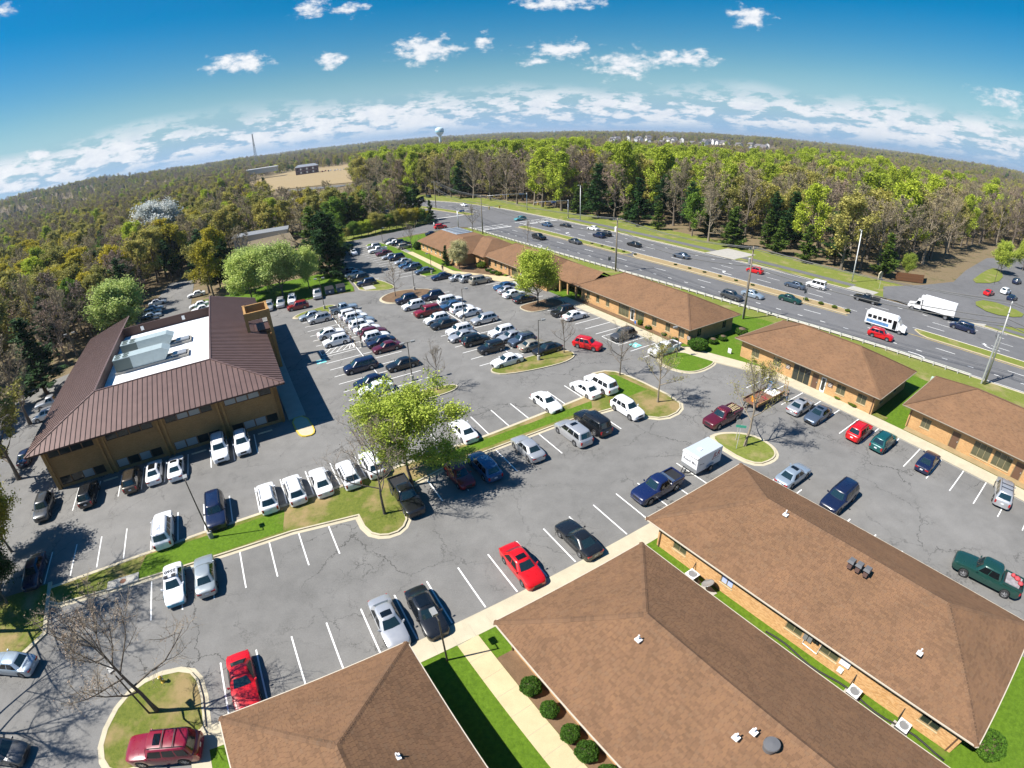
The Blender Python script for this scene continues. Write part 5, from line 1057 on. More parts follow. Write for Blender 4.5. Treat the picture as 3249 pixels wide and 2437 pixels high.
# ================================================================ vehicles
def paint(name, col, metal=.0, rough=.28):
    m_, t, b = newmat('car_' + name); b.inputs['Base Color'].default_value = (*col, 1); b.inputs['Metallic'].default_value = metal; b.inputs['Roughness'].default_value = rough
    b.inputs['Coat Weight'].default_value = .8; b.inputs['Coat Roughness'].default_value = .04; b.inputs['Specular IOR Level'].default_value = .5
    n = tnoise(t, tpos(t), 3, 3, .6); r_ = t.nodes.new('ShaderNodeMapRange'); t.links.new(n, r_.inputs[0]); r_.inputs[3].default_value = rough - .08; r_.inputs[4].default_value = rough + .12; t.links.new(r_.outputs[0], b.inputs['Roughness'])
paint('white', (.74, .75, .77)); paint('silver', (.50, .51, .53), .55, .32); paint('silver2', (.40, .44, .45), .5, .32); paint('lightblue', (.38, .46, .54), .5, .3); paint('black', (.010, .011, .013)); paint('navy', (.008, .014, .045)); paint('navy2', (.008, .016, .070)); paint('blue', (.035, .095, .20), .3); paint('greyblue', (.085, .115, .165), .4); paint('grey', (.085, .088, .092), .4)
paint('maroon', (.085, .008, .018)); paint('red', (.52, .006, .008)); paint('red2', (.22, .008, .010)); paint('darkred', (.19, .006, .012)); paint('darkred3', (.20, .005, .022)); paint('teal', (.010, .085, .085), .2); paint('teal2', (.10, .33, .36), .2); paint('green', (.012, .055, .045), .2); paint('tan', (.40, .36, .29), .4); paint('brown', (.060, .048, .034), .3); paint('police_blue', (.01, .26, .42))
plain('car_glass', (.012, .026, .030), .04, spec=.9, coat=.4); plain('car_glass_dark', (.006, .008, .010), .05, spec=.8); plain('tyre', (.020, .020, .021), .8); plain('rim', (.44, .45, .47), .35, .7); plain('rim_dark', (.05, .05, .055), .4, .6); plain('trim_black', (.022, .022, .024), .55); plain('head_lens', (.68, .70, .72), .12, spec=.8); plain('tail_lens', (.34, .010, .012), .18, spec=.8); plain('plate', (.62, .64, .68), .5); plain('chrome', (.62, .63, .64), .18, .9); plain('car_dark', (.012, .012, .012), .9)
# kind: L W H clearance belt hoodF cowl xws0(base) xws1(top) xbk1(top) xbk0(base) deck(z rear) deckEnd(z) R(wheel) axF axR windows
KIND = {
 'sedan':   dict(L=4.75, W=1.80, H=1.45, cl=.17, belt=.93, nose=.66, x0=1.02, x1=.28, x2=-1.02, x3=-1.72, deck=.98, tail=.86, r=.32, af=1.42, ar=-1.36, yr=.60),
 'coupe':   dict(L=4.75, W=1.86, H=1.38, cl=.15, belt=.92, nose=.68, x0=.72, x1=.02, x2=-.82, x3=-1.72, deck=.97, tail=.88, r=.34, af=1.42, ar=-1.32, yr=.58, doors=1),
 'hatch':   dict(L=4.15, W=1.75, H=1.48, cl=.16, belt=.93, nose=.70, x0=1.02, x1=.30, x2=-1.40, x3=-1.86, deck=.95, tail=.84, r=.31, af=1.28, ar=-1.26, yr=.60),
 'wagon':   dict(L=4.85, W=1.84, H=1.60, cl=.20, belt=1.0, nose=.76, x0=1.10, x1=.42, x2=-1.80, x3=-2.18, deck=1.02, tail=.92, r=.34, af=1.45, ar=-1.40, yr=.64, q=1),
 'suv':     dict(L=4.55, W=1.85, H=1.70, cl=.22, belt=1.06, nose=.84, x0=1.02, x1=.46, x2=-1.68, x3=-2.06, deck=1.06, tail=.96, r=.36, af=1.36, ar=-1.30, yr=.66, q=1, rails=1),
 'coupesuv':dict(L=4.75, W=1.90, H=1.62, cl=.21, belt=1.05, nose=.84, x0=1.05, x1=.40, x2=-.95, x3=-2.05, deck=1.12, tail=.98, r=.37, af=1.40, ar=-1.38, yr=.63),
 'bigsuv':  dict(L=5.10, W=1.97, H=1.84, cl=.24, belt=1.14, nose=.95, x0=1.06, x1=.62, x2=-2.12, x3=-2.40, deck=1.14, tail=1.0, r=.39, af=1.55, ar=-1.45, yr=.74, q=1, rails=1),
 'minivan': dict(L=5.05, W=1.95, H=1.74, cl=.18, belt=1.06, nose=.78, x0=1.42, x1=.62, x2=-2.02, x3=-2.36, deck=1.06, tail=.95, r=.34, af=1.62, ar=-1.42, yr=.72, q=1),
 'boxcar':  dict(L=4.10, W=1.80, H=1.64, cl=.18, belt=1.05, nose=.84, x0=.98, x1=.62, x2=-1.76, x3=-1.96, deck=1.04, tail=.92, r=.33, af=1.30, ar=-1.24, yr=.70),
 'van':     dict(L=4.60, W=1.82, H=1.98, cl=.20, belt=1.05, nose=.82, x0=1.32, x1=.62, x2=-2.12, x3=-2.26, deck=1.06, tail=.95, r=.33, af=1.40, ar=-1.45, yr=.78, q=1),
 'pickup':  dict(L=5.55, W=1.95, H=1.80, cl=.28, belt=1.12, nose=.96, x0=1.08, x1=.50, x2=-.72, x3=-.98, deck=1.10, tail=1.06, r=.39, af=1.72, ar=-1.68, yr=.70, bed=1),
 'bigpickup':dict(L=6.2, W=2.05, H=1.98, cl=.36, belt=1.26, nose=1.10, x0=1.28, x1=.74, x2=-.98, x3=-1.22, deck=1.22, tail=1.20, r=.42, af=1.92, ar=-1.90, yr=.74, bed=1)}
KIND['police'] = KIND['sedan']
def car_meshes(kind):
    k = KIND[kind]; L_, W_, H_, cl, r_ = k['L'], k['W'] / 2, k['H'], k['cl'], k['r']; xf, xr = L_ / 2, -L_ / 2; belt = k['belt']; out = {}
    ra = r_ * 1.16
    xs = sorted(set([xr, xr + .05, xr + .16, xr + .34, k['x3'], (k['x3'] + k['x2']) / 2, -.55, 0, .45, k['x0'], (k['x0'] + xf) / 2, xf - .42, xf - .18, xf - .06, xf] + [round(a + ra * c_, 4) for a in (k['af'], k['ar']) for c_ in (-1.0, -.86, -.5, 0, .5, .86, 1.0)]))
    xs = [x for i, x in enumerate(xs) if i == 0 or x - xs[i - 1] > .012]
    def top(x):
        if x >= k['x0']: t = (x - k['x0']) / (xf - k['x0']); return belt + .02 - (belt + .02 - k['nose']) * (t ** 1.6) - (.10 * max(0, (x - (xf - .2)) / .2) ** 2)
        if x <= k['x3']: t = (k['x3'] - x) / max(.05, (k['x3'] - xr)); return k['deck'] - (k['deck'] - k['tail']) * t ** 1.5 - (.06 * max(0, ((xr + .15) - x) / .15) ** 2)
        t = (x - k['x3']) / (k['x0'] - k['x3']); return k['deck'] + (belt + .02 - k['deck']) * t
    def halfw(x):
        t = abs(x) / (L_ / 2); base = 1 - .05 * t ** 2
        if t > .86: base -= .20 * ((t - .86) / .14) ** 2.2
        return W_ * base
    def arch(x):
        z = cl
        for a in (k['af'], k['ar']):
            d = abs(x - a)
            if d < ra: z = max(z, r_ + math.sqrt(max(0, ra * ra - d * d)) - .01)
        return z
    mb = MB(); sec = []
    for x in xs:
        zt, hw, za = top(x), halfw(x), arch(x); inarch = za > cl + .03; zl = cl + .10 if (x < xr + .1 or x > xf - .1) else cl
        zl = max(zl, za if inarch else zl); zm = max(zl + .06, .58 * zt)
        h = [(0, zl), (hw * .80, zl), (hw * .965, zl + (.0 if inarch else .05)), (hw * 1.0, zm), (hw * .99, zt - .13), (hw * .955, zt - .045), (hw * .84, zt - .004), (hw * .45, zt + .018), (0, zt + .026)]
        sec.append([(x, y, z) for y, z in h] + [(x, -y, z) for y, z in h[-2:0:-1]])
    n = len(sec[0]); vs = [p for s_ in sec for p in s_]; fs = []
    for i in range(len(sec) - 1):
        for j in range(n): a = i * n + j; b = i * n + (j + 1) % n; fs.append((a, b, b + n, a + n))
    fs.append(tuple(range(n))[::-1]); fs.append(tuple(range((len(sec) - 1) * n, len(sec) * n)))
    mb.add(vs, [f[::-1] for f in fs])
    bedless = None
    # cabin
    z0, z1 = belt - .03, H_
    def cab(s, t):                                   # s: corner-wise plan position, t: 0 belt .. 1 roof
        pass
    def ringpts(t, grow=0.0):
        xa = k['x0'] + (k['x1'] - k['x0']) * t + grow; xb = k['x3'] + (k['x2'] - k['x3']) * t - grow; yy = W_ * .955 + (k['yr'] - W_ * .955) * t ** 1.15 + grow; c_ = .17; return xa, xb, yy, c_
    tl = [0, .25, .5, .75, .88, .96, 1.0]; rings = []
    for t in tl:
        e_ = 0 if t < .9 else (-.035 if t < .98 else -.12); xa, xb, yy, c_ = ringpts(min(t, .93), e_); z = z0 + (z1 - z0) * t; z -= 0
        bow = .10 * (1 - t * .4)
        rings.append([(xa, -yy * .55, z), (xa + bow * .5, 0, z), (xa, yy * .55, z), (xa - .10, yy * .86, z), (xa - .30, yy, z), ((xa + xb) / 2, yy + .012, z), (xb + .30, yy, z), (xb + .09, yy * .88, z), (xb, yy * .55, z), (xb - bow * .35, 0, z), (xb, -yy * .55, z), (xb + .09, -yy * .88, z), (xb + .30, -yy, z), ((xa + xb) / 2, -yy - .012, z), (xa - .30, -yy, z), (xa - .10, -yy * .86, z)])
    m2 = MB(); nn = 16; vs = [p for r2 in rings for p in r2]; fs = []
    for i in range(len(rings) - 1):
        for j in range(nn): a = i * nn + j; b = i * nn + (j + 1) % nn; fs.append((a, a + nn, b + nn, b))
    kx = len(vs); cx_ = (k['x1'] + k['x2']) / 2; vs.append((cx_, 0, z1 + .035)); fs += [((len(rings) - 1) * nn + j, kx, (len(rings) - 1) * nn + (j + 1) % nn) for j in range(nn)]
    mb.add(vs, [f[::-1] for f in fs])
    if k.get('bed'):
        # cut an open box into the rear: floor and inner walls laid over a lowered deck
        bx0, bx1, zb = xr + .10, k['x3'] - .12, .72
        m_ = MB(); w2 = W_ * .80; zt_ = k['deck'] + .032
        m_.box(bx0, bx1, -w2, w2, zt_ - .004, zt_ + .004)
        out['bed_floor'] = (m_, 'trim_black')
        m_ = MB(); m_.box(bx0 - .06, bx1 + .05, w2, w2 + .13, zt_ - .02, zt_ + .16); m_.box(bx0 - .06, bx1 + .05, -w2 - .13, -w2, zt_ - .02, zt_ + .16); m_.box(bx0 - .12, bx0 - .02, -w2, w2, zt_ - .02, zt_ + .15)
        out['bed_side'] = (m_, 'paint')
    out['body'] = (mb, 'paint')
    # glass, set on the cabin surface
    def gl(x_of, name, grid_):
        m_ = MB(); vs = []; rows = len(grid_); cols = len(grid_[0])
        for row in grid_: vs += row
        m_.add(vs, [(i * cols + j, i * cols + j + 1, (i + 1) * cols + j + 1, (i + 1) * cols + j) for i in range(rows - 1) for j in range(cols - 1)]); return m_
    g = .012; ts = [.14, .4, .65, .86]
    fr = []; bk = []
    for t in ts:
        xa, xb, yy, _ = ringpts(t, g); z = z0 + (z1 - z0) * t; bow = .10 * (1 - t * .4)
        fr.append([(xa - .02, -yy * .72, z), (xa, -yy * .5, z), (xa + bow * .5, 0, z), (xa, yy * .5, z), (xa - .02, yy * .72, z)]); bk.append([(xb + .02, yy * .70, z), (xb, yy * .5, z), (xb - bow * .35, 0, z), (xb, -yy * .5, z), (xb + .02, -yy * .70, z)])
    out['windshield'] = (gl(0, '', fr), 'car_glass'); out['rear_window'] = (gl(0, '', bk), 'car_glass')
    sw = []
    nw = 1 if k.get('doors') == 1 else 2; nw += k.get('q', 0)
    for sgn in (1, -1):
        cuts = [0, .47, 1.0] if nw == 2 else ([0, 1.0] if nw == 1 else [0, .36, .70, 1.0])
        for w_ in range(len(cuts) - 1):
            rows = []
            for t in [.16, .5, .84]:
                xa, xb, yy, _ = ringpts(t, g); xa -= .26; xb += .30 if not k.get('q') else .22; z = z0 + (z1 - z0) * t; a, b = xa + (xb - xa) * (cuts[w_] + (.02 if w_ else 0)), xa + (xb - xa) * (cuts[w_ + 1] - (.02 if w_ < len(cuts) - 2 else 0))
                row = [(a, (yy + .004) * sgn, z), ((a + b) / 2, (yy + .014) * sgn, z), (b, (yy + .004) * sgn, z)]; rows.append(row if sgn < 0 else row)
            m_ = gl(0, '', rows)
            if sgn < 0: m_.f = [f[::-1] for f in m_.f]
            sw.append(m_)
    out['side_windows'] = sw
    # lights, grille, plate, mirrors, rails, bumpers
    hz_ = k['nose'] - .09; wf = halfw(xf - .12)
    hl, tl_ = [], []
    for sgn in (1, -1):
        m_ = MB(); m_.add([(xf - .10, wf * .50 * sgn, hz_ - .07), (xf - .34, wf * 1.06 * sgn, hz_ - .02), (xf - .36, wf * 1.05 * sgn, hz_ + .10), (xf - .16, wf * .52 * sgn, hz_ + .06), (xf - .01, wf * .50 * sgn, hz_ - .06), (xf - .20, wf * 1.0 * sgn, hz_ - .02), (xf - .30, wf * .98 * sgn, hz_ + .115), (xf - .09, wf * .52 * sgn, hz_ + .075)], [(0, 1, 2, 3), (4, 7, 6, 5), (0, 4, 5, 1), (1, 5, 6, 2), (2, 6, 7, 3), (3, 7, 4, 0)]); hl.append(m_)
        tz = k['tail'] - .16; m_ = MB(); wr = halfw(xr + .08)
        if k.get('q') or k.get('bed'): m_.box(xr - .012, xr + .2, wr * .80 * sgn if sgn > 0 else -wr * 1.015, wr * 1.015 if sgn > 0 else -wr * .80, tz - .22, tz + .12)
        else: m_.box(xr - .012, xr + .24, wr * .52 * sgn if sgn > 0 else -wr * 1.01, wr * 1.01 if sgn > 0 else -wr * .52, tz - .07, tz + .08)
        tl_.append(m_)
    out['headlights'] = hl; out['taillights'] = tl_
    m_ = MB(); m_.box(xf - .14, xf + .006, -wf * .42, wf * .42, hz_ - .20, hz_ + .03); m_.box(xf - .14, xf + .008, -wf * .62, wf * .62, cl + .10, cl + .20); out['grille'] = (m_, 'trim_black')
    m_ = MB(); m_.box(xr - .016, xr + .03, -.16, .16, k['tail'] - .34, k['tail'] - .19); out['licence_plate'] = (m_, 'plate')
    mi = []
    for sgn in (1, -1):
        m_ = MB(); xm = k['x0'] - .28; m_.add([(xm, W_ * .93 * sgn, belt + .02), (xm + .10, W_ * 1.02 * sgn, belt + .02), (xm + .06, W_ * 1.13 * sgn, belt + .04), (xm - .05, W_ * 1.13 * sgn, belt + .04), (xm, W_ * .93 * sgn, belt + .13), (xm + .08, W_ * 1.02 * sgn, belt + .16), (xm + .05, W_ * 1.13 * sgn, belt + .16), (xm - .05, W_ * 1.13 * sgn, belt + .16)], [(0, 1, 2, 3), (4, 7, 6, 5), (0, 4, 5, 1), (1, 5, 6, 2), (2, 6, 7, 3), (3, 7, 4, 0)]); mi.append(m_)
    out['mirrors'] = mi
    if k.get('rails'):
        ra_ = []
        for sgn in (1, -1): m_ = MB(); m_.tube([(k['x1'] - .1, k['yr'] * .86 * sgn, H_ + .01), (k['x1'] - .3, k['yr'] * .86 * sgn, H_ + .07), (k['x2'] + .3, k['yr'] * .86 * sgn, H_ + .07), (k['x2'] + .12, k['yr'] * .86 * sgn, H_ + .01)], .022, 6); ra_.append(m_)
        out['rails'] = ra_
    m_ = MB(); m_.box(xr + .3, xf - .3, -W_ * .74, W_ * .74, cl + .02, cl + .10); out['underbody'] = (m_, 'car_dark')
    return out
WHM = {}
def wheel_mesh(r_, w_=.22):
    key = round(r_, 3)
    if key in WHM: return WHM[key]
    mb = MB(); mb.lathe([(r_ * .64, -w_ / 2 + .02), (r_ * .70, -w_ / 2), (r_ * .94, -w_ / 2), (r_, -w_ / 2 + .04), (r_, w_ / 2 - .04), (r_ * .94, w_ / 2), (r_ * .70, w_ / 2), (r_ * .64, w_ / 2 - .03), (r_ * .64, -w_ / 2 + .02)], 20, axis='y')
    ty = mb.mesh('wheel', MAT['tyre'], True); m2 = MB(); m2.lathe([(.001, .055), (r_ * .63, .045)], 20, axis='y')
    m2.cur = 0; m3 = MB()
    for s in range(5):
        a = 2 * math.pi * s / 5; c, sn = math.cos(a), math.sin(a); wq = r_ * .12
        for (p0, p1) in ((.10, .64),):
            m3.add([(c * r_ * p0 - sn * wq, .075, sn * r_ * p0 + c * wq), (c * r_ * p0 + sn * wq, .075, sn * r_ * p0 - c * wq), (c * r_ * p1 + sn * wq * .8, .065, sn * r_ * p1 - c * wq * .8), (c * r_ * p1 - sn * wq * .8, .065, sn * r_ * p1 + c * wq * .8)], [(0, 1, 2, 3)])
    m3.lathe([(.001, .085), (r_ * .17, .085), (r_ * .18, .06)], 12, axis='y'); m3.lathe([(r_ * .56, .07), (r_ * .645, .08), (r_ * .65, .03)], 20, axis='y')
    mm_ = MB(); mm_.add(m2.v, m2.f); mm_.mi = [1] * len(m2.f); n0 = len(mm_.f); mm_.add(m3.v, m3.f); mm_.mi = [1] * n0 + [0] * len(m3.f)
    rm_ = mm_.mesh('rim', [MAT['rim'], MAT['rim_dark']]); WHM[key] = (ty, rm_); return WHM[key]
CM = {}
def meshes_of(kind):
    if kind in CM: return CM[kind]
    o = car_meshes(kind); d = {'one': [], 'kind': KIND[kind]}
    smooth = {'body', 'windshield', 'rear_window'}
    for nm, v in o.items():
        if nm == 'side_windows': d['one'] += [('side_window', m_.mesh('side_window', MAT['car_glass_dark']), 1) for m_ in v]
        elif nm == 'headlights': d['one'] += [('headlight', m_.mesh('headlight', MAT['head_lens']), 2) for m_ in v]
        elif nm == 'taillights': d['one'] += [('taillight', m_.mesh('taillight', MAT['tail_lens']), 2) for m_ in v]
        elif nm == 'mirrors': d['one'] += [('mirror', m_.mesh('mirror', MAT['trim_black']), 2) for m_ in v]
        elif nm == 'rails': d['one'] += [('roof_rail', m_.mesh('roof_rail', MAT['trim_black']), 2) for m_ in v]
        else:
            m_, mt = v; me = m_.mesh(nm, MAT['car_white'] if mt == 'paint' else MAT[mt], nm in smooth)
            if nm == 'body':
                try: me.set_sharp_from_angle(angle=R(38))
                except Exception: pass
            d['one'].append((nm, me, 1 if nm in ('body', 'windshield', 'rear_window', 'bed_floor', 'bed_side') else 2))
    CM[kind] = d; return d
CATN = {'sedan': ('sedan', 'car'), 'coupe': ('coupe', 'car'), 'hatch': ('hatchback', 'car'), 'wagon': ('station_wagon', 'car'), 'suv': ('suv', 'suv'), 'coupesuv': ('crossover', 'suv'), 'bigsuv': ('suv', 'suv'), 'minivan': ('minivan', 'minivan'), 'boxcar': ('compact_car', 'car'), 'van': ('van', 'van'), 'pickup': ('pickup_truck', 'pickup'), 'bigpickup': ('pickup_truck', 'pickup'), 'police': ('police_car', 'car')}
def car(kind, col, x, y, hd, label, z=0.0):
    d = meshes_of(kind); nm, cat = CATN[kind]; r_ = empty(nm, (x, y, z), R(hd)); dist = math.hypot(x, y); tag(r_, label, cat, 'vehicles parked in the lots' if z == 0 else 'vehicles on the highway')
    pm = MAT['car_' + col]; fine = dist < 100
    for (pn, me, lvl) in d['one']:
        if lvl == 2 and not fine: continue
        o = link(pn, me, r_)
        if pn in ('body', 'bed_side') or (pn == 'mirror' and col not in ('black',)): o.material_slots[0].link = 'OBJECT'; o.material_slots[0].material = pm
    k = d['kind']; ty, rm_ = wheel_mesh(k['r'])
    for ax in (k['af'], k['ar']):
        for sg in (1, -1):
            w_ = link('wheel', ty, r_, (ax, sg * (k['W'] / 2 - .115), k['r'] * .985), 0 if sg > 0 else math.pi)
            if dist < 130: link('rim', rm_, w_)
    return r_
CARS = [
('sedan','lightblue',-38.27,89.34,210.0,'light blue sedan half hidden behind a silver SUV at the rounded kerb island'),
('suv','silver',-35.67,87.02,210.0,'silver SUV beside the rounded concrete kerb island with the twin lamp pole'),
('coupesuv','white',-30.84,79.04,30.0,'white fastback crossover parked on the far side of the hatched accessible bay'),
('suv','white',-28.75,75.37,210.0,'white SUV parked right against the hatched accessible bay'),
('minivan','navy',-21.93,65.15,210.0,'dark navy minivan alone just below the blue accessible symbol'),
('sedan','navy',-19.24,60.14,210.0,'dark blue sedan next to the white sedan behind the leafy tree'),
('sedan','white',-18.03,58.05,210.0,'white sedan parked behind the top of the large leafy tree'),
('pickup','lightblue',-32.41,92.21,30.0,'pale blue pickup truck at the head of the row of posts'),
('suv','white',-29.92,88.52,30.0,'white SUV second in the packed row, next to the pale blue pickup'),
('suv','white',-28.43,86.59,30.0,'boxy white SUV third in the packed row beside the posts'),
('sedan','lightblue',-26.81,84.74,30.0,'pale blue sedan squeezed between white SUVs in the packed row'),
('suv','white',-26.15,82.33,30.0,'white SUV fifth in the packed row behind the wooden posts'),
('sedan','white',-24.68,80.39,30.0,'white sedan beside the maroon wagon in the packed row'),
('wagon','maroon',-23.19,78.46,30.0,'maroon wagon wedged between two white cars in the packed row'),
('suv','white',-22.12,76.28,30.0,'white SUV next to the dark blue sedan near the end of the packed row'),
('sedan','navy',-20.85,74.22,210.0,'dark blue sedan beside the maroon sedan at the end of the packed row'),
('sedan','maroon',-19.38,71.89,210.0,'maroon sedan at the end of the packed row by a tall lamp pole'),
('sedan','black',-15.73,65.27,210.0,'black sedan standing alone behind the near twin headed lamp'),
('suv','navy',-20.33,95.57,210.0,'dark navy SUV at the edge of the mulched island with a bare tree'),
('suv','white',-18.21,91.41,210.0,'white SUV between the dark navy SUV and the dark red SUV'),
('bigsuv','darkred',-14.98,87.37,210.0,'dark red SUV in the middle parking rows'),
('suv','white',-12.74,83.12,210.0,'white crossover next to a black sedan below the dark red SUV'),
('sedan','black',-11.22,80.79,210.0,'black sedan with pale wheels below the dark red SUV'),
('suv','white',-8.31,77.30,210.0,'white square backed SUV beside a silver sedan in the middle rows'),
('sedan','silver',-7.62,74.91,210.0,'silver sedan partly hidden by a black SUV in the middle rows'),
('suv','black',-5.47,72.92,30.0,'black SUV with its tail lamps to the left in the middle rows'),
('boxcar','black',-2.94,69.65,210.0,'small boxy black car in the middle rows'),
('sedan','white',-0.55,64.98,210.0,'white sedan beside the long dry grass island with a lamp pole'),
('suv','navy',-15.15,96.91,210.0,'navy SUV nearest the mulched island, heading the second middle row'),
('bigsuv','white',-11.33,93.18,30.0,'white SUV with dark rear glass behind the blue sedan'),
('sedan','blue',-10.85,90.46,210.0,'medium blue sedan between two white SUVs in the second middle row'),
('suv','white',-8.65,88.23,30.0,'white SUV just behind a lamp pole in the second middle row'),
('sedan','white',-7.27,86.12,210.0,'white sedan right beside a lamp pole in the second middle row'),
('wagon','silver',-4.37,82.20,210.0,'long silver crossover alone with free bays on both sides'),
('suv','white',-1.28,75.82,210.0,'white SUV beside two blue grey cars in the second middle row'),
('sedan','silver',0.13,73.84,210.0,'silver blue sedan between a white SUV and a grey SUV'),
('suv','greyblue',1.86,72.04,210.0,'grey blue SUV in the second middle row near the bare tree'),
('sedan','tan',3.39,70.13,30.0,'tan sedan next to the black sedan at the end of the second middle row'),
('sedan','black',5.47,68.49,210.0,'black sedan with star wheels beside a lamp pole and a bare tree'),
('suv','white',-44.69,143.55,300.0,'white SUV driving in the aisle beside the large dark pine'),
('sedan','navy',-39.61,121.75,210.0,'dark blue sedan farthest along the kerb below the dark pine'),
('sedan','lightblue',-37.62,118.67,210.0,'pale blue sedan second along the kerb below the dark pine'),
('suv','black',-35.02,114.44,210.0,'black SUV third along the kerb below the dark pine'),
('suv','navy',-32.05,109.64,210.0,'dark SUV nearest, along the kerb below the dark pine'),
('suv','silver',-40.02,149.89,210.0,'silver SUV first in the row along the long lawn strip'),
('pickup','white',-37.50,144.36,210.0,'white pickup truck second in the row along the long lawn strip'),
('sedan','maroon',-34.71,140.15,210.0,'maroon sedan in the row along the long lawn strip'),
('sedan','silver',-32.02,135.24,210.0,'silver sedan hidden beside a navy SUV along the lawn strip'),
('suv','navy',-29.68,133.17,210.0,'navy SUV in the row along the long lawn strip'),
('sedan','silver',-27.02,128.26,210.0,'silver sedan in the row along the lawn strip beside the navy SUV'),
('sedan','blue',-25.15,124.46,210.0,'blue sedan behind a grey blue wagon along the lawn strip'),
('wagon','greyblue',-23.40,121.54,210.0,'grey blue wagon in the row along the lawn strip'),
('sedan','greyblue',-19.83,117.48,210.0,'grey blue sedan last in the row along the lawn strip'),
('sedan','grey',-36.28,157.34,210.0,'dark grey sedan farthest behind the lawn strip'),
('sedan','white',-34.81,154.48,210.0,'white sedan behind the lawn strip beside a dark grey sedan'),
('suv','black',-33.12,152.66,210.0,'black SUV behind the lawn strip'),
('sedan','black',-31.10,151.03,210.0,'black sedan behind the lawn strip next to a silver SUV'),
('suv','tan',-30.00,146.99,30.0,'pale tan SUV nearest behind the lawn strip, under a bare tree'),
('sedan','navy',-15.03,111.40,210.0,'navy sedan parked alone at the tip of the lawn strip by the path'),
('sedan','silver',-10.85,109.83,30.0,'silver sedan first of three pale cars facing the tan path'),
('suv','silver',-8.55,108.37,30.0,'silver SUV between two pale cars facing the tan path'),
('bigsuv','tan',-5.96,106.46,30.0,'pale tan SUV beside hatched markings, facing the tan path'),
('sedan','blue',-0.79,101.49,210.0,'blue sedan beside the hatched bay left of the lime green tree'),
('sedan','silver',0.06,98.82,30.0,'silver sedan between a blue and a white car by the lime green tree'),
('sedan','white',1.13,96.02,30.0,'white sedan half under the lime green tree'),
('sedan','black',3.11,92.66,30.0,'black car in the shade under the lime green tree'),
('suv','black',9.57,84.50,210.0,'black SUV beside the white sedan in front of the long brick building'),
('sedan','white',11.47,82.36,30.0,'white sedan parked nose in to the path of the long brick building'),
('suv','red',11.68,69.55,-35.0,'red SUV driving in the aisle near a bare tree'),
('suv','grey',17.92,72.68,210.0,'dark grey SUV beside a hatched bay and accessible symbol'),
('pickup','white',22.82,66.74,210.0,'white pickup truck next to the kidney shaped lawn island'),
('bigsuv','white',11.41,56.65,120.0,'white SUV at the end of the lawn strip beside a white sedan'),
('sedan','white',9.23,55.59,120.0,'white sedan beside a white SUV at the end of the lawn strip'),
('sedan','white',4.07,52.73,300.0,'white sedan alone with empty bays either side above the lawn strip'),
('suv','white',13.46,50.30,300.0,'white crossover beside the rounded island with a bare tree'),
('bigsuv','black',8.86,47.53,120.0,'long black SUV with roof rails beside a silver minivan'),
('minivan','silver',6.45,45.75,120.0,'silver minivan beside the long black SUV'),
('sedan','silver',1.35,43.33,120.0,'silver sedan alone below the lawn strip'),
('sedan','white',-5.65,47.12,120.0,'white sedan partly under the right side of the large leafy tree'),
('wagon','blue',-3.11,40.46,120.0,'blue wagon with glossy roof in the shade of the large leafy tree'),
('hatch','red2',-5.53,39.20,300.0,'dark red hatchback in the shade beside the blue wagon'),
('pickup','black',-10.28,36.00,300.0,'black pickup truck beside the dry grass island with a bare trunk'),
('suv','white',-24.30,35.97,120.0,'white SUV leftmost in the white row backed to the grass strip'),
('suv','white',-21.84,37.21,120.0,'white SUV second in the white row backed to the grass strip'),
('sedan','white',-19.50,38.56,120.0,'white sedan third in the white row backed to the grass strip'),
('suv','white',-16.86,39.61,120.0,'white SUV fourth in the white row, under bare branches'),
('suv','white',-14.78,41.28,120.0,'white SUV last in the white row, behind the bare trunk'),
('bigsuv','navy',-29.02,33.75,300.0,'dark navy SUV beside the tall lamp pole on the grass strip'),
('bigsuv','white',-33.56,30.91,120.0,'white SUV alone between empty bays above the grass strip'),
('suv','black',-47.16,35.73,120.0,'black SUV with glowing red lamp in front of the brown roofed building'),
('suv','brown',-42.75,38.50,120.0,'dark brown SUV in front of the brown roofed building'),
('sedan','white',-40.64,40.13,120.0,'white sedan with dark roof glass next to the dark brown SUV'),
('sedan','white',-38.09,40.92,120.0,'white sedan with sunroof in front of the brown roofed building'),
('bigsuv','white',-33.99,44.43,300.0,'white SUV facing out, left of a pair before the brown roofed building'),
('suv','white',-31.62,45.63,300.0,'white SUV facing out, right of a pair before the brown roofed building'),
('suv','grey',-51.97,33.01,300.0,'grey green SUV under the yellow green tree at the left edge'),
('sedan','navy',-45.30,24.13,300.0,'dark sedan in deep shade under the trees at the left edge'),
('pickup','silver',-74.31,57.69,210.0,'silver pickup truck behind the left end of the brown roofed building'),
('suv','silver',-71.50,53.64,210.0,'silver SUV behind the left end of the brown roofed building'),
('sedan','navy',-65.06,42.82,120.0,'dark sedan in the shade at the left eave of the brown roofed building'),
('police','white',-28.71,24.59,300.0,'white and blue police sedan with 2560 on its roof'),
('sedan','silver2',-26.26,25.86,120.0,'silver green sedan beside the police car'),
('coupe','red',-18.81,16.51,300.0,'bright red coupe nosing under the eave of the nearest roof'),
('bigsuv','darkred3',-22.49,11.00,195.0,'dark red SUV with sunroof crossing the kerb at the bottom left'),
('sedan','lightblue',-39.69,14.56,187.0,'pale blue sedan cut by the left edge of the picture'),
('hatch','grey',-35.12,7.91,10.0,'grey hatchback at the bottom left corner'),
('sedan','silver',-9.50,22.06,300.0,'silver sedan with open sunroof by the corner of the nearest roof'),
('sedan','black',-6.87,22.99,300.0,'black sedan behind a small lamp, beside the silver sedan'),
('sedan','red',0.20,27.27,300.0,'bright red sedan with sunroof nosing to the pale sidewalk'),
('coupe','black',4.96,29.89,120.0,'black coupe with its tail to the pale sidewalk'),
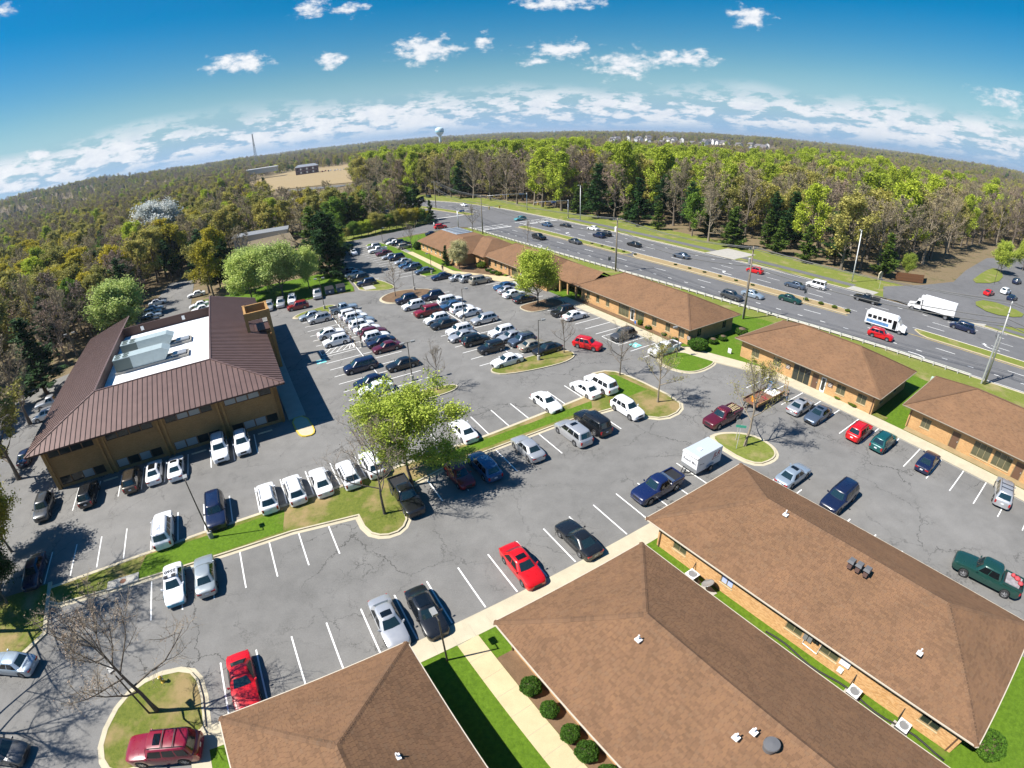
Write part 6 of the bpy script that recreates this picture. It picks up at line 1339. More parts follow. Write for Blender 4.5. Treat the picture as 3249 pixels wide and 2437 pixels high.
('pickup','navy2',13.19,35.73,210.0,'dark blue pickup truck hitched to the white box trailer'),
('pickup','maroon',24.22,47.29,210.0,'maroon pickup truck pulling the loaded flatbed trailer'),
('sedan','silver',35.47,48.85,30.0,'silver sedan with sunroof next to the flatbed trailer'),
('sedan','greyblue',36.73,46.66,210.0,'dark grey blue sedan facing out beside the silver sedan'),
('suv','red',39.96,42.45,30.0,'bright red SUV facing the right hand brick building'),
('suv','teal',41.73,40.07,30.0,'dark teal SUV beside the bright red SUV'),
('sedan','navy',44.96,35.76,30.0,'navy sedan alone between free bays at the right hand brick building'),
('bigsuv','silver',50.41,29.11,40.0,'silver SUV with roof rack at the right edge of the lot'),
('sedan','lightblue',27.51,35.97,30.0,'pale blue sedan with sunroof at the corner of the big hipped roof'),
('bigsuv','navy',30.47,31.89,210.0,'dark navy SUV half hidden behind the edge of the big hipped roof'),
('bigpickup','green',38.97,19.96,128.0,'dark green pickup truck with a loaded bed at the right edge'),
('sedan','blue',14.06,172.58,121.0,'blue sedan driving on the far carriageway just past the crossing'),
('sedan','black',20.05,169.89,121.0,'black sedan following the blue sedan on the far carriageway'),
('sedan','white',28.40,163.83,121.0,'white sedan on the far carriageway'),
('suv','navy',28.12,151.56,121.0,'navy SUV in front of a black SUV on the far carriageway'),
('suv','black',30.47,153.91,121.0,'black SUV beside the navy SUV on the far carriageway'),
('sedan','black',35.82,138.69,121.0,'black sedan alone on the far carriageway behind the first utility pole'),
('sedan','greyblue',44.99,124.80,127.5,'dark blue grey sedan on the far carriageway below the turning arrow'),
('hatch','red',58.81,110.57,127.5,'red hatchback on the far carriageway by the concrete apron'),
('sedan','greyblue',63.01,98.91,127.5,'dark sedan on the far carriageway beside the white van'),
('van','white',68.48,98.85,127.5,'white compact van with dark rear glass on the far carriageway'),
('pickup','black',75.50,89.56,127.5,'black pickup truck on the far carriageway before the side street'),
('minivan','navy',88.24,73.86,127.5,'navy minivan right behind the white box truck'),
('pickup','black',9.89,151.41,301.0,'black pickup truck on the near carriageway by the median'),
('sedan','grey',19.77,143.81,301.0,'dark grey sedan on the near carriageway behind the black pickup'),
('suv','grey',44.27,91.29,307.5,'grey SUV half hidden by the second utility pole'),
('sedan','lightblue',49.39,92.37,307.5,'pale blue sedan on the near carriageway beside the grey SUV'),
('sedan','green',56.42,89.40,307.5,'dark green sedan on the near carriageway'),
('suv','red',64.38,70.43,307.5,'red SUV on the near carriageway overlapping the white bus'),
('wagon','teal2',5.45,186.63,215.0,'small turquoise wagon crossing the intersection'),
('suv','red',-22.77,177.24,25.0,'dark red SUV waiting at the far exit of the lot'),
('sedan','navy',-24.03,165.17,25.0,'blue sedan behind the roof of the farthest brick building'),
('suv','navy',-42.65,265.53,121.0,'dark blue SUV on the road beyond the intersection'),
('suv','black',-40.12,273.93,121.0,'black SUV on the road beyond the intersection'),
('sedan','white',-18.36,231.84,121.0,'white sedan on the road beyond the intersection'),
('sedan','red',121.25,96.30,20.0,'red car in the lot across the highway'),
('suv','white',130.04,98.03,20.0,'white car in the lot across the highway'),
('sedan','navy',126.50,92.85,20.0,'dark blue car nearest the highway in the lot across it'),
('suv','navy',147.31,108.20,20.0,'dark SUV farthest back in the lot across the highway'),
('sedan','white',-87.68,109.11,30.0,'white sedan first in the back row behind the brown roofed building'),
('sedan','lightblue',-85.23,104.17,30.0,'pale blue sedan second in the back row beside the round pear tree'),
('suv','silver',-83.47,100.98,30.0,'silver SUV third in the back row beside the round pear tree'),
('sedan','lightblue',-81.75,98.28,30.0,'pale blue sedan fourth in the back row beside the round pear tree'),
('suv','grey',-79.95,95.04,30.0,'grey SUV last in the back row beside the round pear tree'),
('sedan','white',-78.24,112.89,210.0,'white sedan under the dark pines beside the back driveway'),
('sedan','white',-71.58,103.17,210.0,'white sedan just above the brown parapet wall'),
('sedan','white',-69.01,99.78,210.0,'white sedan mostly hidden behind the brown parapet'),
('sedan','darkred',-52.59,95.36,290.0,'dark red car leftmost in the shade under the flowering trees'),
('suv','silver',-50.51,97.20,290.0,'silver SUV second in the shade under the flowering trees'),
('suv','silver',-48.50,98.76,290.0,'grey silver SUV third in the shade under the flowering trees'),
('suv','white',-46.65,100.75,290.0,'white SUV fourth in the shade under the flowering trees'),
('suv','red2',-43.40,95.80,205.0,'dark red SUV in the aisle in front of the flowering trees'),
('pickup','silver',-41.78,103.45,290.0,'silver pickup truck beside the blue dumpsters'),
]

VEH = {}
for c_ in CARS: 
    u, v = UV(c_[2], c_[3]); VEH[c_[5]] = car(c_[0], c_[1], c_[2], c_[3], c_[4] + (random.uniform(-1.3, 1.3) if len(c_[5]) % 2 else 0), c_[5], .006 if (u > 76 and v < 300 and u < 118) else (.17 if u >= 118 and v < 45 else 0))
# extras on single vehicles
def by(part): return [o for l, o in VEH.items() if part in l][0]
def sunroof(part, x0=-.35, x1=.15):
    r_ = by(part); k = [c for c in CARS if part in c[5]][0][0]; k = KIND[k]; mb = MB(); z = k['H'] + .030
    mb.add([(x0, -.40, z - .012), (x1, -.40, z - .012), (x1, .40, z - .012), (x0, .40, z - .012), (x0, 0, z + .022), (x1, 0, z + .022)], [(0, 1, 5, 4), (4, 5, 2, 3)]); mb.build('sunroof', MAT['car_glass_dark'], r_)
for q in ('bright red sedan', 'silver sedan with open sunroof', 'silver sedan with sunroof next', 'pale blue sedan with sunroof', 'dark grey blue sedan facing', 'white sedan with sunroof', 'dark red SUV with sunroof', 'silver minivan beside'): sunroof(q)
sunroof('white sedan with dark roof glass', -.9, .2); sunroof('black sedan behind a small lamp', -.9, .2)
for q in ('dark red SUV with sunroof', 'silver SUV with roof rack'):
    for x in (-.5, -1.3): mb = MB(); mb.bar((x, -.62, 1.93), (x, .62, 1.93), .06, .03); mb.build('roof_rack', MAT['trim_black'], by(q))
pc = by('police sedan')
for y in (1, -1): mb = MB(); mb.add([(1.9, .915 * y, .45), (-1.9, .915 * y, .45), (-2.0, .908 * y, .80), (1.7, .908 * y, .78)], [(0, 1, 2, 3) if y < 0 else (3, 2, 1, 0)]); mb.build('side_stripe', MAT['car_police_blue'], pc)
mb = MB(); mb.box(2.30, 2.392, -.72, .72, .30, .58); mb.build('front_bumper', MAT['car_police_blue'], pc)
mb = MB(); mb.box(-.10, .18, -.58, .58, 1.50, 1.60); lb_ = mb.build('light_bar', MAT['head_lens'], pc)
for y, m_ in ((-.35, 'trim_black'), (.35, 'trim_black')): mb = MB(); mb.box(-.105, .185, y - .2, y + .2, 1.51, 1.605); mb.build('beacon', MAT[m_], lb_)
link('roof_lettering', text_mesh('2560', .52, 'trim_black', .002, bold=.008), pc, (-.62, 0, 1.503), R(-90))
# police blue on the flanks of the body itself is the stripe; loads in the beds
gp = by('dark green pickup')
plain('tarp_grey', (.26, .24, .25), .8, var=.3, scale=3); plain('bag_red', (.42, .05, .06), .7, var=.2, scale=5)
mb = MB(); mb.prism([(-2.9, -.7), (-1.5, -.75), (-1.45, .7), (-2.7, .72)], 1.262, 1.40); mb.build('tarp', MAT['tarp_grey'], gp)
for i, (x, y, s_) in enumerate(((-2.4, -.35, .3), (-2.75, .1, .26), (-2.0, -.5, .22))): mb = MB(); mb.lathe([(.001, 1.40), (s_, 1.42), (s_ * .9, 1.56), (s_ * .3, 1.66), (.001, 1.67)], 10, (x, y, 0)); mb.build('bag', MAT['bag_red'], gp, smooth=True)
tb = by('maroon pickup truck pulling')
mb = MB()
for k_ in range(5): mb.bar((-2.6, -.6 + k_ * .26, 1.22 + (k_ % 2) * .08), (-1.15, -.5 + k_ * .24, 1.24), .14, .05)
plain('timber_pale', (.42, .32, .19), .8, var=.2, scale=4); mb.build('timber_load', MAT['timber_pale'], tb)
nb_ = by('dark blue pickup truck hitched'); mb = MB(); mb.box(-1.45, -1.12, -.82, .82, 1.13, 1.30); mb.build('tool_box', MAT['chrome'], nb_)
for k_ in range(5): mb = MB(); mb.box(.40, .50, -.5 + k_ * .25 - .05, -.5 + k_ * .25 + .05, 1.80, 1.85); mb.build('marker_lamp', MAT['bag_red'], tb)
# white box trailer
plain('trailer_white', (.72, .73, .75), .45, var=.04, scale=2); plain('trailer_roof', (.50, .55, .60), .5, .2); plain('letter_red', (.32, .03, .03), .6); plain('letter_dark', (.05, .05, .06), .6)
tr = empty('box_trailer', (18.75, 39.35, 0), R(210)); tag(tr, 'white enclosed box trailer lettered JLR behind the dark blue pickup', 'trailer')
mb = MB(); mb.box(-1.9, 1.9, -1.0, 1.0, .42, 2.25); mb.build('box', MAT['trailer_white'], tr); mb = MB(); mb.box(-1.88, 1.7, -.98, .98, 2.252, 2.285); rf_ = mb.build('roof', MAT['trailer_roof'], tr); mb = MB(); mb.box(.35, .75, -.2, .2, 2.287, 2.36); mb.build('roof_vent', MAT['trailer_white'], rf_)
mb = MB(); mb.tube([(1.86, -1.0, 2.16), (1.86, 1.0, 2.16)], .13, 10); mb.build('nose_cap', MAT['metal_white'], tr, smooth=True); mb = MB(); mb.box(1.902, 1.92, -.98, .98, .44, .88); mb.build('stone_guard', MAT['metal_grey'], tr)
for y in (-1, 1):
    mb = MB(); mb.add([(-.85, 1.0 * y, .62), (-.55, 1.0 * y, .80), (.15, 1.0 * y, .80), (.45, 1.0 * y, .62), (-.85, 1.22 * y, .62), (-.55, 1.22 * y, .80), (.15, 1.22 * y, .80), (.45, 1.22 * y, .62)], [(0, 1, 5, 4), (1, 2, 6, 5), (2, 3, 7, 6)]); mb.build('fender', MAT['metal_grey'], tr)
    w_ = link('wheel', wheel_mesh(.32)[0], tr, (-.2, 1.1 * y, .315), 0 if y > 0 else math.pi); link('rim', wheel_mesh(.32)[1], w_)
mb = MB(); mb.bar((1.9, -.6, .45), (3.05, 0, .45), .09); mb.bar((1.9, .6, .45), (3.05, 0, .45), .09); mb.bar((2.9, 0, .45), (3.2, 0, .48), .12); mb.build('hitch', MAT['trim_black'], tr); mb = MB(); mb.tube([(2.55, .0, .05), (2.55, 0, .8)], .04, 8); mb.build('jack', MAT['metal_grey'], tr)
def letter(par, txt, size, mat, loc, rot, name='lettering', shear=0, bold=0): o = link(name, text_mesh(txt, size, mat, .003, shear, bold), par, loc); o.rotation_euler = rot; return o
letter(tr, 'Roach Mo', .40, 'letter_dark', (1.905, 0, 1.45), (R(90), 0, R(90)), bold=.006); letter(tr, 'JLR', .80, 'letter_red', (-1.0, 1.006, 1.62), (R(90), 0, R(180)), shear=.25, bold=.012); letter(tr, 'Roach Mo', .17, 'letter_dark', (1.15, 1.006, 1.30), (R(90), R(10), R(180)))
mb = MB(); mb.box(-1.55, -.35, 1.001, 1.008, 1.16, 1.20); mb.build('side_rule', MAT['letter_dark'], tr); mb = MB(); mb.add([(1.9055, -.62, .95), (1.9055, .62, .95)], []) if False else None
# loaded flatbed trailer
ft = empty('flatbed_trailer', (31.4, 51.2, 0), R(210)); tag(ft, 'loaded flatbed trailer with dual wheels behind the maroon pickup', 'trailer')
plain('rust_deck', (.16, .075, .045), .85, var=.3, scale=3); mb = MB(); mb.box(-3.2, 3.0, -1.1, 1.1, .72, .86); mb.build('deck', MAT['rust_deck'], ft); mb = MB(); mb.bar((3.0, -.7, .75), (4.6, 0, .75), .12); mb.bar((3.0, .7, .75), (4.6, 0, .75), .12); mb.build('hitch', MAT['trim_black'], ft)
for y in (-1, 1):
    mb = MB(); mb.box(-3.2, 3.0, 1.08 * y - .03, 1.08 * y + .03, .862, 1.12); mb.build('side_rail', MAT['timber_tan'] if y > 0 else MAT['rust_deck'], ft)
    for x in (-1.6, -2.45): w_ = link('wheel', wheel_mesh(.38)[0], ft, (x, 1.02 * y, .375), 0 if y > 0 else math.pi); link('rim', wheel_mesh(.38)[1], w_)
    mb = MB(); mb.box(-2.95, -1.1, .90 * y - .14, .90 * y + .14, .863, .90); mb.build('fender', MAT['trim_black'], ft)
def thing(name, label, cat, x, y, z, rz, group=None): o = empty(name, (x, y, z), R(rz)); tag(o, label, cat, group); return o
o = thing('tarpaulin', 'crumpled white sheet lying on the flatbed trailer', 'sheet', 33.0, 52.0, .87, 210); mb = MB(); N_ = 9
vs = [(-.95 + 1.9 * i / 8, -.8 + 1.6 * j / 8, .12 + .10 * math.sin(i * 1.7 + j) * math.cos(j * 1.3) + .03 * random.random()) for i in range(9) for j in range(9)]; mb.add(vs, [(i * 9 + j, (i + 1) * 9 + j, (i + 1) * 9 + j + 1, i * 9 + j + 1) for i in range(8) for j in range(8)]); mb.prism([(-.9, -.75), (.9, -.75), (.9, .75), (-.9, .75)], 0, .06); mb.build('cloth', MAT['metal_white'], o)
plain('cage_blue', (.05, .16, .32), .6); o = thing('tool_cage', 'blue tool cage standing on the rear of the flatbed trailer', 'cage', 33.1, 52.75, .87, 210)
for z0_, z1_ in ((1.02, 1.1), (.02, .1), (.5, .56)): mb = MB(); mb.box(-.32, .32, -.32, .32, z0_, z1_); mb.build('shelf', MAT['cage_blue'], o)
for x in (-.3, .3):
    for y in (-.3, .3): mb = MB(); mb.tube([(x, y, .1), (x, y, 1.02)], .03, 6); mb.build('post', MAT['cage_blue'], o)
plain('crate_mix', (.25, .26, .36), .7, var=.4, scale=7); mb = MB(); mb.box(-.26, .26, -.26, .26, .101, .46); mb.box(-.22, .24, -.24, .2, .562, .95); mb.build('contents', MAT['crate_mix'], o)
o = thing('cushion', 'orange panel standing upright on the flatbed trailer', 'panel', 29.3, 49.9, .87, 200); plain('orange', (.62, .26, .03), .7); mb = MB(); mb.box(-.06, .06, -.35, .35, 0, .75); mb.build('panel', MAT['orange'], o); mb = MB(); mb.box(-.07, .07, -.25, -.2, -.005, .3); mb.build('strut', MAT['trim_black'], o)
o = thing('hand_rake', 'red crossed tools lying on the flatbed deck', 'tools', 31.2, 50.6, .88, 230); mb = MB(); mb.bar((-.7, -.1, .03), (.7, .15, .05), .05); mb.bar((-.2, -.6, .07), (.25, .55, .09), .05); mb.build('shaft', MAT['bag_red'], o); mb = MB(); mb.bar((.68, -.05, .05), (.72, .35, .06), .07); mb.build('head', MAT['trim_black'], o)
o = thing('ladder', 'brown ladder standing upright at the tail of the flatbed trailer', 'ladder', 35.2, 52.6, 0, 60); 
for y in (-.2, .2): mb = MB(); mb.bar((0, y, 0), (.12, y, 2.1), .06); mb.build('rail', MAT['timber_tan'], o)
for k_ in range(7): mb = MB(); mb.bar((.015 * k_ + .02, -.17, .28 + k_ * .27), (.015 * k_ + .02, .17, .28 + k_ * .27), .045); mb.build('rung', MAT['timber_tan'], o)
# box truck
bt_ = thing('box_truck', 'white box truck with a ribbed cargo box on the far carriageway', 'truck', 87.3, 82.3, .006, 128)
plain('truck_white', (.74, .74, .75), .4)
def truck(par):
    mb = MB(); mb.add([(-4.9, -1.22, 1.05), (1.9, -1.22, 1.05), (1.9, 1.22, 1.05), (-4.9, 1.22, 1.05), (-4.9, -1.22, 3.55), (1.9, -1.22, 3.55), (1.9, 1.22, 3.55), (-4.9, 1.22, 3.55)], [(0, 3, 2, 1), (4, 5, 6, 7), (0, 1, 5, 4), (1, 2, 6, 5), (2, 3, 7, 6), (3, 0, 4, 7)]); bx = mb.build('cargo_box', MAT['truck_white'], par)
    for k_ in range(15):
        for y in (-1.232, 1.232): mb = MB(); mb.box(-4.7 + k_ * .46, -4.66 + k_ * .46, y - .012, y + .012, 1.15, 3.45); mb.build('rib', MAT['metal_white'], bx)
    mb = MB(); mb.box(1.9, 2.5, -.8, .8, 2.7, 3.4); mb.build('cooling_unit', MAT['metal_white'], par)
    mb = MB(); mb.add([(2.1, -1.1, .7), (4.9, -1.05, .7), (4.9, 1.05, .7), (2.1, 1.1, .7), (2.1, -1.1, 1.5), (4.85, -.95, 1.35), (4.85, .95, 1.35), (2.1, 1.1, 1.5), (3.55, -1.08, 1.55), (3.55, 1.08, 1.55), (2.2, -1.0, 2.5), (3.1, -1.0, 2.5), (3.1, 1.0, 2.5), (2.2, 1.0, 2.5)], [(0, 3, 2, 1), (0, 1, 5, 8, 4), (3, 7, 9, 6, 2), (1, 2, 6, 5), (5, 6, 9, 8), (8, 9, 12, 11), (4, 8, 11, 10), (9, 7, 13, 12), (10, 11, 12, 13), (7, 4, 10, 13), (0, 4, 7, 3)]); cb_ = mb.build('cab', MAT['truck_white'], par)
    mb = MB(); mb.quad((3.535, -.88, 1.66), (3.535, .88, 1.66), (3.17, .82, 2.40), (3.17, -.82, 2.40)); mb.build('windshield', MAT['car_glass'], cb_)
    for y in (-1, 1): mb = MB(); a = [(2.35, 1.105 * y, 1.6), (3.4, 1.10 * y, 1.62), (3.05, 1.03 * y, 2.35), (2.4, 1.03 * y, 2.35)]; mb.quad(*(a if y < 0 else a[::-1])); mb.build('side_window', MAT['car_glass_dark'], cb_); mb = MB(); mb.box(4.86, 4.93, .62 * y - .2, .62 * y + .2, .95, 1.2); mb.build('headlight', MAT['head_lens'], cb_); mb = MB(); mb.tube([(3.5, 1.15 * y, 1.7), (3.55, 1.4 * y, 1.8), (3.55, 1.4 * y, 2.2)], .05, 6); mb.build('mirror', MAT['trim_black'], cb_)
    mb = MB(); mb.box(4.87, 4.94, -.4, .4, .85, 1.3); mb.build('grille', MAT['trim_black'], cb_); mb = MB(); mb.box(-4.8, 4.5, -.45, .45, .62, .95); mb.build('chassis', MAT['trim_black'], par); mb = MB(); mb.box(.4, 1.9, -1.1, -.5, .5, 1.0); mb.build('fuel_tank', MAT['chrome'], par)
    for x, ys in ((3.9, (-1.0, 1.0)), (-3.2, (-1.02, 1.02))):
        for y in ys: w_ = link('wheel', wheel_mesh(.50)[0], par, (x, y, .495), 0 if y > 0 else math.pi); link('rim', wheel_mesh(.50)[1], w_)
truck(bt_)
# minibus
mbz = thing('minibus', 'white minibus with blue side graphics on the near carriageway', 'bus', 68.9, 74.6, .006, -52.0)
plain('bus_blue', (.10, .22, .42), .5, var=.3, scale=2)
mb = MB(); mb.add([(-3.9, -1.15, .55), (2.2, -1.15, .55), (2.2, 1.15, .55), (-3.9, 1.15, .55), (-3.85, -1.15, 2.5), (2.1, -1.15, 2.5), (2.1, 1.15, 2.5), (-3.85, 1.15, 2.5), (-3.6, -.9, 2.85), (1.8, -.9, 2.85), (1.8, .9, 2.85), (-3.6, .9, 2.85)], [(0, 3, 2, 1), (0, 1, 5, 4), (1, 2, 6, 5), (2, 3, 7, 6), (3, 0, 4, 7), (4, 5, 9, 8), (5, 6, 10, 9), (6, 7, 11, 10), (7, 4, 8, 11), (8, 9, 10, 11)]); body = mb.build('body', MAT['truck_white'], mbz)
mb = MB(); mb.add([(2.2, -1.0, .55), (3.75, -.95, .55), (3.75, .95, .55), (2.2, 1.0, .55), (2.2, -1.0, 1.45), (3.7, -.85, 1.25), (3.7, .85, 1.25), (2.2, 1.0, 1.45), (2.12, -.98, 2.35), (2.12, .98, 2.35), (2.75, -.98, 1.5), (2.75, .98, 1.5)], [(0, 3, 2, 1), (0, 1, 5, 10, 4), (3, 7, 11, 6, 2), (1, 2, 6, 5), (5, 6, 11, 10), (10, 11, 9, 8), (4, 10, 8), (11, 7, 9)]); nz_ = mb.build('nose', MAT['truck_white'], mbz)
mb = MB(); mb.quad((2.72, -.86, 1.56), (2.72, .86, 1.56), (2.155, .84, 2.28), (2.155, -.84, 2.28)); o = mb.build('windshield', MAT['car_glass'], nz_); o.location = (.02, 0, .015)
for y in (-1, 1):
    for k_ in range(5): mb = MB(); x = -3.5 + k_ * .95; mb.box(x, x + .72, 1.155 * y - .006, 1.155 * y + .006, 1.62, 2.25); mb.build('side_window', MAT['car_glass_dark'], body)
    mb = MB(); mb.box(-3.6, .6, 1.153 * y - .004, 1.153 * y + .004, .75, 1.32); mb.build('graphic_panel', MAT['bus_blue'], body)
    mb = MB(); mb.box(3.68, 3.77, .65 * y - .16, .65 * y + .16, .85, 1.1); mb.build('headlight', MAT['head_lens'], nz_)
    for x in (2.75, -2.4): w_ = link('wheel', wheel_mesh(.40)[0], mbz, (x, 1.0 * y, .395), 0 if y > 0 else math.pi); link('rim', wheel_mesh(.40)[1], w_)
mb = MB(); mb.box(1.3, 2.0, -1.165, -1.153, .62, 2.3); mb.build('door', MAT['car_glass_dark'], body); mb = MB(); mb.box(3.70, 3.79, -.9, .9, .5, .72); mb.build('bumper', MAT['trim_black'], nz_)

# ================================================================ street furniture and small things
plain('pole_bronze', (.085, .075, .06), .55, .3); plain('pole_grey', (.34, .34, .33), .5, .4); plain('pole_wood', (.20, .165, .125), .9, var=.2, scale=3); plain('pole_steel', (.52, .53, .54), .45, .5); plain('lamp_glass', (.62, .62, .60), .3); plain('galv', (.56, .56, .55), .5, .35, var=.08, scale=4); plain('wire', (.10, .10, .10), .6); plain('signal_yellow', (.50, .34, .03), .5); plain('sign_blue', (.03, .16, .50), .5); plain('sign_green', (.05, .30, .20), .5); plain('sign_red', (.45, .02, .03), .5); plain('sign_back', (.08, .085, .09), .6); plain('dumpster_blue', (.025, .060, .115), .6, var=.2, scale=2)
def lamp(x, y, h, heads, az_, label, mat='pole_bronze', ped=True):
    r_ = thing('lamp_post', label, 'lamp post', x, y, .1, az_, 'lamp posts in the parking lots')
    if ped: mb = MB(); mb.lathe([(.24, -.12), (.24, .72), (.18, .76), (.001, .76)], 12); mb.build('pedestal', MAT['concrete_grey'], r_)
    mb = MB(); mb.tube([(0, 0, 0), (0, 0, h)], [.075, .05], 8); mb.build('pole', MAT[mat], r_)
    for k in range(heads):
        s = 1 if k == 0 else -1; mb = MB(); mb.bar((0, 0, h - .06), (s * .5, 0, h - .03), .06); mb.build('arm', MAT[mat], r_)
        mb = MB(); mb.box(s * .75 - .30, s * .75 + .30, -.19, .19, h - .12, h + .07); hd_ = mb.build('lamp_head', MAT['pole_grey'], r_); mb = MB(); mb.box(s * .75 - .25, s * .75 + .25, -.15, .15, h - .135, h - .122); mb.build('lens', MAT['lamp_glass'], hd_)
    return r_
lamp(-28.2, 30.7, 6.6, 1, 125, 'bronze lamp post on the grass strip beside the dark navy SUV'); lamp(-5.1, 19.2, 4.6, 1, 120, 'slim lamp post on the lawn at the corner of the nearest roof', ped=False); lamp(4.0, 65.7, 6.1, 1, 20, 'single headed lamp post on the long dry grass island'); lamp(-7.9, 82.6, 6.0, 1, 20, 'single headed lamp post between cars in the second middle row'); lamp(-24.0, 73.7, 6.5, 1, 20, 'single headed lamp post at the end of the packed row'); lamp(-13.6, 61.0, 5.6, 2, 30, 'twin headed lamp post in front of the black sedan'); lamp(-37.1, 94.3, 6.4, 2, 20, 'twin headed lamp post on the rounded kerb island'); lamp(-20.0, 103.4, 6.4, 1, 200, 'lamp post on the mulched island with a bare tree'); lamp(-17.9, 116.2, 5.0, 1, 200, 'lamp post at the tip of the lawn strip'); lamp(24.2, 64.9, 4.8, 1, 190, 'lamp post on the kidney shaped lawn island', ped=False); lamp(-25.2, 13.4, 4.6, 1, 150, 'lamp post beside the wide bare tree on the teardrop island', ped=False); lamp(-39.2, 158.5, 4.6, 1, 30, 'lamp post at the far end of the long lawn strip', ped=False); lamp(-78.5, 70.5, 7.5, 2, 30, 'twin headed lamp post among the trees left of the brown roof'); lamp(134.5, 106, 6.5, 1, 120, 'lamp post on the island in the lot across the highway', ped=False)
# utility poles
POLES = [(-31, 232, 12, 'utility pole beside the road beyond the intersection'), (-7.4, 162.6, 12.5, 'utility pole behind the farthest brick office'), (24.9, 112.2, 12.4, 'utility pole with a transformer behind the connecting porch roof'), (41.6, 79.8, 13.2, 'utility pole with a grey transformer at the far corner of the long brick office'), (71.6, 52.3, 13.4, 'large utility pole with cable loops at the right edge'), (98, 22, 13.4, 'utility pole')]
tops = []
for i, (x, y, h, lb) in enumerate(POLES):
    if i < 5:
        r_ = thing('utility_pole', lb, 'utility pole', x, y, .05, 118 if i < 4 else 125, 'utility poles along the highway'); mb = MB(); mb.tube([(0, 0, -.1), (0, 0, h)], [.19, .13], 10); mb.build('pole', MAT['pole_wood' if i != 4 else 'pole_grey'], r_, smooth=True)
        mb = MB(); mb.bar((0, -1.25, h - .45), (0, 1.25, h - .45), .10, .12); ca = mb.build('crossarm', MAT['pole_grey'], r_)
        for y_ in (-1.15, -.45, .45, 1.15): mb = MB(); mb.lathe([(.05, h - .40), (.07, h - .30), (.04, h - .16), (.001, h - .15)], 8, (0, y_, 0)); mb.build('insulator', MAT['pole_grey'], ca)
        if i in (2, 3): mb = MB(); mb.lathe([(.001, h - 3.2), (.30, h - 3.2), (.30, h - 2.2), (.24, h - 2.1), (.001, h - 2.1)], 14, (.42, 0, 0)); mb.build('transformer', MAT['metal_white' if i == 2 else 'pole_grey'], r_, smooth=False)
        if i in (2, 3): mb = MB(); mb.tube([(.16, .12, h - 4.5), (.16, .12, .0)], .05, 6); mb.build('conduit', MAT['pole_grey'], r_)
        if i == 4:
            mb = MB(); mb.tube([(.45, .1, -.1), (.42, .1, 8.2)], .14, 8); mb.build('riser', MAT['pole_steel'], r_)
            for k in range(3): mb = MB(); mb.tube([(.2, -.5 + k * .5, 9.0), (.7, -.5 + k * .5, 8.8), (.8, -.4 + k * .4, 7.9), (.3, 0, 7.0)], .035, 6); mb.build('cable_loop', MAT['wire'], r_)
            mb = MB(); mb.bar((.3, -.9, 9.0), (.3, .9, 9.0), .08); mb.build('cutout_arm', MAT['pole_grey'], r_)
    tops.append((x, y, h))
def span(a, b, sag, rad_, name, label, n=14):
    mb = MB(); a, b = Vector(a), Vector(b); pts = []
    for i in range(n + 1): t = i / n; p = a.lerp(b, t); p.z -= sag * 4 * t * (1 - t); pts.append(p)
    mb.tube(pts, rad_, 5); o = mb.build(name, MAT['wire']); tag(o, label, 'cable', 'overhead wires along the highway'); return o
names = ['beyond the crossing', 'behind the farthest office', 'over the connecting porch', 'beside the long brick office', 'at the right edge']
for i in range(len(tops) - 1):
    (x0, y0, h0), (x1, y1, h1) = tops[i], tops[i + 1]; d = Vector((x1 - x0, y1 - y0, 0)).normalized(); s = Vector((-d.y, d.x, 0))
    for j, (o, dz) in enumerate(((-1.1, -.2), (0.4, -.2), (1.1, -.2), (0, -2.6), (0.1, -3.4))):
        span(Vector((x0, y0, h0 + dz)) + s * o, Vector((x1, y1, h1 + dz)) + s * o, 1.0 + .15 * j, .045 if j < 3 else .07, 'overhead_wire', ('upper wire %s' % ['nearest the lot', 'in the middle', 'nearest the highway'][j] if j < 3 else ['thick lower cable', 'lowest thick cable'][j - 3]) + ' of the span ' + names[i])
for k, (x, y, h) in enumerate(((-43, 300, 12), (-19, 265, 12), (1, 268, 12), (34.8, 193.7, 13))):
    r_ = thing('utility_pole', ['farthest', 'tall', 'thin', 'plain wooden'][k] + ' utility pole at the edge of the wood past the intersection' if k < 3 else 'plain wooden utility pole before the wood near the signal mast', 'utility pole', x, y, .1, 118, 'utility poles along the highway'); mb = MB(); mb.tube([(0, 0, -.1), (0, 0, h)], [.17, .11], 8); mb.build('pole', MAT['pole_wood'], r_); mb = MB(); mb.bar((0, -1.2, h - .4), (0, 1.2, h - .4), .1); mb.build('crossarm', MAT['pole_wood'], r_)
span((-43, 300, 11.6), (-19, 265, 11.6), .8, .05, 'overhead_wire', 'wire between the farthest poles at the wood edge'); span((-19, 265, 11.6), (1, 268, 11.6), .5, .05, 'overhead_wire', 'wire crossing before the lime green wood'); span((1, 268, 11.6), (34.8, 193.7, 12.4), 1.2, .05, 'overhead_wire', 'long wire sagging along the wood toward the signal mast')
for (x, y, h, lb, hd_) in ((81.5, 103.3, 12.6, 'tall pale steel lamp mast beside the shared path', 1), (26.9, 182.7, 12.4, 'tall pale steel lamp mast near the traffic signal', 1)):
    r_ = thing('highway_lamp', lb, 'lamp post', x, y, .1, 210); mb = MB(); mb.tube([(0, 0, -.1), (0, 0, h)], [.15, .09], 10); mb.build('mast', MAT['metal_white'], r_, smooth=True); mb = MB(); mb.bar((0, 0, h - .05), (.7, 0, h + .05), .08); mb.build('arm', MAT['metal_white'], r_); mb = MB(); mb.box(.5, 1.1, -.14, .14, h, h + .14); mb.build('lamp_head', MAT['lamp_glass'], r_)
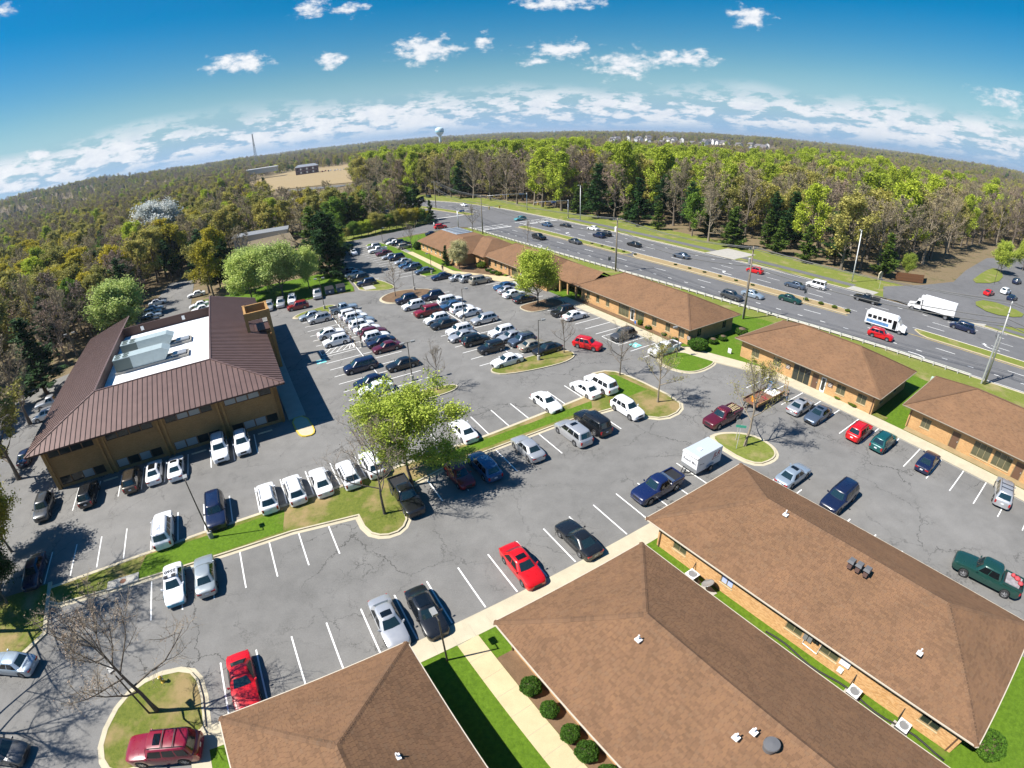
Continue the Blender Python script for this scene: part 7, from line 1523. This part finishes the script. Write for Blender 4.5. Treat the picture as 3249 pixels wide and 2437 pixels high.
# traffic signals
def signal(x, y, h, arm, az_, sigs, label, sign=None):
    r_ = thing('traffic_signal', label, 'traffic light', x, y, .05, az_); mb = MB(); mb.tube([(0, 0, -.1), (0, 0, h + .3)], [.19, .15], 10); mb.build('mast', MAT['pole_steel'], r_, smooth=True); mb = MB(); mb.tube([(0, 0, h), (arm * .5, 0, h + .35), (arm, 0, h + .45)], [.13, .10, .06], 8); mb.build('mast_arm', MAT['pole_steel'], r_, smooth=True)
    for s in sigs:
        z = h + .45 * min(1, s / arm * 1.4) - .5; mb = MB(); mb.box(s - .17, s + .17, -.2, .2, z - .5, z + .5); q = mb.build('signal_head', MAT['signal_yellow'], r_)
        for k, cl_ in enumerate(('sign_red', 'signal_yellow', 'sign_green')): mb = MB(); mb.lathe([(.001, -.215), (.11, -.215), (.12, -.2)], 10, (s, 0, z + .32 - .32 * k), 'y'); mb.build('lens', MAT[cl_], q)
    if sign: mb = MB(); mb.box(sign - 1.0, sign + 1.0, -.16, -.10, h - .25, h + .35); mb.build('name_board', MAT['sign_blue'], r_)
    mb = MB(); mb.box(-.22, .22, -.22, .22, -.1, .35); mb.build('base', MAT['concrete_grey'], r_)
signal(23.2, 188.3, 6.4, 14, 205, (9.5, 12.5), 'steel signal mast with a blue name board at the far kerb', 6.0); signal(9.1, 211.3, 6.7, 17, 200, (8, 11, 14, 16.5), 'steel signal mast farther along the far kerb with four signals', 2.2); signal(-16.4, 176.6, 5.6, 17, 25, (12, 16), 'steel signal mast behind the farthest brick office', 1.6)
# guardrail
gr = thing('guardrail', 'long galvanised guardrail along the near edge of the highway', 'guardrail', *RP(80, 0)[:2], 0, 0); g0 = Vector(RP(80, 0)); mb = MB(); mb.bar((0, -.05, 0), (0, .05, 0), .15) if False else None
pm_ = MB(); pm_.box(-.07, .07, -.09, .09, -.1, .72); PME = pm_.mesh('post', MAT['galv']); bm_ = MB(); bm_.box(-.08, .08, .09, .26, .45, .70); BME = bm_.mesh('block', MAT['pole_wood'])
vv = np.arange(12.0, 158.0, 1.95)
for i, v in enumerate(vv):
    a, b = Vector(RP(v, -.05)), Vector(RP(v + .5, -.05)); d = (b - a); rz = math.atan2(d.y, d.x); p_ = link('post', PME, gr, a - g0, rz + math.pi); 
for i in range(0, len(vv) - 2, 2):
    a, b = Vector(RP(vv[i], .12)) - g0, Vector(RP(vv[i + 2], .12)) - g0; d = (b - a).normalized(); n_ = Vector((-d.y, d.x, 0)); mb = MB(); pr = [(.0, .42), (.07, .47), (.07, .52), (.0, .57), (.0, .60), (.07, .65), (.07, .70), (0, .76)]
    vs = []
    for e in (a, b):
        for (o_, z) in pr: vs.append(e - n_ * o_ + Vector((0, 0, z)))
        for (o_, z) in pr: vs.append(e - n_ * (o_ - .02) + Vector((0, 0, z)))
    fs = [(k, k + 1, 17 + k, 16 + k) for k in range(7)] + [(8 + k + 1, 8 + k, 24 + k, 25 + k) for k in range(7)]; mb.add(vs, fs); mb.build('rail', MAT['galv'], gr)
# posts along the packed row
for k in range(8):
    u, v = 15.25, 76.6 + k * 2.6; x, y, _ = P(u, v); r_ = thing('marker_post', 'pale square post beside the packed row of cars, number %s from the tall lamp' % ['one', 'two', 'three', 'four', 'five', 'six', 'seven', 'eight'][k], 'post', x, y, 0, 30, 'posts along the packed row'); mb = MB(); mb.box(-.06, .06, -.06, .06, 0, 1.25); mb.build('post', MAT['timber_pale'], r_); mb = MB(); mb.box(-.07, .07, -.07, .07, 1.251, 1.29); mb.build('cap', MAT['metal_white'], r_)
# condensers, dish, hose, vents, meters at the lower right office
def condenser(u, v, label):
    x, y, _ = P(u, v); r_ = thing('condenser', label, 'air conditioner', x, y, .115, 30, 'air conditioners along the tan wall'); mb = MB(); mb.box(-.6, .6, -.6, .6, 0, .06); mb.build('pad', MAT['concrete_grey'], r_)
    mb = MB(); mb.box(-.38, .38, -.38, .38, .062, .86); cb_ = mb.build('cabinet', MAT['metal_grey'], r_)
    for k in range(8):
        z = .12 + k * .09
        for (a, b) in (((-.40, -.385), (-.36, .36)), ((.385, .40), (-.36, .36))): mb = MB(); mb.box(*a, *b, z, z + .045); mb.build('louvre', MAT['metal_dark'], cb_)
        for (a, b) in (((-.36, .36), (-.40, -.385)), ((-.36, .36), (.385, .40))): mb = MB(); mb.box(*a, *b, z, z + .045); mb.build('louvre', MAT['metal_dark'], cb_)
    mb = MB(); mb.box(-.42, .42, -.42, .42, .862, .90); tp_ = mb.build('top', MAT['metal_white'], r_); mb = MB(); mb.lathe([(.33, .902), (.33, .95), (.30, .95), (.27, .91), (.001, .91)], 18); mb.build('fan_guard', MAT['metal_grey'], tp_)
    mb = MB(); mb.tube([(.3, .35, .3), (.6, .5, .5), (1.05, .55, 1.2)], .035, 6); mb.build('refrigerant_line', MAT['black_rubber'], r_); mb = MB(); mb.box(1.02, 1.10, .45, .65, 1.2, 1.5); mb.build('disconnect_box', MAT['metal_white'], r_)
condenser(23.75, 14.9, 'air conditioner beside the satellite dish on the grass'); condenser(24.75, 1.0, 'air conditioner in the middle of the tan brick wall'); condenser(25.05, -2.7, 'air conditioner nearest the bottom right shrub')
x, y, _ = P(24.0, 13.5); r_ = thing('satellite_dish', 'grey satellite dish on a concrete pad beside the tan wall', 'dish', x, y, .115, 200); mb = MB(); mb.box(-.6, .6, -.6, .6, 0, .05); mb.build('pad', MAT['concrete_grey'], r_); mb = MB(); mb.tube([(0, 0, .05), (0, 0, .8)], .04, 8); mb.build('mast', MAT['metal_grey'], r_); mb = MB(); mb.lathe([(.001, 0), (.2, .015), (.4, .06), (.5, .10), (.5, .085), (.4, .045), (.001, -.015)], 20); o = mb.build('reflector', MAT['metal_grey'], r_, (0, 0, .85), smooth=True); o.rotation_euler = (R(28), R(10), 0); mb = MB(); mb.tube([(0, -.45, .7), (0, -.25, 1.25)], .02, 6); mb.build('feed_arm', MAT['metal_grey'], r_)
hp = [P(24.6 + .055 * k + .15 * math.sin(k * .9), 8.2 - k * .75, .20) for k in range(20)]; mb = MB(); mb.tube([Vector(q) for q in hp], .07, 8); o = mb.build('drain_hose', MAT['black_rubber'], smooth=True); tag(o, 'black corrugated drain hose lying along the tan wall', 'hose')
T3 = b3T['W']
for k, (s0, s1, z0, z1, m_) in enumerate(((13.55, 13.85, 1.3, 2.1, 'metal_grey'), (13.9, 14.2, 1.3, 2.1, 'metal_grey'), (16.45, 17.2, 1.35, 2.15, 'metal_white'), (16.6, 17.0, .55, .95, 'metal_white'))): mb = MB(); tbox(mb, T3, s0, s1, z0, z1, -.16, -.012); mb.build('meter_box', MAT[m_], b3)
for (s, z) in ((14.35, 1.75), (14.6, 1.75)): mb = MB(); tbox(mb, T3, s - .09, s + .09, z - .12, z + .12, -.2, -.012); mb.build('meter', MAT['glass_dark'], b3)
mb = MB(); mb.tube([T3(13.7, 1.3, -.08), T3(13.7, .8, -.08), T3(14.9, .7, -.08), T3(14.9, 2.3, -.08), T3(13.8, 2.45, -.08)], .035, 6); mb.build('conduit', MAT['metal_white'], b3)
def downspout(bld, TT_, s, h=2.7): mb = MB(); tbox(mb, TT_, s - .05, s + .05, .05, h, -.10, -.02); mb.build('downspout', MAT['door_brown'], bld)
downspout(b3, T3, .25); downspout(b3, T3, 25.2); downspout(b2, b2T['W'], .25); downspout(r1, r1T['W'], 20.8, 2.45); downspout(r0, r0T['W'], .2, 2.5)
def pipe_vent(par, u, v, z, e): 
    x, y = u - e[0], v - e[2]; mb = MB(); mb.box(x - .16, x + .16, y - .2, y + .16, z - .06, z + .05); q = mb.build('vent_flashing', MAT['metal_white'], par); mb = MB(); mb.tube([(x, y, z), (x, y, z + .42)], .055, 10); mb.build('vent_pipe', MAT['metal_white'], q)
E1, E2, E3 = (-9.3, 3.05, -14, 20.0), (8.6, 21.5, -18, 18.5), (23.6, 36.1, -6.8, 20.3)
plain('metal_dark2', (.16, .16, .165), .5, .3)
def box_vent(x, y, z):
    mb = MB(); mb.box(x - .16, x + .16, y - .16, y + .16, z - .25, z + .32); q = mb.build('box_vent', MAT['seam_metal'], b3r); mb = MB(); mb.add([(x - .30, y - .24, z + .322), (x + .24, y - .24, z + .322), (x + .24, y + .24, z + .322), (x - .30, y + .24, z + .322), (x - .22, y - .2, z + .52), (x + .2, y - .2, z + .52), (x + .2, y + .2, z + .52), (x - .22, y + .2, z + .52)], [(0, 3, 2, 1), (4, 5, 6, 7), (0, 1, 5, 4), (1, 2, 6, 5), (2, 3, 7, 6), (3, 0, 4, 7)]); mb.build('vent_hood', MAT['metal_dark2'], q)
pipe_vent(b1r, -0.69, 12.42, 4.61, E1)
pipe_vent(b2r, 13.61, 11.15, 5.32, E2)
pipe_vent(b2r, 13.10, 3.62, 5.31, E2)
pipe_vent(b2r, 13.80, 3.17, 5.64, E2)
pipe_vent(b3r, 29.36, 12.09, 5.69, E3)
pipe_vent(b3r, 25.74, -0.78, 4.58, E3)
mb = MB(); mb.lathe([(.34, -.25), (.34, .12), (.42, .14), (.44, .22), (.40, .30), (.001, .34)], 20, (5.20, 20.09, 5.67)); mb.build('roof_fan', MAT['metal_dark2'], b2r)
box_vent(4.77, 12.90, 5.56)
box_vent(4.80, 12.32, 5.59)
box_vent(4.79, 11.71, 5.61)
# sign boards and boxes at the offices
for TT_, bld, s, z in ((r1T['W'], r1, 8.1, 1.6), (r1T['W'], r1, 14.7, 1.6), (mT['W'], mm, 26.8, 1.3), (m2T['W'], m2b, 9.4, 1.6), (r0T['W'], r0, 15.2, 1.5)):
    mb = MB(); tbox(mb, TT_, s - .38, s + .38, z - .32, z + .32, -.05, -.01); q = mb.build('name_sign', MAT['sign_brown'], bld)
    for k in range(3): mb = MB(); tbox(mb, TT_, s - .28, s + .2 + .06 * (k % 2), z + .17 - k * .2, z + .23 - k * .2, -.056, -.051); mb.build('text_line', MAT['frame_white'], q)
# street and traffic signs
def sign(x, y, h, az_, label, plate, mat, shape='box', post='galv', z=.1):
    r_ = thing('road_sign', label, 'sign', x, y, z, az_); mb = MB(); mb.tube([(0, 0, -.1), (0, 0, h)], .035, 6); mb.build('post', MAT[post], r_)
    mb = MB()
    if shape == 'box': mb.box(.036, .06, -plate[0] / 2, plate[0] / 2, h - plate[1], h)
    else: mb.lathe([(.001, .036), (plate[0] / 2, .036), (plate[0] / 2, .06), (.001, .06)], 8, (0, 0, h - plate[1] / 2), 'x')
    mb.build('plate', MAT[mat], r_); return r_
sign(23.7, 41.7, 3.0, 250, 'green street name sign on the island beside the white trailer', (1.1, .3), 'sign_green'); sign(24.3, 43.3, 2.7, 250, 'stop sign seen from behind on the island beside the white trailer', (.75, .75), 'pole_grey', 'oct'); sign(24.1, 115.6, 2.6, 118, 'dark backed road sign by the guardrail near the first transformer pole', (.75, .9), 'sign_back'); sign(59.5, 89.0, 2.8, 118, 'dark backed road sign standing on the median', (1.0, 1.0), 'sign_back', post='galv'); sign(86.0, 98.5, 3.0, 300, 'octagonal stop sign at the mouth of the side street', (.9, .9), 'pole_grey', 'oct'); sign(-24.5, 174.5, 2.6, 210, 'white sign by the far lot exit', (.6, .75), 'metal_white')
for k, (u, v) in enumerate(((55.3, 55.0), (55.3, 90.0))): x, y, _ = P(u, v); sign(x, y, 1.9, 210, 'small accessible parking sign post ' + ('before the long brick office' if k == 0 else 'left of the lime green tree'), (.32, .5), 'sign_blue')
# utility box, hydrant, dumpsters, board sign, inlet, fence
x, y, _ = P(79.3, 15.4); r_ = thing('utility_box', 'pale green utility cabinet behind the guardrail', 'cabinet', x, y, .09, 30); plain('box_green', (.42, .55, .46), .5); mb = MB(); mb.box(-.3, .3, -.45, .45, .05, 1.2); mb.build('cabinet', MAT['box_green'], r_); mb = MB(); mb.box(-.36, .36, -.5, .5, 0, .05); mb.build('base', MAT['concrete_grey'], r_)
r_ = thing('fire_hydrant', 'small yellow and grey fire hydrant on the teardrop island', 'hydrant', -25.3, 15.9, .12, 0); mb = MB(); mb.lathe([(.16, 0), (.16, .06), (.11, .08), (.11, .52), (.14, .54), (.13, .62), (.05, .72), (.001, .73)], 12); mb.build('barrel', MAT['paint_yellow'], r_, smooth=True)
for a in (0, 90, 180): mb = MB(); mb.lathe([(.055, 0), (.055, .17), (.07, .17), (.07, .22), (.001, .22)], 8, axis='x'); o = mb.build('nozzle', MAT['metal_grey'], r_, (0, 0, .42)); o.rotation_euler = (0, 0, R(a))
def dumpster(x, y, label):
    r_ = thing('dumpster', label, 'dumpster', x, y, .0, 25, 'dumpsters by the pine'); mb = MB(); mb.add([(-.9, -.8, .15), (.9, -.8, .15), (.9, .8, .15), (-.9, .8, .15), (-.95, -.9, 1.2), (.95, -.9, 1.2), (.95, .85, 1.6), (-.95, .85, 1.6)], [(0, 3, 2, 1), (0, 1, 5, 4), (1, 2, 6, 5), (2, 3, 7, 6), (3, 0, 4, 7)]); mb.build('bin', MAT['dumpster_blue'], r_); mb = MB(); mb.add([(-.97, -.95, 1.21), (.97, -.95, 1.21), (.97, .88, 1.62), (-.97, .88, 1.62), (-.97, -.95, 1.27), (.97, -.95, 1.27), (.97, .88, 1.68), (-.97, .88, 1.68)], [(0, 3, 2, 1), (4, 5, 6, 7), (0, 1, 5, 4), (1, 2, 6, 5), (2, 3, 7, 6), (3, 0, 4, 7)]); mb.build('lid', MAT['trim_black'], r_); mb = MB(); mb.box(-.25, .15, -.872, -.86, .55, .9); mb.build('label_plate', MAT['frame_white'], r_)
    for y_ in (-.5, .5): mb = MB(); mb.box(-1.05, -.93, y_ - .1, y_ + .1, .7, .9); mb.build('fork_pocket', MAT['trim_black'], r_)
dumpster(-39.4, 105.0, 'left blue dumpster under the dark pine'); dumpster(-37.1, 106.1, 'right blue dumpster under the dark pine')
x, y, _ = P(-17.6, 38.6); r_ = thing('drain_inlet', 'grey concrete storm drain slab with a round cover in the grass strip', 'drain', x, y, .13, 30); mb = MB(); mb.box(-1.5, 1.5, -.55, .55, -.1, .06); mb.build('slab', MAT['concrete_grey'], r_); mb = MB(); mb.lathe([(.3, .061), (.3, .075), (.001, .075)], 16); mb.build('cover', MAT['rust_deck'], r_)
x, y, _ = P(61.2, 40.4); r_ = thing('sandwich_board', 'small white board sign on the grass before the office with dark doorways', 'sign', x, y, .12, 30); mb = MB(); mb.box(-.03, .03, -.3, .3, .1, .8); mb.build('panel', MAT['metal_white'], r_); mb = MB(); mb.box(-.04, .04, -.28, .28, 0, .098); mb.build('foot', MAT['metal_grey'], r_)
fe = thing('board_fence', 'brown board fence corner at the edge of the wood across the highway', 'fence', 97.5, 106.5, .1, 0); plain('fence_brown', (.17, .075, .030), .8, var=.25, scale=2)
fpts = [(0, 0), (7.5, -2.2), (12.5, 2.8)]
for (ax, ay), (bx, by_) in zip(fpts, fpts[1:]):
    L_ = math.hypot(bx - ax, by_ - ay); n = int(L_ / .3); rz = math.atan2(by_ - ay, bx - ax); mb = MB(); mb.box(-.14, .14, -.02, .02, 0, 2.1); me = mb.mesh('board', MAT['fence_brown'])
    for k in range(n): t = (k + .5) / n; link('board', me, fe, (ax + (bx - ax) * t, ay + (by_ - ay) * t, 0), rz)
ms = thing('monument_sign', 'cream stone entrance sign beside the brown board fence', 'sign', 92.5, 106.5, .1, 120); mb = MB(); mb.add([(-.12, -1.2, 0), (.12, -1.2, 0), (.12, 1.2, 0), (-.12, 1.2, 0), (-.12, -1.2, 1.6), (.12, -1.2, 1.6), (.12, 1.2, 1.6), (-.12, 1.2, 1.6), (-.12, 0, 2.1), (.12, 0, 2.1)], [(0, 3, 2, 1), (0, 1, 5, 4), (2, 3, 7, 6), (1, 2, 6, 9, 5), (3, 0, 4, 8, 7), (4, 5, 9, 8), (6, 7, 8, 9)]); mb.build('slab', MAT['concrete'], ms)
for k in range(3): mb = MB(); mb.box(.121, .13, -.8, .8, 1.35 - k * .35, 1.5 - k * .35); mb.build('text_line', MAT['sign_brown'], ms)
# islands and lawns of the lot across the highway
for pl in ([(133, 18), (139, 12), (146, 12), (147, 22), (138, 24)], [(160, 30), (172, 24), (190, 25), (200, 30), (186, 31)]): island(pl, 'grass_verge', rounds=1, gutter=False).location.z = .165
# ---------------------------------------------------------------- people
plain('skin', (.45, .27, .19), .6); plain('cloth_dark', (.03, .03, .04), .8); plain('cloth_jeans', (.10, .14, .22), .8); plain('hair_dark', (.03, .022, .016), .7); plain('shoe', (.05, .045, .04), .6)
def skin_obj(name, joints, edges, mat, parent, sub=1):
    me = bpy.data.meshes.new(name); me.from_pydata([j[0] for j in joints], edges, []); o = link(name, me, parent); me.materials.append(MAT[mat]); o.modifiers.new('skin', 'SKIN'); sk = me.skin_vertices[0].data
    for i, j in enumerate(joints): sk[i].radius = (j[1], j[1] * (j[2] if len(j) > 2 else 1)); sk[i].use_root = (i == 0)
    o.modifiers['skin'].use_smooth_shade = True; s_ = o.modifiers.new('sub', 'SUBSURF'); s_.levels = sub; s_.render_levels = sub; return o
def person(x, y, z, rz, label, arm=0.35):
    r_ = thing('person', label, 'person', x, y, z, rz)
    J = [((0, 0, .95), .13), ((0, 0, 1.15), .125), ((0, 0, 1.38), .14), ((0, 0, 1.50), .055), ((.01, 0, 1.60), .075), ((.01, 0, 1.70), .085), ((0, .19, 1.40), .06), ((arm * .25, .25, 1.15), .045), ((arm, .22, .98), .035), ((arm + .10, .22, .96), .035), ((0, -.19, 1.40), .06), ((.02, -.26, 1.13), .045), ((.08, -.26, .88), .035), ((.1, -.26, .79), .035), ((0, .10, .85), .09), ((.05, .11, .48), .062), ((-.02, .11, .09), .045), ((.12, .12, .04), .04), ((0, -.10, .85), .09), ((-.06, -.11, .48), .062), ((-.12, -.11, .09), .045), ((.02, -.12, .04), .04)]
    Ed = [(0, 1), (1, 2), (2, 3), (3, 4), (4, 5), (2, 6), (6, 7), (7, 8), (8, 9), (2, 10), (10, 11), (11, 12), (12, 13), (0, 14), (14, 15), (15, 16), (16, 17), (0, 18), (18, 19), (19, 20), (20, 21)]
    skin_obj('body', J, Ed, 'skin', r_); g_ = .02
    skin_obj('shirt', [(J[i][0], J[i][1] + g_) for i in (0, 1, 2, 6, 7, 10, 11)], [(0, 1), (1, 2), (2, 3), (3, 4), (2, 5), (5, 6)], 'cloth_dark', r_)
    skin_obj('trousers', [((0, 0, .97), .135), ((0, .10, .84), .105), ((.05, .11, .48), .08), ((-.02, .11, .12), .065), ((0, -.10, .84), .105), ((-.06, -.11, .48), .08), ((-.12, -.11, .12), .065)], [(0, 1), (1, 2), (2, 3), (0, 4), (4, 5), (5, 6)], 'cloth_jeans', r_)
    mb = MB(); mb.lathe([(.001, 1.80), (.06, 1.79), (.095, 1.74), (.10, 1.66), (.07, 1.62)], 12, (-.012, 0, .0)); mb.build('hair', MAT['hair_dark'], r_, smooth=True)
    for yy, xx in ((.12, .05), (-.12, -.05)): mb = MB(); mb.box(xx - .1, xx + .16, yy - .05, yy + .05, 0, .09); mb.build('shoe', MAT['shoe'], r_)
person(34.6, 50.9, 0, 150, 'person in a dark shirt and jeans working at the tail of the flatbed trailer', .4); person(-15.4, 117.6, .13, 300, 'person in dark clothes walking on the tan path by the lawn strip', .1)
# ---------------------------------------------------------------- far landmarks
def far_at(az_deg, d): return d * math.sin(R(az_deg)), d * math.cos(R(az_deg))
x, y = far_at(-6.6, 1500); wt = thing('water_tower', 'pale blue water tower rising above the wood on the horizon', 'tower', x, y, 0, 0); plain('tower_blue', (.55, .70, .76), .5); plain('tower_teal', (.10, .38, .48), .5)
mb = MB(); mb.lathe([(4.2, 0), (3.4, 14), (3.6, 30), (5.5, 36), (9.5, 40), (12.0, 44), (12.3, 50), (11.2, 54), (7, 57), (.5, 58)], 28); mb.build('bowl', MAT['tower_blue'], wt, smooth=True); mb = MB(); mb.lathe([(12.2, 44.6), (12.36, 45), (12.36, 46.4), (12.25, 46.8)], 28); mb.build('band', MAT['tower_teal'], wt); mb = MB(); mb.tube([(0, 0, 57.8), (0, 0, 61)], .4, 6); mb.build('antenna', MAT['pole_grey'], wt)
x, y = far_at(-25.9, 1400); lt = thing('lattice_tower', 'thin lattice radio mast on the left horizon', 'mast', x, y, 20, 0); mb = MB(); H_ = 68
for k in range(3):
    a = 2 * math.pi * k / 3; mb = MB(); mb.bar((5.0 * math.cos(a), 5.0 * math.sin(a), -20), (.9 * math.cos(a), .9 * math.sin(a), H_), .7); mb.build('leg', MAT['pole_grey'], lt)
mb = MB()
for i in range(13):
    z0_, z1_ = i * H_ / 13, (i + 1) * H_ / 13; r0_, r1_ = 5 - 4.1 * z0_ / H_, 5 - 4.1 * z1_ / H_
    for k in range(3):
        a, b = 2 * math.pi * k / 3, 2 * math.pi * (k + 1) / 3; mb.bar((r0_ * math.cos(a), r0_ * math.sin(a), z0_), (r1_ * math.cos(b), r1_ * math.sin(b), z1_), .45)
stuff(mb.build('bracing', MAT['pole_grey'], lt)); mb = MB(); mb.lathe([(1.6, 40), (1.6, 43), (.001, 43)], 8); mb.build('antenna', MAT['metal_white'], lt)
struct(sheet('construction_field', [(-330, 600), (-205, 440), (-125, 430), (-150, 640), (-215, 860), (-340, 830)], .3, 'dirt', site=False)); struct(sheet('access_road', [(-170, 400), (-128, 392), (-118, 408), (-182, 424)], .35, 'asphalt_path', site=False))
for k in range(14): car(random.choice(['sedan', 'suv', 'pickup']), random.choice(['white', 'silver', 'black', 'red2', 'grey']), -236 + (k % 7) * 9 + random.random() * 2, 668 + (k // 7) * 14 - (k % 7) * 2, 110, ['white', 'far', 'pale', 'dark', 'red', 'grey', 'dusty', 'small', 'parked', 'lone', 'dim', 'distant', 'plain', 'last'][k] + ' vehicle parked in the tan field beside the dark building under construction', .3)
cb2 = thing('construction_building', 'dark brick building under construction in the tan field at left', 'building', -258, 676, .3, 20); plain('brick_purple', (.12, .07, .085), .8, var=.2, scale=.3)
mb = MB(); mb.box(-15, 15, -8, 8, 0, 9.5); mb.build('wall', MAT['brick_purple'], cb2); mb = MB(); mb.add([(-15.5, -8.5, 9.5), (15.5, -8.5, 9.5), (15.5, 8.5, 9.5), (-15.5, 8.5, 9.5), (-11, 0, 12.5), (11, 0, 12.5)], [(0, 1, 5, 4), (1, 2, 5), (2, 3, 4, 5), (3, 0, 4), (0, 3, 2, 1)]); mb.build('roof', MAT['metal_grey'], cb2)
for i in range(7):
    for z in (1.2, 5.6): mb = MB(); mb.box(-13 + i * 4, -11 + i * 4, -8.06, -8.01, z, z + 2.4); mb.build('window', MAT['frame_white' if i % 2 else 'glass_dark'], cb2)
hh = thing('pale_hall', 'long pale flat roofed hall in the trees left of the construction field', 'building', -345, 700, 8, 15); mb = MB(); mb.box(-32, 32, -9, 9, 0, 6); mb.build('wall', MAT['metal_grey'], hh); mb = MB(); mb.box(-33, 33, -10, 10, 6.01, 7); mb.build('roof', MAT['metal_white'], hh)
hs_ = thing('hidden_house', 'house with a tan gabled roof among the flowering trees', 'house', -73, 150, 0, 40); plain('roof_tan', (.24, .19, .12), .9, var=.12, scale=2); mb = MB(); mb.box(-6.0, 6.0, -4.5, 4.5, 0, 3.4); mb.build('wall', MAT['concrete_grey'], hs_); mb = MB(); mb.add([(-6.8, -5.4, 3.1), (6.8, -5.4, 3.1), (6.8, 5.4, 3.1), (-6.8, 5.4, 3.1), (-6.8, 0, 6.6), (6.8, 0, 6.6)], [(0, 1, 5, 4), (2, 3, 4, 5), (0, 4, 3), (1, 2, 5), (0, 3, 2, 1)]); rf2 = mb.build('roof', MAT['roof_tan'], hs_); mb = MB(); mb.add([(-1, -5.8, 3.2), (3, -5.8, 3.2), (1, -5.8, 5.2), (-1, 0, 3.2), (3, 0, 3.2), (1, -1.8, 5.2)], [(0, 1, 2), (0, 2, 5, 3), (1, 4, 5, 2)]); mb.build('dormer', MAT['roof_tan'], rf2)
h2_ = thing('flat_house', 'pale flat roofed building behind the tan gabled house', 'house', -82, 163, 0, 20); mb = MB(); mb.box(-9, 9, -4, 4, 0, 6.2); mb.build('wall', MAT['metal_grey'], h2_); mb = MB(); mb.box(-9.4, 9.4, -4.4, 4.4, 6.21, 6.6); mb.build('roof', MAT['metal_grey'], h2_)
plain('house_white', (.74, .73, .70), .7); plain('house_cream', (.58, .54, .44), .7); plain('house_grey', (.42, .44, .47), .7); plain('house_roof', (.13, .12, .125), .9)
hw_ = {}
for nm in ('house_white', 'house_cream', 'house_grey'):
    mb = MB(); mb.box(-7, 7, -5, 5, -14, 7); mb.add([(-7, -5, 7), (-7, 5, 7), (-7, 0, 11), (7, -5, 7), (7, 5, 7), (7, 0, 11)], [(0, 2, 1), (3, 4, 5)]); hw_[nm] = mb.mesh('wall', MAT[nm])
mb = MB(); mb.add([(-7.6, -5.8, 6.5), (7.6, -5.8, 6.5), (7.6, 0, 11.25), (-7.6, 0, 11.25), (7.6, 5.8, 6.5), (-7.6, 5.8, 6.5)], [(0, 1, 2, 3), (3, 2, 4, 5)]); HR = mb.mesh('roof', MAT['house_roof']); mb = MB(); mb.box(-1, 1, -5.06, -5.01, 2, 5); HWN = mb.mesh('window', MAT['glass_dark'])
hn = 0
for k in range(42):
    az_ = random.uniform(11.5, 28.5); d = random.uniform(1000, 1420); x, y = far_at(az_, d); nm = random.choice(['house_white', 'house_white', 'house_cream', 'house_grey']); r_ = thing('suburban_house', nm[6:] + ' gabled house in the distant estate beyond the wood', 'house', x, y, hill(x, y) + 5, random.choice((20, 110, 65)), 'houses of the distant estate, ' + nm[6:]); link('wall', hw_[nm], r_); link('roof', HR, r_)
    for i in (-4, 0, 4): link('window', HWN, r_, (i, 0, 0))
for k, (az_, d) in enumerate(((14.3, 330), (16.0, 350), (3.5, 420), (-10.6, 520), (-11.5, 540))): x, y = far_at(az_, d); r_ = thing('townhouse', ['pale townhouse glimpsed between trunks of the wood', 'second pale townhouse glimpsed through the wood', 'pale house hidden behind the lime green crowns', 'pale apartment house left of the lime wood', 'farther pale apartment house left of the lime wood'][k], 'house', x, y, 0, 20 + 40 * k); o = link('wall', hw_['house_cream'], r_); o.scale = (1, 1, 1.3); o = link('roof', HR, r_); o.scale = (1, 1, 1.3)

# the near offices stand slightly out of square with the lot
def skew(root, k, L_):
    S_ = Matrix.Identity(4); S_[0][1] = -k; S_[0][3] = k * L_; done = set()
    def rec(o):
        for c in [q for q in COL.objects if q.parent == o] if False else KIDMAP.get(o.name, ()):
            if c.data and c.data.users == 1 and c.location.length < 1e-6: c.data.transform(S_)
            else: c.location = S_ @ c.location
            rec(c)
    rec(root)
KIDMAP = {}
for o in COL.objects:
    if o.parent: KIDMAP.setdefault(o.parent.name, []).append(o)
skew(b1, .050, 34.0); skew(b2, .066, 36.5); skew(b3, .075, 27.1)
# ================================================================ air
hzb = MB(); hzb.box(-21000, 21000, -21000, 21000, -40, 100); hz_o = hzb.build('haze', None) if False else link("haze", hzb.mesh("haze", []))
m_ = bpy.data.materials.new('haze_air'); m_.use_nodes = True; t = m_.node_tree; t.nodes.clear(); o_ = t.nodes.new('ShaderNodeOutputMaterial'); pv = t.nodes.new('ShaderNodeVolumePrincipled')
pv.inputs['Color'].default_value = (.72, .84, 1.0, 1); pv.inputs['Density'].default_value = 9e-5; pv.inputs['Anisotropy'].default_value = .2; t.links.new(pv.outputs[0], o_.inputs['Volume'])
hz_o.data.materials.append(m_); stuff(hz_o)
